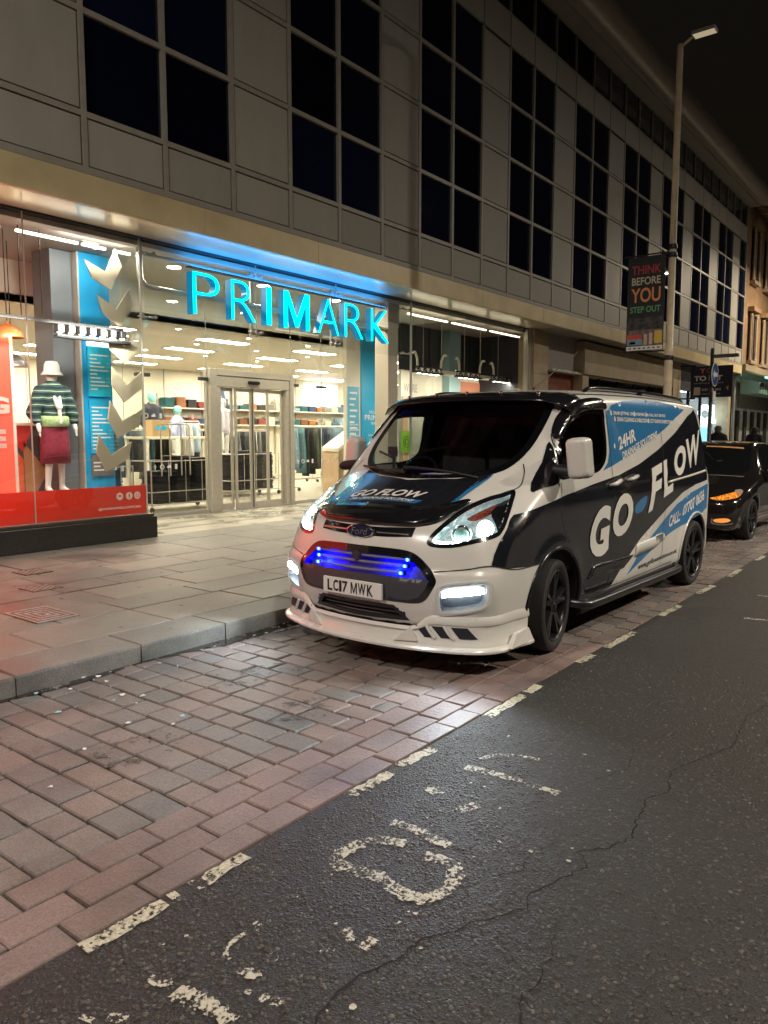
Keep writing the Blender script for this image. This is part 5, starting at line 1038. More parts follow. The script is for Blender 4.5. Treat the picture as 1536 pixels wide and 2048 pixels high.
# ================================================================== THE VAN
VP = [(0.10,0.30),(0.03,0.40),(0.0,0.55),(0.015,0.70),(0.045,0.84),(0.09,0.95),(0.16,1.035),(0.28,1.11),(0.46,1.195),(0.64,1.265),(0.78,1.32),(0.82,1.345),(0.98,1.475),(1.20,1.655),(1.40,1.82),(1.53,1.905),(1.72,1.955),(2.2,1.99),(3.0,2.0),(3.8,1.995),(4.45,1.975),(4.77,1.945),(4.90,1.87),(4.94,1.70),(4.98,1.40),(5.02,1.0),(5.03,.70),(5.015,.45),(4.97,.32),(4.83,.29),(3.5,.27),(2.5,.27),(1.5,.27),(.4,.28)]
VT = ProfileTable(VP, -.6, 5.8, -.2, 2.4)
_wz = catmull([(0,.93),(.25,.935),(.4,.955),(.6,.97),(.9,.978),(1.05,.98),(1.18,.968),(1.3,.945),(1.5,.92),(1.7,.895),(1.85,.872),(2.0,.84),(2.4,.74)], 10, False)
ARCH = (1.10, 4.35); AZ, AR = .345, .425
def van_w(x, z):
    w = np.interp(z, _wz[:, 0], _wz[:, 1])
    w = w-(.085-.05*(1-sstep(.55,.95,z)))*(1-sstep(-.1,.75,x))
    w = w-.05*sstep(4.4,5.2,x)*sstep(.9,1.9,z)-.02*sstep(4.6,5.2,x)
    for cx in ARCH: r = np.hypot(x-cx, z-AZ); w = w+.018*np.exp(-((r-.445)/.07)**2)*(z > .2)
    w = w-.012*np.exp(-((z-.72)/.16)**2)*sstep(1.4,1.8,x)*(1-sstep(3.6,4.0,x))
    w = w-.010*np.exp(-((z-1.155)/.018)**2)*sstep(1.0,1.3,x)*(1-sstep(4.5,4.8,x))     # waist crease
    return w
def van_f(x, y, z, arch=False):
    ya = np.abs(y); c = (.26-.12*sstep(.5,1.1,x))*(1-sstep(1.4,2.8,x))
    xe = x-c*ya**2-(.05+.10*sstep(.6,1.0,z))*(1-sstep(.2,1.0,x))*ya**5
    xe = xe+.07*sstep(4.2,5.0,x)*ya**3+.016*(1-sstep(.685,.715,z))*(1-sstep(.6,.9,x))
    ze = z+.055*ya**2*sstep(1.0,2.0,x)+.07*ya**2*(1-sstep(.9,1.5,x))*sstep(.8,1.1,z)
    f = smax(VT(xe, ze), (ya-van_w(x, z))*.97, .13)
    if arch:
        for cx in ARCH: f = smax(f, -np.maximum(np.hypot(x-cx, z-AZ)-AR, .60-ya), .015)
    return f
van_a = lambda x, y, z: van_f(x, y, z, True)
vs = Skin(van_f)
paint_w = mat('white van paint', (.64,.63,.60), .25, coat=.6, noise=(2.5,.05)); wrapk = mat('black vinyl wrap', (.010,.011,.016), .20, coat=.5, noise=(2,.2)); wrapb = mat('blue vinyl wrap', (.028,.17,.38), .24, coat=.4); vinw = mat('white vinyl lettering', (.70,.69,.65), .3); gblack = mat('gloss black plastic', (.008,.008,.010), .12, coat=.5); mblack = mat('matt black plastic', (.015,.015,.017), .5); rubber = mat('tyre rubber', (.014,.014,.015), .75, noise=(30,.3)); rimm = mat('satin black alloy', (.018,.018,.021), .30, .4); chrome = mat('bright chrome', (.75,.75,.76), .12, 1.); seam_m = mat('panel gap', (.006,.006,.006), .8); wcl = thin_glass('clear lens', (.98,.99,1.0), .04, .6); wsg = thin_glass('tinted windscreen', (.78,.82,.82), .05, .75); dgl = thin_glass('tinted side glass', (.66,.68,.68), .05, .8); privacy = mat('privacy glass', (.006,.007,.008), .05, 0, .6); trim_dk = mat('dark cab trim', (.02,.021,.023), .7)
VA = R(1.0); VO = Vector((4.02, 3.35, 0))
van = thing('van', 'white black and blue liveried panel van with lit headlights parked in the brick bay', 'van', VO, -VA)
def vm(name, VF, m, parent=None, smooth=True, mirror=False, d=None):
    V, F = VF
    if d is not None: F = fix_out(V, F, d)
    if mirror: V, F = mirY(V), flipF(F)
    return mesh_obj(name, V, F, m, parent or van, smooth)
# ---- outlines on the skin (local metres: x back from the bumper, y towards the shop, z up)
def sym(h):      # closed loop from a half outline on the -y side, ends near y=0
    h = [tuple(p) for p in h]; return h+[(p[0], -p[1], p[2]) for p in h[::-1] if abs(p[1]) > .02]
WS = sym([(0.66,0,1.268),(0.734,-.346,1.283),(0.879,-.588,1.319),(0.982,-.69,1.386),(1.119,-.745,1.498),(1.284,-.757,1.642),(1.438,-.748,1.776),(1.505,-.709,1.842),(1.50,-.475,1.868),(1.465,0,1.866)])
DOORW = [(1.252,-.851,1.571),(1.367,-.846,1.669),(1.496,-.859,1.748),(1.686,-.879,1.795),(1.9,-.88,1.81),(2.09,-.879,1.80),(2.098,-.898,1.675),(2.097,-.917,1.522),(2.06,-.932,1.401),(1.935,-.942,1.321),(1.759,-.946,1.293),(1.502,-.945,1.288),(1.23,-.952,1.275),(1.20,-.935,1.32),(1.21,-.90,1.45)]
QUART = [(1.215,-.846,1.545),(1.063,-.868,1.397),(.835,-.9,1.205),(.95,-.93,1.222),(1.13,-.957,1.243),(1.165,-.949,1.28),(1.175,-.922,1.396)]
HEAD = [(.138,-.518,.891),(.182,-.542,.953),(.275,-.587,1.027),(.432,-.625,1.102),(.592,-.697,1.16),(.679,-.754,1.184),(.763,-.814,1.208),(.651,-.863,1.134),(.527,-.896,1.039),(.444,-.908,.969),(.386,-.891,.929),(.277,-.802,.894),(.19,-.677,.863),(.14,-.556,.864)]
GRILLE = sym([(.042,0,.832),(.05,-.165,.832),(.072,-.355,.826),(.085,-.452,.804),(.095,-.535,.744),(.103,-.612,.656),(.093,-.595,.588),(.077,-.545,.514),(.055,-.465,.490),(.026,-.285,.490),(.02,0,.486)])
UPSLOT = sym([(.095,0,.962),(.10,-.15,.964),(.15,-.41,.975),(.12,-.405,.915),(.085,-.222,.905),(.075,0,.902)])
LOWG = sym([(.012,0,.458),(.035,-.325,.456),(.088,-.42,.362),(.05,0,.350)])
FOG = [(.101,-.609,.567),(.119,-.65,.621),(.185,-.788,.647),(.256,-.885,.657),(.283,-.912,.631),(.277,-.91,.539),(.262,-.891,.481),(.208,-.821,.454),(.144,-.666,.424),(.118,-.609,.44)]
DW, DS, DF, DH = (1,0,-.75), (0,1,0), (1,0,0), (1,1,-.1); DB = (.35,0,-1)
# ---- body shell: cut the openings out
V, F = surface_nets(van_a, (-.08,-1.06,.2), (5.12,1.06,2.06), .021)
cen = V[F].mean(1); e1 = V[F[:, 1]]-V[F[:, 0]]; e2 = V[F[:, 2]]-V[F[:, 0]]; nrm = np.cross(e1, e2); nrm /= np.maximum(np.linalg.norm(nrm, axis=1, keepdims=True), 1e-12)
keep = np.ones(len(F), bool)
def cut(pts, d, inset, mirror=True):
    q, fr = vs.loop(pts, d); q = inset2(q, inset)
    for s in ((1, -1) if mirror else (1,)):
        W = cen*np.array((1, s, 1)); N_ = nrm*np.array((1, s, 1)); p = np.stack([W@fr[0], W@fr[1]], 1)
        Q = V*np.array((1, s, 1)); vin = inside2(q, np.stack([Q@fr[0], Q@fr[1]], 1)); allin = vin[F].any(1)
        keep[:] &= ~(allin & (N_@fr[2] < -.02) & (np.abs(W@fr[2]-fr[3]) < .6))
for pts, d, ins_, mr in ((WS,DW,.05,False),(DOORW,DS,.045,True),(HEAD,DH,.03,True),(GRILLE,DF,.035,False),(LOWG,DF,.024,False),(FOG,DH,.03,True)): cut(pts, d, ins_, mr)
inarch = np.zeros(len(F), bool)
for cx in ARCH: inarch |= (np.hypot(cen[:, 0]-cx, cen[:, 2]-AZ) < AR+.006) & (np.abs(cen[:, 1]) > .57)
under = (nrm[:, 2] < -.55) & (cen[:, 2] < .42) & ~inarch
def sub(mask): 
    ids, inv = np.unique(F[mask], return_inverse=True); return V[ids], inv.reshape(-1, 4)
vm('body', sub(keep & ~inarch & ~under), paint_w); [vm('wheel_arch_liner', sub(keep & inarch & ((cen[:, 0] < 2.6) == (cx < 2)) & ((cen[:, 1] > 0) == (sd > 0))), mblack) for cx in ARCH for sd in (-1, 1)]; vm('underbody', sub(keep & under), mblack)
# cab lining and interior
lin = lambda x, y, z: np.maximum(van_f(x, y, z)+.05, np.maximum(x-2.25, .55-z))
LV, LF = surface_nets(lin, (.1,-1.,.5), (2.3,1.,2.0), .045, 1); lc = LV[LF].mean(1); kp = np.ones(len(LF), bool)
for pts, d, mr in ((WS,DW,False),(DOORW,DS,True)):
    q, fr = vs.loop(pts, d)
    for s in ((1,-1) if mr else (1,)):
        Q = LV*np.array((1,s,1)); vi = inside2(q, np.stack([Q@fr[0], Q@fr[1]], 1))
        ln = np.cross(LV[LF[:, 1]]-LV[LF[:, 0]], LV[LF[:, 2]]-LV[LF[:, 0]])*np.array((1,s,1)); kp &= ~(vi[LF].any(1) & (ln@fr[2] < 0) & ((lc*np.array((1,s,1)))@fr[2] < fr[3]+.25))
kp &= ~((lc[:, 0] < .75))
ids, inv = np.unique(LF[kp], return_inverse=True); mesh_obj('cab_lining', LV[ids], inv.reshape(-1,4), trim_dk, van, True)
def vb(mb, name, m, parent=None, **k): return mb.build(name, m, parent or van, **k)
dash = MB(); dash.prism([(.98,1.18),(1.0,1.25),(1.10,1.265),(1.22,1.20),(1.28,1.05),(1.25,.7),(.98,.7)], -.74, .74, 'y'); dash.prism([(.76,1.20),(.80,1.235),(.985,1.245),(.985,.8),(.76,.8)], -.45, .45, 'y'); vb(dash, 'dashboard', trim_dk)
for y, w in ((.42, .26), (-.28, .46)):
    st = MB(); st.box(1.65, 2.1, y-w, y+w, .72, .88, .05); st.box(2.02, 2.16, y-w+.02, y+w-.02, .86, 1.48, .05); seat = vb(st, 'seat', mat('black seat cloth', (.02,.02,.022), .9), auto=40)
    for yy in ((y,) if w < .3 else (y-.22, y+.22)): vb(MB().box(2.05, 2.14, yy-.13, yy+.13, 1.49, 1.68, .04), 'headrest', MATS['black seat cloth'], auto=40)
swl = MB(); ct = Vector((1.32, .42, 1.23)); ax1 = Vector((0,1,0)); ax2 = Vector((.42,0,.9)).normalized()
swl.tube([tuple(ct+.19*(math.cos(a)*ax1+math.sin(a)*ax2)) for a in np.linspace(0, 2*math.pi, 33)], .017, 8); swl.tube([tuple(ct-.18*ax1), tuple(ct+.18*ax1)], .02, 8); swl.tube([tuple(ct), tuple(ct-.18*ax2)], .02, 8); vb(swl, 'steering_wheel', gblack, auto=50)
vb(MB().prism([(-.86,.4),(.86,.4),(.86,1.15),(.80,1.6),(.74,1.80),(.62,1.88),(-.62,1.88),(-.74,1.80),(-.80,1.6),(-.86,1.15)], 2.22, 2.25, 'x'), 'bulkhead', mat('brown bulkhead board', (.06,.03,.025), .7))
vb(MB().tube([(.98,.42,1.33),(1.02,.45,1.45)], .012, 6).box(.99, 1.01, .40, .49, 1.42, 1.50, .004).tube([(1.0,.42,1.40),(.97,.56,1.46)], .010, 6), 'phone_holder', mblack)
vb(MB().box(.84, 1.02, -.14, .06, 1.292, 1.296), 'paper_sheet', mat('paper sheet', (.6,.6,.58), .7))
# ---- glass
g_ = vm('windscreen', vs.panel(WS, DW, .004, .07), wsg, d=DW); vm('black_surround', vs.ring(WS, DW, .055, .0025, out=.004), gblack, d=DW)
for mr in (False, True):
    vm('door_window', vs.panel(DOORW, DS, .004, .07), dgl, mirror=mr, d=DS); vm('window_surround', vs.ring(DOORW, DS, .05, .0025, out=.006), gblack, mirror=mr, d=DS)
    vm('quarter_window', vs.panel(QUART, (.5,1,0), .005, .06, n=3), gblack, mirror=mr, d=(.5,1,0))
# ---- livery of the visible and the hidden side
BLUE_UP = [(2.15,-.883,1.783),(2.296,-.871,1.846),(2.58,-.855,1.888),(2.921,-.844,1.908),(3.52,-.841,1.911),(3.92,-.855,1.886),(4.204,-.869,1.849),(3.895,-.886,1.763),(3.556,-.901,1.653),(3.09,-.916,1.53),(2.601,-.93,1.42),(2.165,-.94,1.336),(1.99,-.944,1.308),(2.10,-.936,1.37),(2.15,-.925,1.46),(2.155,-.908,1.599),(2.145,-.894,1.706)]
BLACK_S = [(.535,-.903,1.032),(.582,-.912,1.059),(.689,-.953,1.076),(.84,-.974,1.101),(1.1,-.974,1.133),(1.389,-.97,1.168),(1.743,-.963,1.208),(2.302,-.953,1.258),(2.806,-.94,1.337),(3.322,-.925,1.457),(3.851,-.906,1.617),(4.292,-.882,1.789),(4.573,-.852,1.863),(4.68,-.881,1.7),(4.795,-.9,1.496),(4.817,-.931,1.291),(4.78,-.97,1.105),(4.35,-.979,1.079),(3.92,-.981,1.016),(3.502,-.974,.895),(3.131,-.964,.764),(2.81,-.962,.657),(2.546,-.963,.537),(2.356,-.957,.43),(2.20,-.946,.315),(1.862,-.938,.30),(1.50,-.95,.30)]
arcp = [(1.10+.428*math.cos(a), -.98, AZ+.428*math.sin(a)) for a in np.linspace(R(-5), R(118), 10)]
BLACK_S = BLACK_S+arcp+[(.867,-.991,.712),(.666,-.973,.703),(.438,-.957,.72),(.311,-.904,.75),(.343,-.905,.82),(.389,-.912,.889),(.455,-.918,.958)]
BLUE_LO = [(4.79,-.975,1.068),(4.165,-.98,.997),(3.769,-.977,.909),(3.389,-.964,.758),(3.122,-.962,.659),(2.839,-.963,.552),(2.549,-.951,.368),(2.837,-.959,.448),(3.254,-.964,.556),(3.566,-.963,.622),(3.945,-.986,.681),(4.36,-.99,.732),(4.707,-.974,.78),(4.80,-.971,.80)]
for mr in (False, True):
    vm('blue_wrap', vs.panel(BLUE_UP, DS, .0035, .04, smooth=False), wrapb, mirror=mr, d=DS)
    vm('black_wrap', vs.panel(BLACK_S, DS, .0035, .034, smooth=False), wrapk, mirror=mr, d=DS)
    vm('blue_wrap', vs.panel(BLUE_LO, DS, .0035, .04, smooth=False), wrapb, mirror=mr, d=DS)
def q4(a, b, c, d): return [(a[0], -.97, a[1]), (b[0], -.97, b[1]), (c[0], -.97, c[1]), (d[0], -.97, d[1])]
for s_, qd, bo, sh in (('G', q4((1.69,.61),(2.08,.62),(2.065,1.05),(1.70,.99)), .05, .0), ('O', q4((2.135,.715),(2.575,.765),(2.56,1.125),(2.13,1.075)), .05, 0), ('F', q4((2.95,.885),(3.20,.93),(3.37,1.335),(3.08,1.285)), .045, .0), ('L', q4((3.335,1.0),(3.60,1.05),(3.68,1.385),(3.415,1.345)), .045, 0), ('O', q4((3.68,1.165),(4.04,1.22),(4.15,1.515),(3.75,1.45)), .05, 0), ('W', q4((4.08,1.235),(4.52,1.29),(4.67,1.65),(4.14,1.54)), .03, 0)):
    vm('lettering', vs.text(s_, qd, DS, .010, bo, sh), vinw, d=DS)
vm('blue_dash', vs.panel([(2.62,-.97,.955),(2.70,-.97,1.01),(2.90,-.97,1.045),(2.88,-.97,.97),(2.80,-.97,.915),(2.66,-.97,.905)], DS, .005, .06), wrapb, d=DS)
for s_, qd, bo in (('24HR', q4((2.36,1.465),(2.76,1.545),(2.76,1.655),(2.35,1.575)), .03), ('DRAINAGE SOLUTIONS', q4((2.42,1.384),(3.32,1.563),(3.315,1.634),(2.415,1.447)), .03), ('DRAIN JETTING  DRAIN REPAIRS  24h CALL OUT SERVICE', q4((2.30,1.755),(3.59,1.757),(3.59,1.79),(2.30,1.793)), .03), ('DRAIN CLEANING & UNBLOCKING  CCTV SURVEYS INSPECTIONS', q4((2.37,1.708),(3.78,1.702),(3.78,1.735),(2.37,1.746)), .03), ('CALL:', q4((3.585,.688),(3.88,.73),(3.885,.85),(3.588,.805)), .03), ('07707 0656', q4((3.935,.770),(4.66,.893),(4.64,1.015),(3.975,.885)), .03)):
    vm('lettering', vs.text(s_, qd, DS, .0055, bo), vinw, d=DS)
vm('lettering', vs.text('www.goflowsolutions.co.uk', q4((2.81,.365),(3.85,.40),(3.86,.455),(2.82,.435)), DS, .0055, .02, .15), wrapk, d=DS)
for x, z in ((2.25,1.775),(2.32,1.726),(2.78,1.775),(3.07,1.775),(3.12,1.72),(2.26,1.50)): vm('drop_print', vs.panel([(x,-.9,z+.028),(x+.018,-.9,z-.004),(x,-.9,z-.02),(x-.018,-.9,z-.004)], DS, .0055, .05, n=3), vinw, d=DS)
# bonnet livery
BON = sym([(.62,0,1.25),(.713,-.355,1.272),(.866,-.58,1.309),(.622,-.525,1.213),(.43,-.52,1.13),(.334,-.484,1.088),(.273,-.33,1.083),(.228,0,1.08)])
vm('black_wrap', vs.panel(BON, DB, .0035, .04, smooth=False), wrapk, d=DB)
ST = [(.874,-.583,1.316),(.792,-.535,1.282),(.606,-.518,1.211),(.443,-.512,1.141),(.36,-.49,1.105),(.38,-.535,1.11),(.583,-.556,1.195),(.791,-.58,1.276)]
for mr in (False, True): vm('blue_stripe', vs.panel(ST, DB, .0035, .05, smooth=False), wrapb, mirror=mr, d=DB)
def qb(pts): return [(p[0], p[1], p[2]) for p in pts]
vm('lettering', vs.text('GO FLOW', qb([(.365,.37,1.12),(.39,-.30,1.145),(.475,-.29,1.185),(.46,.36,1.16)]), DB, .0045, .03, .35), vinw, d=DB)
vm('blue_dash', vs.panel([(.312,.41,1.09),(.322,-.27,1.115),(.37,-.31,1.135),(.362,.39,1.118)], DB, .0035, .05, smooth=False), wrapb, d=DB)
vm('lettering', vs.text('24hr DRAINAGE SOLUTIONS', qb([(.325,.33,1.098),(.334,-.24,1.12),(.36,-.25,1.131),(.352,.32,1.112)]), DB, .006, .025, .2), vinw, d=DB)
# bonnet deflector, raised off the nose
DEF = sym([(.232,0,1.084),(.282,-.356,1.086),(.382,-.515,1.108),(.48,-.601,1.134),(.472,-.637,1.12),(.343,-.605,1.062),(.24,-.548,1.014),(.172,-.437,.985),(.129,-.271,.977),(.106,0,.975)])
o = vm('bonnet_deflector', vs.panel(DEF, (1,0,-.6), .022, .06), gblack, d=(1,0,-.6)); md = o.modifiers.new('t', 'SOLIDIFY'); md.thickness = .008; md.offset = 1
for y in (-.3, 0, .3): vb(MB().lathe([(0,-.006),(.008,-.004),(.008,.004)], (float(cast(van_f, [(0.3,y,1.03)], (1,0,-.6))[0][0])-.028, y, 1.045), 'x', 10), 'deflector_screw', chrome)
# upper slot with chrome bars and badge
vm('upper_slot', vs.panel(UPSLOT, DF, .003, .05, smooth=False), gblack, d=DF)
for y0, y1 in ((-.38,-.135),(.135,.38)):
    P = vs.lay(np.array([(.1, y, .932-.006*abs(y)) for y in np.linspace(y0, y1, 9)]), DF, .008); vb(MB().tube([tuple(p) for p in P], .008, 8), 'chrome_bar', chrome, auto=50)
bp = vs.lay(np.array([(.09,0,.925)]), DF, .012)[0]
bd = MB(); n = 40
def oval(rx, rz, x): return [(x, rx*math.cos(2*math.pi*k/n), bp[2]+rz*math.sin(2*math.pi*k/n)) for k in range(n)]
a, b, c = oval(.122,.048,bp[0]+.012), oval(.122,.048,bp[0]-.010), oval(.112,.040,bp[0]-.014); bd.add(a+b+c, [(i, n+i, n+(i+1) % n, (i+1) % n) for i in range(n)]+[(n+i, 2*n+i, 2*n+(i+1) % n, n+(i+1) % n) for i in range(n)]); badge = vb(bd, 'badge', chrome, auto=40)
vb(MB().add(oval(.112,.040,bp[0]-.0135), [tuple(range(n))]), 'badge_face', mat('navy badge enamel', (.01,.015,.06), .2), badge)
Vt, Ft = text_geo('Ford', .0, .25); lo, hi = Vt.min(0), Vt.max(0); qq = (Vt-lo)/(hi-lo); mesh_obj('badge_lettering', [(bp[0]-.0165, .075-q[0]*.15, bp[2]-.024+q[1]*.05) for q in qq], Ft, chrome, badge)
# grille: recess, slats, blue lights, number plate
def recess(pts, d, depth, inner, ringm, rw, name, mirror=False, smooth=True, ringoff=.003, rout=.004):
    Vp, Fp = vs.panel(pts, d, -depth, .07, smooth); par = vm(name, (Vp, Fp), inner, mirror=mirror, d=d)
    vm(name+'_rim', vs.ring(pts, d, rw, ringoff, smooth, out=rout), ringm, mirror=mirror, d=d)
    q, fr = vs.loop(pts, d, smooth); q = inset2(q, rw*.9); P = vs.to3(q, fr); A = vs.lay(P, fr[2], .002); B = vs.lay(P, fr[2], -depth); m_ = len(q)
    vm(name+'_wall', (np.concatenate([A, B]), [(i, (i+1) % m_, m_+(i+1) % m_, m_+i) for i in range(m_)]), inner, mirror=mirror, smooth=False); return par
recess(GRILLE, DF, .055, mat('grille mesh', (.06,.06,.16), .5), gblack, .047, 'grille')
for k, z in enumerate((.772,.728,.682)):
    h = .40-.004*k; P = vs.lay(np.array([(.05, y, z) for y in np.linspace(-h, h, 17)]), DF, -.012); sl = MB()
    for dz in (-.009,): sl.tube([tuple(p) for p in P], .010, 8)
    vb(sl, 'grille_slat', mat('satin grey slat', (.20,.20,.22), .45, .2), auto=50)
P = vs.panel(sym([(.03,0,.655),(.05,-.36,.655),(.095,-.575,.645),(.09,-.55,.585),(.07,-.5,.525),(.05,-.43,.505),(.02,0,.496)]), DF, .0045, .03, smooth=False); vm('grille_lower_panel', P, mat('dark grey grille plastic', (.05,.05,.06), .4), d=DF)
vb(MB().prism([(-.035,.785),(0,.80),(.035,.785),(.03,.75),(0,.725),(-.03,.75)], .012, .03, 'x'), 'grille_shield', mat('dark shield emblem', (.06,.06,.065), .35, .5))
blE = emit('blue strobe', (.006,.03,1.0), 14.); blC = emit('blue strobe core', (.10,.34,1.0), 9.)
for s in (-1, 1):
    for k, z in enumerate((.768,.725,.680)):
        y = s*(.405-.014*k); p = vs.lay(np.array([(.06, y, z)]), DF, -.004)[0]; h = MB().box(p[0]-.006, p[0]+.03, y-.024, y+.024, z-.016, z+.016, .004); hb = vb(h, 'strobe_housing', gblack)
        for yy in (-.012, 0, .012): vb(MB().box(p[0]-.010, p[0]-.006, y+yy-.005, y+yy+.005, z-.009, z+.009), 'strobe_led', blC if yy == 0 else blE, hb)
    li = bpy.data.lights.new('strobe_glow', 'POINT'); li.energy = 30.0; li.color = (.0006,.003,1.); li.shadow_soft_size = .03; lo_ = bpy.data.objects.new('strobe_glow', li); COL.objects.link(lo_); lo_.parent = van; lo_.location = tuple(vs.lay(np.array([(.06, s*.33, .705)]), DF, -.042)[0])
PZc = [(.012,.265,.600),(.012,-.265,.600),(.012,-.265,.489),(.012,.265,.489)]
plate = vb(MB().box(-.036, -.016, -.265, .265, .489, .600, .004), 'number_plate', mat('white plate acrylic', (.74,.74,.72), .25)); 
for ch, y0, w_ in (('L',.222,.046),('C',.168,.048),('1',.112,.022),('7',.082,.048),('M',.005,.056),('W',-.060,.070),('K',-.142,.052)):
    Vt, Ft = text_geo(ch, .022); lo, hi = Vt.min(0), Vt.max(0); qq = (Vt-lo)/(hi-lo); mesh_obj('plate_character', [(-.0385, y0-q[0]*w_, .505+q[1]*.079) for q in qq], Ft, mat('plate black', (.01,.01,.012), .4), plate)
recess(LOWG, DF, .05, mblack, mblack, .022, 'lower_grille', smooth=False)
for z in (.435,.40,.372):
    h = .36 if z > .42 else (.39 if z > .39 else .40); P = vs.lay(np.array([(.05, y, z) for y in np.linspace(-h, h, 13)]), DF, -.02); vb(MB().tube([tuple(p) for p in P], .006, 6), 'lower_slat', mat('dark slat', (.10,.10,.11), .4), auto=50)
# ---- headlights and fog lights
ledw = emit('daylight led', (.72,.90,1.0), 48.); hlw = emit('headlamp light', (.82,1.0,.96), 24.); reflm = mat('headlamp reflector', (.42,.48,.48), .22, .9, noise=(28,.7), emit=((.72,.95,.93), .16)); amber = mat('amber red reflector', (.26,.05,.03), .2, .5, noise=(60,.7))
def tr(P, mr): return mirY(P) if mr else np.array(P)
for mr in (False, True):
    hl = recess(HEAD, DH, .075, reflm, gblack, .022, 'headlight', mirror=mr)
    vm('headlight_lens', vs.panel(HEAD, DH, .003, .06), wcl, mirror=mr, d=DH)
    vm('headlight_reflector', vs.panel([(.40,-.66,1.07),(.60,-.735,1.145),(.72,-.81,1.19),(.55,-.80,1.115),(.40,-.75,1.06)], DH, -.045, .05), amber, mirror=mr, d=DH)
    vm('headlight_bezel', vs.panel([(.54,-.76,1.10),(.68,-.79,1.175),(.745,-.825,1.195),(.62,-.87,1.10),(.50,-.90,1.0),(.45,-.885,.96),(.47,-.84,1.02)], DH, -.035, .05, n=3), gblack, mirror=mr, d=DH)
    c0 = vs.lay(np.array([(.26,-.70,.955)]), DH, -.045)[0]; s = -1 if not mr else 1
    pr = MB(); dv = Vector((-.85, -.5, 0)); 
    def disc(c, r, dvv, nn=18, dome=.02):
        u = dvv.cross(Vector((0,0,1))).normalized(); w = Vector((0,0,1)); Vv = [tuple(Vector(c)+dvv*dome)]; Ff = []
        for j, (rr, h) in enumerate(((r*.5, dome*.75), (r*.85, dome*.3), (r, 0), (r*1.06, -.03))):
            Vv += [tuple(Vector(c)+rr*(math.cos(2*math.pi*k/nn)*u+math.sin(2*math.pi*k/nn)*w)+dvv*h) for k in range(nn)]
        Ff = [(0, 1+k, 1+(k+1) % nn) for k in range(nn)]+[(1+j*nn+k, 1+(j+1)*nn+k, 1+(j+1)*nn+(k+1) % nn, 1+j*nn+(k+1) % nn) for j in range(3) for k in range(nn)]; return Vv, Ff
    Vv, Ff = disc(tuple(c0), .05, dv.normalized()); mesh_obj('projector_lens', tr(Vv, mr), Ff if not mr else flipF(Ff), mat('projector glass', (.25,.42,.40), .05, .3), van, True)
    Vv, Ff = disc(tuple(c0+np.array((.012,.006,0))), .066, dv.normalized(), dome=.0); mesh_obj('projector_bezel', tr(Vv, mr), Ff if not mr else flipF(Ff), chrome, van, True)
    c1 = vs.lay(np.array([(.40,-.80,1.0)]), DH, -.04)[0]; Vv, Ff = disc(tuple(c1), .052, dv.normalized(), dome=.012); mesh_obj('main_beam', tr(Vv, mr), Ff if not mr else flipF(Ff), hlw, van, True)
    P = vs.lay(np.array([(.16,-.55,.895),(.22,-.68,.888),(.30,-.79,.905),(.38,-.865,.945)]), DH, -.025); mesh_obj('light_guide', *(lambda mb: (tr(mb.V, mr), mb.F))(MB().tube([tuple(p) for p in P], .010, 8)), hlw, van, True)
    fg = recess(FOG, DH, .06, mblack, paint_w, .026, 'fog_lamp', mirror=mr, rout=.012)
    vm('fog_bezel', vs.ring(FOG, DH, .012, .012), mat('pale grey bezel', (.55,.56,.56), .3), mirror=mr, d=DH)
    P = vs.lay(np.array([(.115,-.645,.555),(.16,-.735,.568),(.21,-.82,.580),(.255,-.885,.588)]), DH, -.018); cu = catmull(P, 6, False)
    lb = MB()
    for dz in (-.012, .0, .012): lb.tube([tuple(p+np.array((0,0,dz))) for p in cu], .0095, 6)
    mesh_obj('led_bar', tr(lb.V, mr), lb.F, ledw, van, True)
    for k in range(8):
        p = cu[min(len(cu)-1, int((k+.5)/8*len(cu)))]; mesh_obj('led', *(lambda mb: (tr(mb.V, mr), mb.F))(MB().box(p[0]-.022, p[0]-.006, p[1]-.014, p[1]+.002, p[2]-.012, p[2]+.012, .003)), ledw, van)
    for (pos, aim, en, sz, sp, cl) in (((.14, s*.80, .57), (-1.0, s*.30, -.34), 34., .03, 120, (.80,.92,1.)), ((.16, s*.74, .95), (-1.0, s*.10, -.16), 22., .04, 70, (.85,.97,1.))):
        li = bpy.data.lights.new('lamp_beam', 'SPOT'); li.energy = en; li.color = cl; li.spot_size = R(sp); li.spot_blend = .7; li.shadow_soft_size = sz
        lo_ = bpy.data.objects.new('lamp_beam', li); COL.objects.link(lo_); lo_.parent = van; lo_.location = pos; lo_.rotation_euler = Vector(aim).to_track_quat('-Z', 'Y').to_euler()
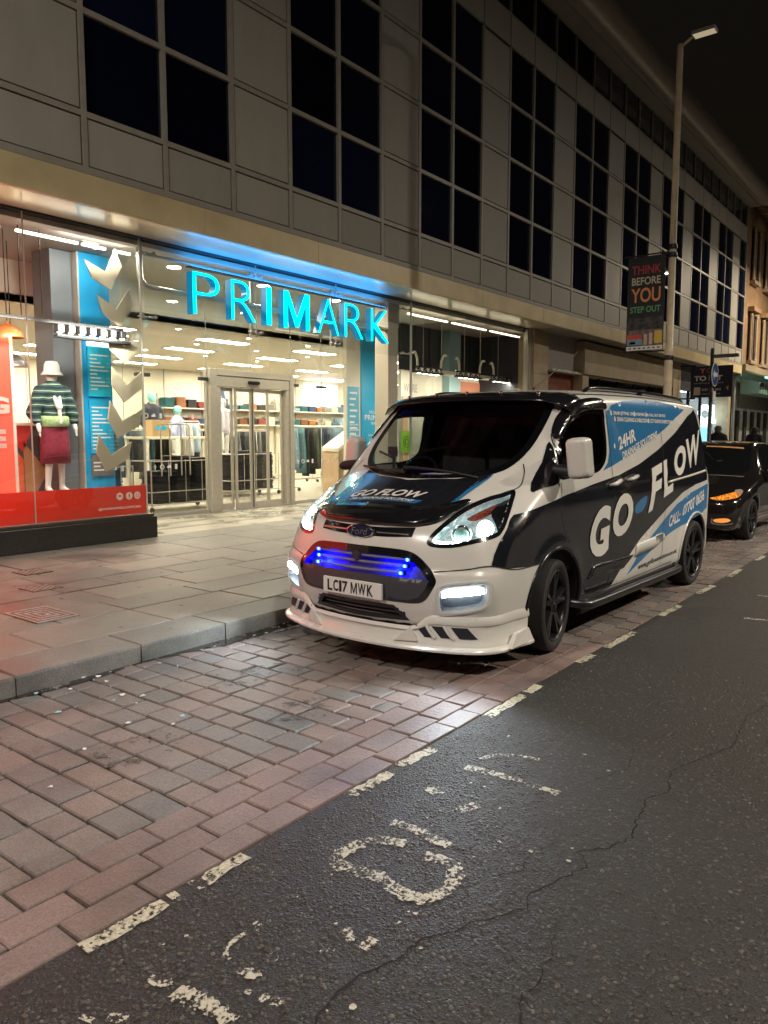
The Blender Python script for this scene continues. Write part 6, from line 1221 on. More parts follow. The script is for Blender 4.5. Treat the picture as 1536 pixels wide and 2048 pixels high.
# ---- shut lines
for mr in (False, True):
    for pts in ([(1.20,-.95,1.25),(1.17,-.96,1.0),(1.30,-.97,.80)], [(2.14,-.88,1.80),(2.165,-.93,1.45),(2.17,-.96,1.2),(2.17,-.97,.9),(2.16,-.96,.6),(2.13,-.95,.34)], [(3.42,-.88,1.80),(3.44,-.93,1.45),(3.44,-.97,1.0),(3.43,-.96,.6),(3.40,-.95,.34)], [(1.55,-.945,.335),(2.1,-.945,.325),(3.0,-.945,.325),(3.75,-.945,.335)], [(1.5,-.835,1.905),(2.2,-.83,1.925),(3.4,-.83,1.935),(4.5,-.83,1.905)]):
        vm('shut_line', vs.ribbon(pts, DS, .007, .0042), seam_m, mirror=mr, d=DS)
    vm('shut_line', vs.ribbon([(.11,-.592,.700),(.20,-.78,.725),(.31,-.902,.745),(.55,-.965,.70),(.83,-.985,.705)], (.8,1,0), .006, .0045), seam_m, mirror=mr, d=(.8,1,0))
    vm('shut_line', vs.ribbon([(.70,-.80,1.215),(.82,-.83,1.24),(.93,-.80,1.31),(1.0,-.75,1.38)], (.3,.8,-.8), .006, .0045), seam_m, mirror=mr, d=(.3,.8,-.8))
    # arch lips, mouldings, handles, rail
    for cx in ARCH:
        P = np.array([(cx+(AR+.012)*math.cos(a), -.98, AZ+(AR+.012)*math.sin(a)) for a in np.linspace(R(-8), R(188), 26)]); P = vs.lay(P, DS, -.002); tb = MB().tube([tuple(p) for p in P], .016, 8)
        mesh_obj('arch_lip', tr(tb.V, mr), tb.F, wrapk if cx < 2 else paint_w, van, True)
    for RB, mm in (([(1.692,-.96,.464),(1.804,-.964,.562),(2.168,-.963,.553),(2.657,-.963,.54),(2.434,-.959,.452),(2.188,-.959,.446)], wrapk), ([(2.73,-.963,.625),(3.431,-.962,.654),(3.487,-.963,.603),(3.156,-.963,.531),(2.70,-.963,.514)], paint_w)):
        o = vm('side_moulding', vs.panel(RB, DS, .012, .07, smooth=False), mm, mirror=mr, d=DS); md = o.modifiers.new('t', 'SOLIDIFY'); md.thickness = .012; md.offset = -1
    for (xa, za), (xb, zb) in (((2.06,1.185),(2.30,1.205)),((2.44,1.208),(2.69,1.224))):
        hp = vs.lay(np.array([(xa,-.97,za),((xa*3+xb)/4,-.97,za+.004),((xa+xb)/2,-.97,(za+zb)/2+.006),((xa+xb*3)/4,-.97,zb+.004),(xb,-.97,zb)]), DS, .0); of = [.004,.036,.040,.036,.004]; nn_ = normals(van_f, hp)
        hb = MB().tube([tuple(p+n_*o_) for p, n_, o_ in zip(hp, nn_, of)], [.012,.018,.019,.018,.012], 8); mesh_obj('door_handle', tr(hb.V, mr), hb.F, paint_w, van, True)
        vm('handle_cup', vs.panel([(xa+.02,-.97,za-.03),(xb-.02,-.97,zb-.03),(xb-.03,-.97,zb+.03),(xa+.03,-.97,za+.03)], DS, .005, .05), mblack, mirror=mr, d=DS)
    P = vs.lay(np.array([(x,-.97,1.137+(x-3.5)*.056) for x in np.linspace(3.5, 4.72, 8)]), DS, .004); rl_ = MB().tube([tuple(p) for p in P], .013, 8); mesh_obj('slide_rail', tr(rl_.V, mr), rl_.F, alu_m, van, True)
    rr_ = catmull([(2.0,-.745,1.93),(2.10,-.745,1.972),(2.4,-.745,1.99),(3.3,-.745,1.992),(4.2,-.745,1.975),(4.46,-.745,1.955),(4.52,-.745,1.92)], 6, False); tb = MB().tube([tuple(p) for p in rr_], .020, 10); mesh_obj('roof_rail', tr(tb.V, mr), tb.F, gblack, van, True)
    tb = MB().box(3.2, 3.28, -.77, -.72, 1.93, 1.995, .008); mesh_obj('rail_foot', tr(tb.V, mr), tb.F, gblack, van)
    sb = catmull([(1.50,-.90,.30),(1.58,-1.0,.285),(1.75,-1.03,.28),(2.6,-1.03,.275),(3.6,-1.03,.27),(3.8,-1.0,.27),(3.88,-.90,.29)], 6, False); tb = MB().tube([tuple(p) for p in sb], .036, 12); mesh_obj('side_step', tr(tb.V, mr), tb.F, mat('satin dark step tube', (.07,.07,.075), .3, .8), van, True)
    tb = MB().box(1.62, 3.8, -.95, -.90, .19, .30, .01); mesh_obj('sill_skirt', tr(tb.V, mr), tb.F, mblack, van)
    # window deflector
    VD = [(1.262,-.84,1.59),(1.387,-.82,1.715),(1.524,-.829,1.805),(1.682,-.848,1.858),(1.964,-.848,1.884),(2.125,-.861,1.867),(2.127,-.878,1.80),(1.901,-.877,1.795),(1.70,-.877,1.775),(1.535,-.864,1.725),(1.41,-.85,1.645),(1.295,-.855,1.56)]
    o = vm('window_deflector', vs.panel(VD, (.15,1,-.15), .018, .03, n=3), gblack, mirror=mr, d=DS); md = o.modifiers.new('t', 'SOLIDIFY'); md.thickness = .012; md.offset = -1
    # door mirror
    mf = lambda x, y, z: smax(smax(np.abs(x-(1.17+.12*(-y-1.1)))-.075, np.abs(y+1.11-.10*(z-1.43))-.078, .045), np.abs(z-1.43+.10*(y+1.11))-.148, .045)
    MV, MF = surface_nets(mf, (.98,-1.32,1.22), (1.38,-.96,1.66), .016); MV = MV+np.array((.10 if mr else 0, .03 if mr else 0, 0)); mi = mesh_obj('door_mirror', tr(MV, mr), MF if not mr else flipF(MF), paint_w, van, True)
    tb = MB().box(1.246, 1.258, -1.165, -1.055, 1.31, 1.55, .004); mesh_obj('mirror_glass', tr(tb.V, mr), tb.F, mat('mirror face', (.5,.5,.5), .03, 1.), mi)
    af = lambda x, y, z: smax(smax(np.abs(x-1.17)-.07, np.abs(y+1.02)-.13, .04), np.abs(z-1.335-.1*(y+1.0))-.042, .05)
    AV, AF = surface_nets(af, (1.0,-1.24,1.22), (1.32,-.84,1.44), .016); mesh_obj('mirror_arm', tr(AV, mr), AF if not mr else flipF(AF), mblack, mi, True)
# wipers
for a, b, k in (((.72,-.52,1.30),(.80,.18,1.335),0),((.70,.10,1.29),(.90,.66,1.33),1)):
    P = vs.lay(np.array([np.array(a)+(np.array(b)-np.array(a))*t for t in np.linspace(0, 1, 10)]), DW, .022); vb(MB().tube([tuple(p) for p in P], .010, 6), 'wiper', mblack)
# ---- roof visor above the windscreen
Vz = []; ns = 29; ys_ = np.linspace(-.86, .86, ns)
for sx, zz, of in ((1.62,1.965,.010),(1.56,1.93,.030),(1.47,1.885,.062),(1.40,1.83,.085),(1.385,1.805,.085)):
    p0 = np.array([(sx+.14*y*y, y, zz-.055*y*y-.05*max(0, abs(y)-.6)**1.3) for y in ys_]); Q = cast(van_f, p0, (.75,0,-.75), .5, 1.2)
    N_ = normals(van_f, Q); ends = np.clip((np.abs(ys_)-.72)/.14, 0, 1)[:, None]; Vz.append(Q+N_*of*(1-.45*ends)+np.array((-.02,0,0))*(of > .05))
Vz = np.array(Vz); Fz = [(j*ns+i, j*ns+i+1, (j+1)*ns+i+1, (j+1)*ns+i) for j in range(4) for i in range(ns-1)]; o = vm('roof_visor', (Vz.reshape(-1, 3), Fz), gblack, d=(.7,0,-.7)); md = o.modifiers.new('t', 'SOLIDIFY'); md.thickness = .010; md.offset = -1
for i in (4, 9, 14, 19, 24):
    p = Vz[2][i]; vb(MB().lathe([(0,-.012),(.012,-.010),(.014,.002)], tuple(p+np.array((-.006,0,.006))), 'x', 10), 'visor_screw', chrome)
vb(MB().tube([(2.0,-.30,1.985),(2.03,-.30,2.0),(2.88,-.30,2.375)], [.012,.006,.003], 6), 'antenna', mblack)
# ---- bumper lip kit
pc_, pth = np.array((.95, 0.)), []
for a in np.linspace(R(-107), R(107), 75):
    d2 = np.array((-math.cos(a), math.sin(a))); lo_t, hi_t = 0., 1.4
    for _ in range(30):
        m_ = (lo_t+hi_t)/2; p = pc_+d2*m_
        if van_f(np.array([p[0]]), np.array([p[1]]), np.array([.40]))[0] < 0: lo_t = m_
        else: hi_t = m_
    p = pc_+d2*lo_t
    if p[0] < .74: pth.append(p)
pth = np.array(pth); tn = np.gradient(pth, axis=0); tn /= np.linalg.norm(tn, axis=1, keepdims=True); nn = np.stack([-tn[:, 1], tn[:, 0]], 1)
if nn[len(nn)//2][0] > 0: nn = -nn
def lipz(i, n_): s = abs(i/(n_-1)-.5)*2; return s
npt = len(pth); prof = [(.425,-.002),(.405,.010),(.372,.017),(.355,.013),(.350,.006),(.262,.004),(.235,.018),(.212,.024),(.205,.050),(.192,.058),(.178,.056),(.170,.02),(.170,-.10),(.30,-.14)]
LVv = [(pth[i][0]+nn[i][0]*o_, pth[i][1]+nn[i][1]*o_, z-(max(0, z-.262)*.62*(1-float(sstep(.44,.60,abs(pth[i][1])))) if o_ > -.05 else 0)) for (z, o_) in prof for i in range(npt)]
LFf = [(j*npt+i, j*npt+i+1, (j+1)*npt+i+1, (j+1)*npt+i) for j in range(len(prof)-1) for i in range(npt-1)]
LFf = LFf+[tuple(j*npt for j in range(len(prof))), tuple(j*npt+npt-1 for j in range(len(prof)-1, -1, -1))]
lip = vm('bumper_lip', (LVv, LFf), paint_w, smooth=False); lip.data.polygons.foreach_set('use_smooth', [True]*len(lip.data.polygons)); lip.data.set_sharp_from_angle(angle=R(38))
yy_ = pth[:, 1]
def onlip(y, z, o_):
    i = np.interp(y, yy_ if yy_[0] < yy_[-1] else yy_[::-1], np.arange(npt) if yy_[0] < yy_[-1] else np.arange(npt)[::-1]); i0 = int(min(npt-2, i)); t = i-i0
    p = pth[i0]*(1-t)+pth[i0+1]*t; n_ = nn[i0]*(1-t)+nn[i0+1]*t; return (p[0]+n_[0]*o_, p[1]+n_[1]*o_, z)
def lipquad(name, pts, o_, m, sgn, rim=True):
    P = densify(np.array([(a*sgn, b) for a, b in pts]), .03); Vq = [onlip(a, b, o_) for a, b in P]; Vq2 = [onlip(a, b, o_-.03) for a, b in P]; n_ = len(P)
    f = [tuple(range(n_))] if sgn < 0 else [tuple(range(n_-1, -1, -1))]
    return mesh_obj(name, Vq, f, m, lip)
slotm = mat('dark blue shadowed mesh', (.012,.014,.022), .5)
for sgn in (-1, 1):
    for pts in ([(.47,.340),(.545,.340),(.60,.265),(.535,.262)], [(.58,.340),(.66,.340),(.715,.266),(.64,.266)], [(.70,.340),(.80,.340),(.855,.268),(.755,.267)]): lipquad('lip_slot', pts, .0095, slotm, sgn)
    for a, b in ((.545,.58),(.66,.70)):
        P = [onlip(sgn*a, .345, .012), onlip(sgn*(a+.028), .30, .016), onlip(sgn*(a+.058), .262, .012)]; vb(MB().tube(P, [.012,.011,.012], 6), 'lip_rib', paint_w, lip, auto=60)
    P = [onlip(sgn*.33, .225, .034), onlip(sgn*.44, .325, .03), onlip(sgn*.50, .235, .034)]; Pb = [onlip(sgn*.33, .225, .002), onlip(sgn*.44, .325, .002), onlip(sgn*.50, .235, .002)]
    vb(MB().add(P+Pb, [(0,1,2),(5,4,3),(0,3,4,1),(1,4,5,2),(2,5,3,0)]), 'lip_wedge', paint_w, lip)
    e = [onlip(sgn*.93, .20, .0)]; fin = MB(); base = pth[0] if (pth[0][1]*sgn > 0) else pth[-1]; bx_, by_ = base
    fin.add([(bx_-.30, by_+sgn*.05, .195),(bx_-.20, by_+sgn*.035, .275),(bx_-.03, by_+sgn*.03, .285),(bx_+.0, by_+sgn*.055, .195),(bx_-.30, by_+sgn*.01, .195),(bx_-.20, by_+sgn*.005, .275),(bx_-.03, by_+sgn*.0, .285),(bx_+.0, by_+sgn*.0, .195)], [(0,1,2,3),(7,6,5,4),(0,4,5,1),(1,5,6,2),(2,6,7,3),(3,7,4,0)]); vb(fin, 'lip_fin', paint_w, lip)
    p = vs.lay(np.array([(.22, sgn*.84, .39)]), (1,0,0), .004)[0]; nv = normals(van_f, np.array([p]))[0]; vb(MB().tube([tuple(p), tuple(p+nv*.006)], .016, 14), 'parking_sensor', mat('blue grey sensor', (.04,.06,.12), .4))
# ---- wheels
def make_wheel(r=.345, w=.235, rr=.262, name='wheel'):
    t = MB(); hw = w/2
    t.lathe([(rr,-hw+.02),(rr+.02,-hw+.004),(r-.035,-hw),(r-.012,-hw+.012),(r-.002,-hw+.045),(r,-.03),(r,.03),(r-.002,hw-.045),(r-.012,hw-.012),(r-.035,hw),(rr,hw-.02)], (0,0,0), 'y', 56)
    rim = MB(); rim.lathe([(rr+.004,-hw+.012),(rr-.006,-hw+.006),(rr-.016,-hw+.012),(rr-.024,-hw+.035),(rr-.03,hw-.03),(rr,hw-.02)], (0,0,0), 'y', 56)
    spk = []
    for k in range(5):
        for da in (-.16, .16):
            a = 2*math.pi*k/5+da+.2; b = 2*math.pi*k/5+da*.35+.2; s = MB(); ca, sa, cb, sb_ = math.cos(a), math.sin(a), math.cos(b), math.sin(b); ta = (-sa, ca); tb_ = (-sb_, cb)
            w0, w1, y0, y1 = .020, .013, -hw+.030, -hw+.016
            s.add([(.05*cb+tb_[0]*w0, y0, .05*sb_+tb_[1]*w0),(.05*cb-tb_[0]*w0, y0, .05*sb_-tb_[1]*w0),((rr-.012)*ca-ta[0]*w1, y1, (rr-.012)*sa-ta[1]*w1),((rr-.012)*ca+ta[0]*w1, y1, (rr-.012)*sa+ta[1]*w1),
                   (.05*cb+tb_[0]*w0*1.4, y0+.03, .05*sb_+tb_[1]*w0*1.4),(.05*cb-tb_[0]*w0*1.4, y0+.03, .05*sb_-tb_[1]*w0*1.4),((rr-.012)*ca-ta[0]*w1*1.6, y1+.03, (rr-.012)*sa-ta[1]*w1*1.6),((rr-.012)*ca+ta[0]*w1*1.6, y1+.03, (rr-.012)*sa+ta[1]*w1*1.6)], [(0,1,2,3),(0,4,5,1),(1,5,6,2),(2,6,7,3),(3,7,4,0)]); spk.append(s)
    hub = MB(); hub.lathe([(0,-hw+.012),(.03,-hw+.012),(.034,-hw+.02),(.07,-hw+.03),(.075,-hw+.07)], (0,0,0), 'y', 24)
    for k in range(5): a = 2*math.pi*k/5; hub.lathe([(0,-.012),(.008,-.010),(.008,.012)], (.05*math.cos(a), -hw+.028, .05*math.sin(a)), 'y', 8)
    disc_ = MB(); disc_.lathe([(.06,-hw+.075),(.165,-hw+.075),(.165,-hw+.095),(.06,-hw+.095)], (0,0,0), 'y', 36); back = MB(); back.lathe([(0,.0),(rr-.03,.0)], (0,0,0), 'y', 30)
    return t, rim, spk, hub, disc_, back
WH = make_wheel(); wmesh = {}
def put_wheel(parent, x, y, rz, z=.345, flip=False, sc=1.0):
    o = bpy.data.objects.new('wheel', None); COL.objects.link(o); o.parent = parent; o.location = (x, y, z); o.rotation_euler = (0, 0, rz+(math.pi if flip else 0)); o.scale = (sc, sc, sc); o.empty_display_size = .05
    for nm, mb, mm, sm in [('tyre', WH[0], rubber, 40), ('rim', WH[1], rimm, 40)]+[('spoke', s, rimm, None) for s in WH[2]]+[('hub', WH[3], rimm, 40), ('brake_disc', WH[4], mat('brake disc steel', (.25,.24,.23), .35, .9), None), ('wheel_back', WH[5], mblack, None)]:
        key = id(mb)
        if key in wmesh: c = bpy.data.objects.new(nm, wmesh[key]); COL.objects.link(c); c.parent = o
        else: c = mb.build(nm, mm, o, auto=sm); wmesh[key] = c.data
    return o
put_wheel(van, 1.14, -.855, R(9)); put_wheel(van, 4.40, -.865, 0); put_wheel(van, 1.12, .855, R(9), flip=True); put_wheel(van, 4.40, .865, 0, flip=True)
# rear lamps and bumper
for s in (-1, 1):
    P = cast(van_f, [(4.9, s*.86, 1.15)], (-1,0,0))[0]; RLp = [(4.9,-.80,1.42),(4.9,-.90,1.40),(4.95,-.93,1.15),(4.95,-.93,.92),(5.0,-.84,.90),(5.0,-.80,1.1)]
    vm('rear_lamp', vs.panel(RLp, (-.7,.7,0), .006, .06), mat('red rear lamp', (.35,.01,.01), .2, emit=((1.,.03,.04), .8)), mirror=(s > 0), d=(-.7,.7,0))
# blue strobe reflections are left to the glossy paint
# ================================================================== STREET FURNITURE
pole_m = mat('galvanised lamp column', (.66,.55,.38), .42, .0, noise=(6,.15)); lant_m = mat('pale lantern casing', (.5,.5,.48), .4, .3)
def street_lamp(x, y, aim, label, power, arm=.72, h=9.35, col=(1., .80, .52), glow=6., spread=174):
    """aim: unit vector of the arm in the ground plane"""
    t = thing('street_lamp', label, 'street lamp', (x, y, PZ if y > 4.6 else 0), group='street lamps'); z0 = t.location.z; H_ = h-z0
    MB().lathe([(.14,0),(.14,.04),(.11,.06),(.105,1.4),(.085,1.45),(.082,3.1),(.09,3.12),(.09,3.2),(.075,3.22),(.06,H_-.1),(.055,H_),(0,H_+.02)], (0,0,0), 'z', 20).build('column', pole_m, t, True)
    a = Vector((aim[0], aim[1], 0)); P = [Vector((0,0,H_-.06)), a*.15+Vector((0,0,H_+.03)), a*arm+Vector((0,0,H_+.10))]
    MB().tube([tuple(p) for p in P], .03, 8).build('arm', pole_m, t, True)
    c = a*(arm+.2)+Vector((0,0,H_+.10)); s = Vector((-a.y, a.x, 0)); V = []
    for dz, k in ((.05,.75),(.03,1.0),(-.035,1.0)):
        for i, j in ((-1,-1),(1,-1),(1,1),(-1,1)): V.append(tuple(c+a*.22*i*k+s*.12*j*k+Vector((0,0,dz))))
    ln = MB().add(V, [(0,1,2,3),(0,4,5,1),(1,5,6,2),(2,6,7,3),(3,7,4,0),(4,8,9,5),(5,9,10,6),(6,10,11,7),(7,11,8,4)]).build('lantern', lant_m, t)
    q = [tuple(c+a*.20*i+s*.11*j+Vector((0,0,-.036))) for i, j in ((-1,-1),(-1,1),(1,1),(1,-1))]; MB().add(q, [(0,1,2,3)]).build('lamp_glass', emit('street lamp glass %.2f' % glow, col, glow), ln)
    if not power: return t
    li = bpy.data.lights.new('street_lamp_light', 'AREA'); li.shape = 'RECTANGLE'; li.size = .5; li.size_y = .2; li.energy = power*LAMP_W; li.color = col; li.spread = R(spread)
    lo_ = bpy.data.objects.new('street_lamp_light', li); COL.objects.link(lo_); lo_.parent = t; lo_.location = c+Vector((0,0,-.05)); lo_.rotation_euler = (0, 0, 0)
    return t
lp = street_lamp(16.4, 5.15, (0,-1), 'tall slim street lamp carrying a hanging banner, behind the van', 0, arm=.26, glow=.28)
for z in (5.42, 5.26, 3.32, 3.18):
    MB().lathe([(.09,0),(.095,.02),(.095,.08),(.09,.10)], (0,0,z-PZ-.05), 'z', 20).build('collar', black_m if z > 4 or z < 3.2 else pole_m, lp, True)
street_lamp(-6.5, 5.2, (0,-1), 'tall street lamp on the near pavement behind the camera', 900, arm=.6, col=(1.,.90,.78), h=10.)
for i_, (x_, p_, h_, s_) in enumerate(((-2.0, 900, 12.6, 174), (12.0, 1500, 8.6, 152), (32.4, 1300, 12.6, 174))):
    street_lamp(x_, -8.2, (0,1), 'tall street lamp on the opposite pavement, %s along the street' % ORD[i_], p_, arm=1.2, h=h_, col=(1.,.88,.72), spread=s_)
street_lamp(38.5, 5.2, (0,-1), 'tall street lamp far along the near pavement', 900, arm=.6, col=(1.,.84,.62))
# banner
bn = thing('banner', 'dark street banner reading THINK BEFORE YOU STEP OUT on the lamp column', 'banner', (16.38, 5.7, 3.3)); BX = 16.36
def bpn(mb, n, m): return mb.build(n, m, bn, world=True)
bpn(MB().box(BX, BX+.012, 5.27, 6.05, 3.36, 5.30), 'cloth', mat('dark banner cloth', (.022,.024,.024), .7))
bpn(MB().tube([(BX+.006,5.18,5.33),(BX+.006,6.12,5.33)], .016, 8), 'banner_arm', black_m); bpn(MB().tube([(BX+.006,5.18,3.335),(BX+.006,6.1,3.335)], .016, 8), 'banner_arm', black_m)
for tx, z0, z1, w, c in (('THINK',4.94,5.12,.62,(.42,.05,.06)),('BEFORE',4.72,4.88,.60,(.62,.55,.40)),('YOU',4.36,4.66,.62,(.80,.30,.12)),('STEP OUT',4.15,4.28,.64,(.16,.40,.20))):
    text_rect(tx, 5.66+w/2, 5.66-w/2, z0, z1, BX-.004, mat('banner print '+tx.lower(), c, .6), 'banner_lettering', bn, .02, axis='x')
bpn(MB().box(BX-.003, BX-.0005, 5.29, 6.03, 3.80, 4.05), 'night_photo_print', mat('dark photo print', (.055,.045,.05), .6, noise=(9,.9)))
bpn(MB().box(BX-.003, BX-.0005, 5.29, 6.03, 3.46, 3.795), 'street_photo_print', mat('street photo print', (.16,.13,.12), .6, noise=(14,.6)))
bpn(MB().box(BX-.003, BX-.0005, 5.28, 6.04, 3.37, 3.455), 'white_strip', wprint)
for y0, y1, z0, z1, c in ((5.72,6.03,3.60,3.70,(.60,.08,.05)),(5.70,6.03,3.48,3.60,(.18,.32,.40)),(5.29,5.45,3.5,3.76,(.70,.48,.08)),(5.49,5.56,3.48,3.72,(.62,.45,.35)),(5.60,5.67,3.48,3.70,(.60,.42,.30)),(5.85,5.97,3.50,3.55,(.85,.80,.4))): bpn(MB().box(BX-.006, BX-.0032, y0, y1, z0, z1), 'photo_detail', mat('photo detail %.2f %.2f' % (c[0], c[1]), c, .6))
for k in range(7): bpn(MB().box(BX-.006, BX-.0032, 5.33+k*.1, 5.39+k*.1, 3.40, 3.425), 'logo_mark', dkgrey_m)
# pole with blue arrow sign
SX, SY = 19.9, 5.2
sp = thing('traffic_sign', 'slim dark pole with a round blue arrow sign and small plate', 'traffic sign', (SX, SY, PZ))
MB().lathe([(.05,0),(.045,.02),(.045,3.55),(0,3.56)], (0,0,0), 'z', 14).build('pole', mat('dark grey pole', (.05,.05,.05), .5), sp, True); MB().box(-.06, .06, -.6, -.02, 3.32, 3.40, .02).build('lamp_arm', mat('dark grey pole', (.05,.05,.05), .5), sp)
sgn_ = Vector((-.6, .8, 0)).normalized()
dsc = MB(); u_ = Vector((1,0,0)); nv_ = Vector((0,-1,0))
def pt(a, z, o_): return tuple(u_*a+nv_*(.07+o_)+Vector((0,0,z)))
n = 28; dsc.add([pt(.29*math.cos(2*math.pi*k/n), 2.92+.29*math.sin(2*math.pi*k/n), .0) for k in range(n)]+[pt(.29*math.cos(2*math.pi*k/n), 2.92+.29*math.sin(2*math.pi*k/n), .012) for k in range(n)], [tuple(range(n-1,-1,-1)), tuple(range(n, 2*n))]+[(k, (k+1) % n, n+(k+1) % n, n+k) for k in range(n)]); dsc.build('disc', wprint, sp)
MB().add([pt(.265*math.cos(2*math.pi*k/n), 2.92+.265*math.sin(2*math.pi*k/n), .014) for k in range(n)], [tuple(range(n))]).build('blue_face', mat('blue sign face', (.03,.07,.30), .4), sp)
MB().add([pt(a, 2.92+b, .017) for a, b in ((-.2,0),(-.06,.14),(-.06,.05),(.2,.05),(.2,-.05),(-.06,-.05),(-.06,-.14))], [tuple(range(7))]).build('arrow', wprint, sp)
MB().add([pt(a, b, .012) for a, b in ((-.13,2.28),(.13,2.28),(.13,2.52),(-.13,2.52))], [(0,1,2,3)]).build('small_plate', wprint, sp)
# to-let board, projecting from the wall
TX = 30.0; tb_ = thing('to_let_board', 'dark blue to let board projecting from the far end of the building', 'sign board', (TX, 7.85, 2.96))
def tp(mb, n, m): return mb.build(n, m, tb_, world=True)
tp(MB().box(TX, TX+.06, 7.11, 8.58, 2.96, 4.11, .004), 'board', mat('navy board', (.022,.020,.055), .5)); tp(MB().tube([(TX+.03,8.4,4.14),(TX+.03,9.05,4.14)], .03, 8), 'bracket', black_m); tp(MB().tube([(TX+.03,8.4,2.93),(TX+.03,9.05,2.93)], .03, 8), 'bracket', black_m)
bw_m = mat('white board print', (.9,.9,.88), .5)
text_rect('TO LET', 8.45, 7.46, 3.57, 3.76, TX-.004, bw_m, 'lettering', tb_, .04, axis='x')
for tx, a, b, c in (('Y',8.26,8.06,(.80,.25,.18)),('O',8.02,7.84,(.35,.08,.20)),('D',7.75,7.59,(.30,.42,.12))): text_rect(tx, a, b, 3.85, 4.03, TX-.004, mat('board letter '+tx, c, .5), 'lettering', tb_, .05, axis='x')
text_rect('up to 10,573 sq ft AVAILABLE NOW', 8.46, 7.42, 3.45, 3.51, TX-.004, bw_m, 'lettering', tb_, .0, axis='x'); text_rect('0121 794 3041', 8.17, 7.5, 3.20, 3.29, TX-.004, bw_m, 'lettering', tb_, .02, axis='x'); text_rect('www.to-let.co.uk', 8.17, 7.5, 3.07, 3.12, TX-.004, bw_m, 'lettering', tb_, .0, axis='x')
tp(MB().box(TX-.004, TX-.001, 8.22, 8.45, 3.05, 3.34), 'plain_square', cream_m); tp(MB().prism([(7.24,3.20),(7.33,3.29),(7.24,3.38)], TX-.004, TX-.001, 'x'), 'orange_mark', mat('orange print', (.85,.35,.12), .5))

# ================================================================== BLACK CAR BEHIND THE VAN
CP = [(.06,.22),(.0,.34),(-.005,.50),(.03,.63),(.14,.72),(.40,.82),(.75,.90),(1.0,.955),(1.12,.99),(1.40,1.18),(1.75,1.37),(2.05,1.455),(2.5,1.485),(3.1,1.46),(3.6,1.38),(3.95,1.20),(4.15,1.0),(4.25,.85),(4.27,.6),(4.24,.35),(4.15,.24),(3.0,.2),(1.5,.2),(.5,.2)]
CT = ProfileTable(CP, -.5, 4.9, -.2, 1.9); _cw = catmull([(0,.80),(.25,.82),(.5,.875),(.75,.895),(.9,.885),(1.0,.84),(1.2,.75),(1.4,.64),(1.6,.52)], 8, False)
CA = (.88, 3.42)
def car_f(x, y, z, arch=False):
    ya = np.abs(y); c = .26*(1-sstep(1.2,2.4,x)); xe = x-c*ya**2-.2*(1-sstep(.2,.8,x))*ya**5+.12*sstep(3.3,4.2,x)*ya**2; ze = z+.06*ya**2
    w = np.interp(z, _cw[:, 0], _cw[:, 1])-.07*(1-sstep(-.1,.7,x))
    for cx in CA: r = np.hypot(x-cx, z-.315); w = w+.015*np.exp(-((r-.37)/.06)**2)
    f = smax(CT(xe, ze), (ya-w)*.9, .10)
    if arch:
        for cx in CA: f = smax(f, -np.maximum(np.hypot(x-cx, z-.315)-.36, .55-ya), .015)
    return f
carlamp_m = mat('orange lit headlamp', (.35,.12,.03), .12, emit=((1.,.30,.02), .6)); _n = carlamp_m.node_tree; _v = _n.nodes.new('ShaderNodeTexVoronoi'); _v.inputs['Scale'].default_value = 38; _t = _n.nodes.new('ShaderNodeTexCoord'); _n.links.new(_t.outputs['Object'], _v.inputs['Vector'])
_r = _n.nodes.new('ShaderNodeMapRange'); _r.inputs['From Max'].default_value = .6; _r.inputs['To Min'].default_value = 1.5; _r.inputs['To Max'].default_value = .12; _n.links.new(_v.outputs['Distance'], _r.inputs['Value']); _n.links.new(_r.outputs[0], _n.nodes['Principled BSDF'].inputs['Emission Strength'])
cs = Skin(car_f); carp = mat('black car paint', (.010,.009,.009), .12, coat=.8)
car = thing('car', 'black hatchback with orange lit headlamp parked behind the van', 'car', (11.72, 3.50, 0), -R(1.0))
V, F = surface_nets(lambda x, y, z: car_f(x, y, z, True), (-.08,-.98,.12), (4.4,.98,1.56), .03); cen = V[F].mean(1); ina = np.zeros(len(F), bool)
for cx in CA: ina |= (np.hypot(cen[:, 0]-cx, cen[:, 2]-.315) < .366) & (np.abs(cen[:, 1]) > .5)
for mask, nm, mm in [(~ina, 'body', carp)]+[(ina & ((cen[:, 0] < 2) == (cx < 2)) & ((cen[:, 1] > 0) == (sd > 0)), 'wheel_arch_liner', mblack) for cx in CA for sd in (-1, 1)]:
    ids, inv = np.unique(F[mask], return_inverse=True); mesh_obj(nm, V[ids], inv.reshape(-1, 4), mm, car, True)
def cm_(name, VF, m, mirror=False, d=None):
    V, F = VF; F = fix_out(V, F, d)
    if mirror: V, F = mirY(V), flipF(F)
    return mesh_obj(name, V, F, m, car, True)
CWS = sym([(1.12,0,.99),(1.16,-.35,.985),(1.32,-.66,1.0),(1.55,-.66,1.16),(1.80,-.60,1.33),(1.90,-.54,1.385),(1.88,-.3,1.41),(1.86,0,1.415)])
cm_('windscreen', cs.panel(CWS, (1,0,-.6), .004, .08), privacy, d=(1,0,-.6))
tan_m = mat('tan card', (.55,.28,.10), .6); vmi = cm_('sun_strip', cs.panel([(1.84,-.48,1.375),(1.84,.1,1.40),(1.80,.1,1.375),(1.80,-.50,1.345)], (1,0,-.6), .008, .08, smooth=False), tan_m, d=(1,0,-.6))
SWn = [(1.42,-.8,1.02),(1.75,-.75,1.22),(2.05,-.68,1.36),(2.45,-.66,1.40),(2.55,-.7,1.30),(2.55,-.82,1.0),(2.0,-.84,.985)]; SW2 = [(2.62,-.66,1.395),(3.0,-.66,1.37),(3.4,-.7,1.28),(3.62,-.78,1.1),(3.4,-.82,1.02),(2.64,-.84,1.0)]
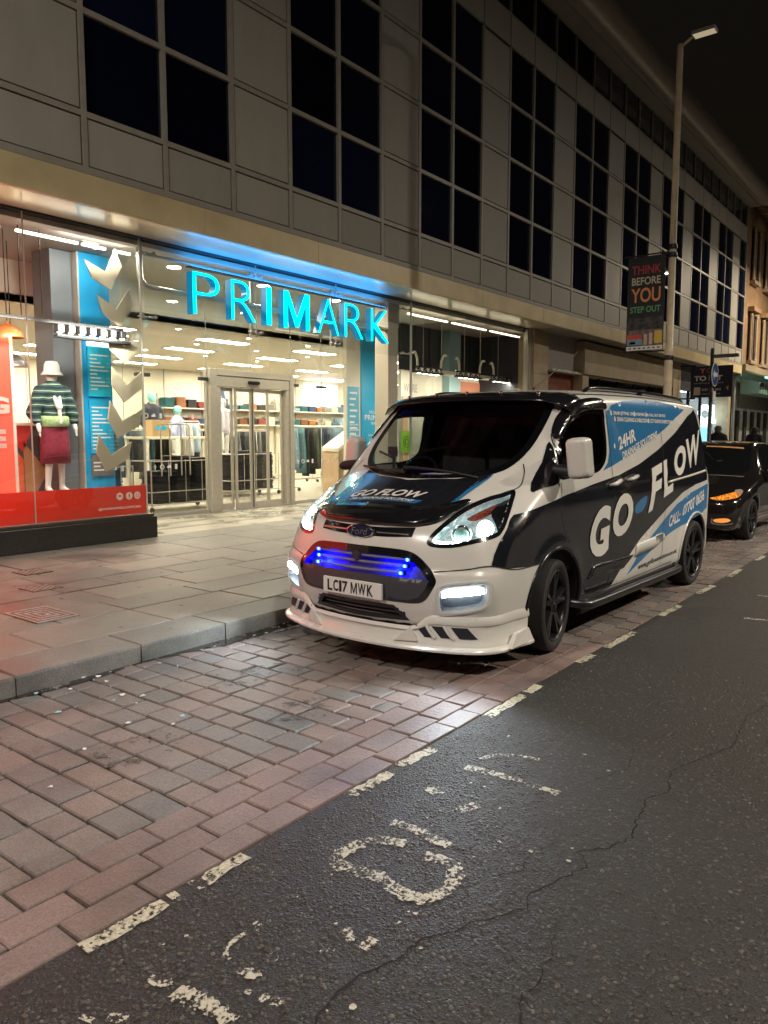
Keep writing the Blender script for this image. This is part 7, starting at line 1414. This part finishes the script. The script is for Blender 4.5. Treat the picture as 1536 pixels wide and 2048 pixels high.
for mr in (False, True):
    cm_('side_window', cs.panel(SWn, (0,1,-.25), .004, .08, smooth=False), privacy, mr, (0,1,-.25)); cm_('side_window', cs.panel(SW2, (0,1,-.25), .004, .08, smooth=False), privacy, mr, (0,1,-.25))
    H2 = [(.12,-.46,.66),(.17,-.56,.69),(.30,-.68,.73),(.42,-.77,.76),(.47,-.81,.75),(.40,-.81,.70),(.28,-.75,.66),(.16,-.57,.63)]
    cm_('headlight', cs.panel(H2, (1,.8,-.2), .004, .05), carlamp_m, mr, (1,.8,-.2))
    cm_('headlight_tip', cs.panel([(.40,-.76,.775),(.49,-.81,.79),(.50,-.83,.765),(.42,-.82,.715),(.38,-.79,.73)], (1,.8,-.2), .008, .05), mat('pale lamp tip', (.6,.5,.42), .2, .5), mr, (1,.8,-.2))
    cm_('fog_lamp', cs.panel([(.07,-.55,.36),(.13,-.70,.375),(.18,-.74,.34),(.12,-.66,.31),(.06,-.56,.32)], (1,.6,0), .006, .05), mat('amber fog lens', (.5,.18,.05), .2, emit=((1.,.35,.06), .5)), mr, (1,.6,0)); cm_('fog_trim', cs.ribbon([(.06,-.52,.37),(.06,-.53,.30),(.13,-.70,.285),(.2,-.77,.30)], (1,.6,0), .02, .008), chrome, mr, (1,.6,0))
    mf2 = lambda x, y, z: smax(smax(np.abs(x-1.55)-.07, np.abs(y+.99)-.10, .07), np.abs(z-1.02)-.07, .07)
    MV, MF = surface_nets(mf2, (1.4,-1.15,.9), (1.7,-.82,1.14), .02); mesh_obj('door_mirror', mirY(MV) if mr else MV, flipF(MF) if mr else MF, carp, car, True)
    cm_('sill_strip', cs.ribbon([(1.4,-.85,.30),(2.2,-.86,.29),(2.9,-.85,.30)], (0,1,0), .03, .006), mat('chrome sill', (.6,.6,.6), .2, .9), mr, (0,1,0)); cm_('door_handle', cs.ribbon([(2.2,-.88,.86),(2.4,-.88,.865)], (0,1,0), .03, .02), carp, mr, (0,1,0))
cm_('grille', cs.panel(sym([(.0,0,.60),(.06,-.40,.61),(.05,-.36,.53),(-.0,0,.52)]), (1,0,0), .005, .06, smooth=False), gblack, d=(1,0,0)); cm_('lower_grille', cs.panel(sym([(.0,0,.42),(.05,-.5,.42),(.06,-.45,.28),(.02,0,.27)]), (1,0,0), .005, .06, smooth=False), gblack, d=(1,0,0)); cm_('chrome_bar', cs.ribbon([(.05,-.40,.575),(-.01,0,.565),(.05,.40,.575)], (1,0,0), .018, .012), chrome, d=(1,0,0)); cm_('bonnet_edge', cs.ribbon([(1.16,-.66,.975),(1.05,-.3,.985),(1.02,0,.985),(1.05,.3,.985),(1.16,.66,.975)], (.3,0,-1), .02, .003), alu_m, d=(.3,0,-1))
for x, s in ((.88,-1),(3.42,-1),(.88,1),(3.42,1)): put_wheel(car, x, s*.775, 0, .315, s > 0, .913)

# ================================================================== PASSERS-BY far behind the car
pf = blob_fn([((0,0,1.62),(0,.02,1.55),.10,.085),((0,.01,1.5),(0,.01,1.42),.06,.065),((-.15,0,1.38),(.15,0,1.38),.085,.085),((0,0,1.36),(0,0,1.0),.16,.15,.75),((0,0,1.0),(0,0,.9),.165,.16,.8),((-.09,0,.9),(-.10,-.05,.48),.09,.065),((-.10,-.05,.48),(-.11,.06,.09),.062,.045),((-.11,.06,.06),(-.12,-.10,.04),.045,.04),((.09,0,.9),(.10,.05,.48),.09,.065),((.10,.05,.48),(.11,.1,.09),.062,.045),((.11,.1,.06),(.12,-.06,.04),.045,.04),((-.2,0,1.36),(-.27,.03,1.08),.07,.055),((-.27,.03,1.08),(-.22,-.10,.86),.052,.036),((-.22,-.1,.85),(-.21,-.12,.76),.04,.03),((.2,0,1.36),(.27,.03,1.08),.07,.055),((.27,.03,1.08),(.24,-.08,.86),.052,.036),((.24,-.08,.85),(.24,-.1,.76),.04,.03)], .04)
pV, pF = surface_nets(pf, (-.4,-.3,-.02), (.4,.3,1.78), .025)
jf = blob_fn([((-.15,0,1.39),(.15,0,1.39),.10,.10),((0,0,1.38),(0,0,.86),.185,.185,.8),((-.2,0,1.37),(-.28,.03,1.08),.085,.07),((-.28,.03,1.08),(-.23,-.08,.90),.068,.055),((.2,0,1.37),(.28,.03,1.08),.085,.07),((.28,.03,1.08),(.25,-.06,.90),.068,.055),((0,.03,1.46),(0,.03,1.5),.08,.07)], .05); jV, jF = surface_nets(jf, (-.45,-.3,.6), (.45,.3,1.65), .03)
for i, (x, y, z, lb, hc) in enumerate(((25.5,6.4,.0,'passer-by in a dark coat and grey cap beyond the black car, nearer the van','grey'),(31.5,6.6,.0,'passer-by in a dark hooded coat at the right edge beyond the black car','black'))):
    t = thing('person', lb, 'person', (x, y, PZ), R(90), 'passers-by beyond the car'); mesh_obj('body', pV, pF, mat('skin and dark trousers', (.10,.08,.07), .7), t, True); mesh_obj('coat', jV, jF, mat('dark coat', (.015,.015,.018), .85), t, True)
    MB().lathe([(0,1.745),(.07,1.735),(.115,1.66),(.118,1.58),(.10,1.5)] if i else [(0,1.74),(.07,1.73),(.108,1.67),(.11,1.61)], (0,.01,0), 'z', 20).build('hood' if i else 'cap', mat(hc+' knit', (.02,.02,.02) if i else (.12,.12,.12), .9), t, True)
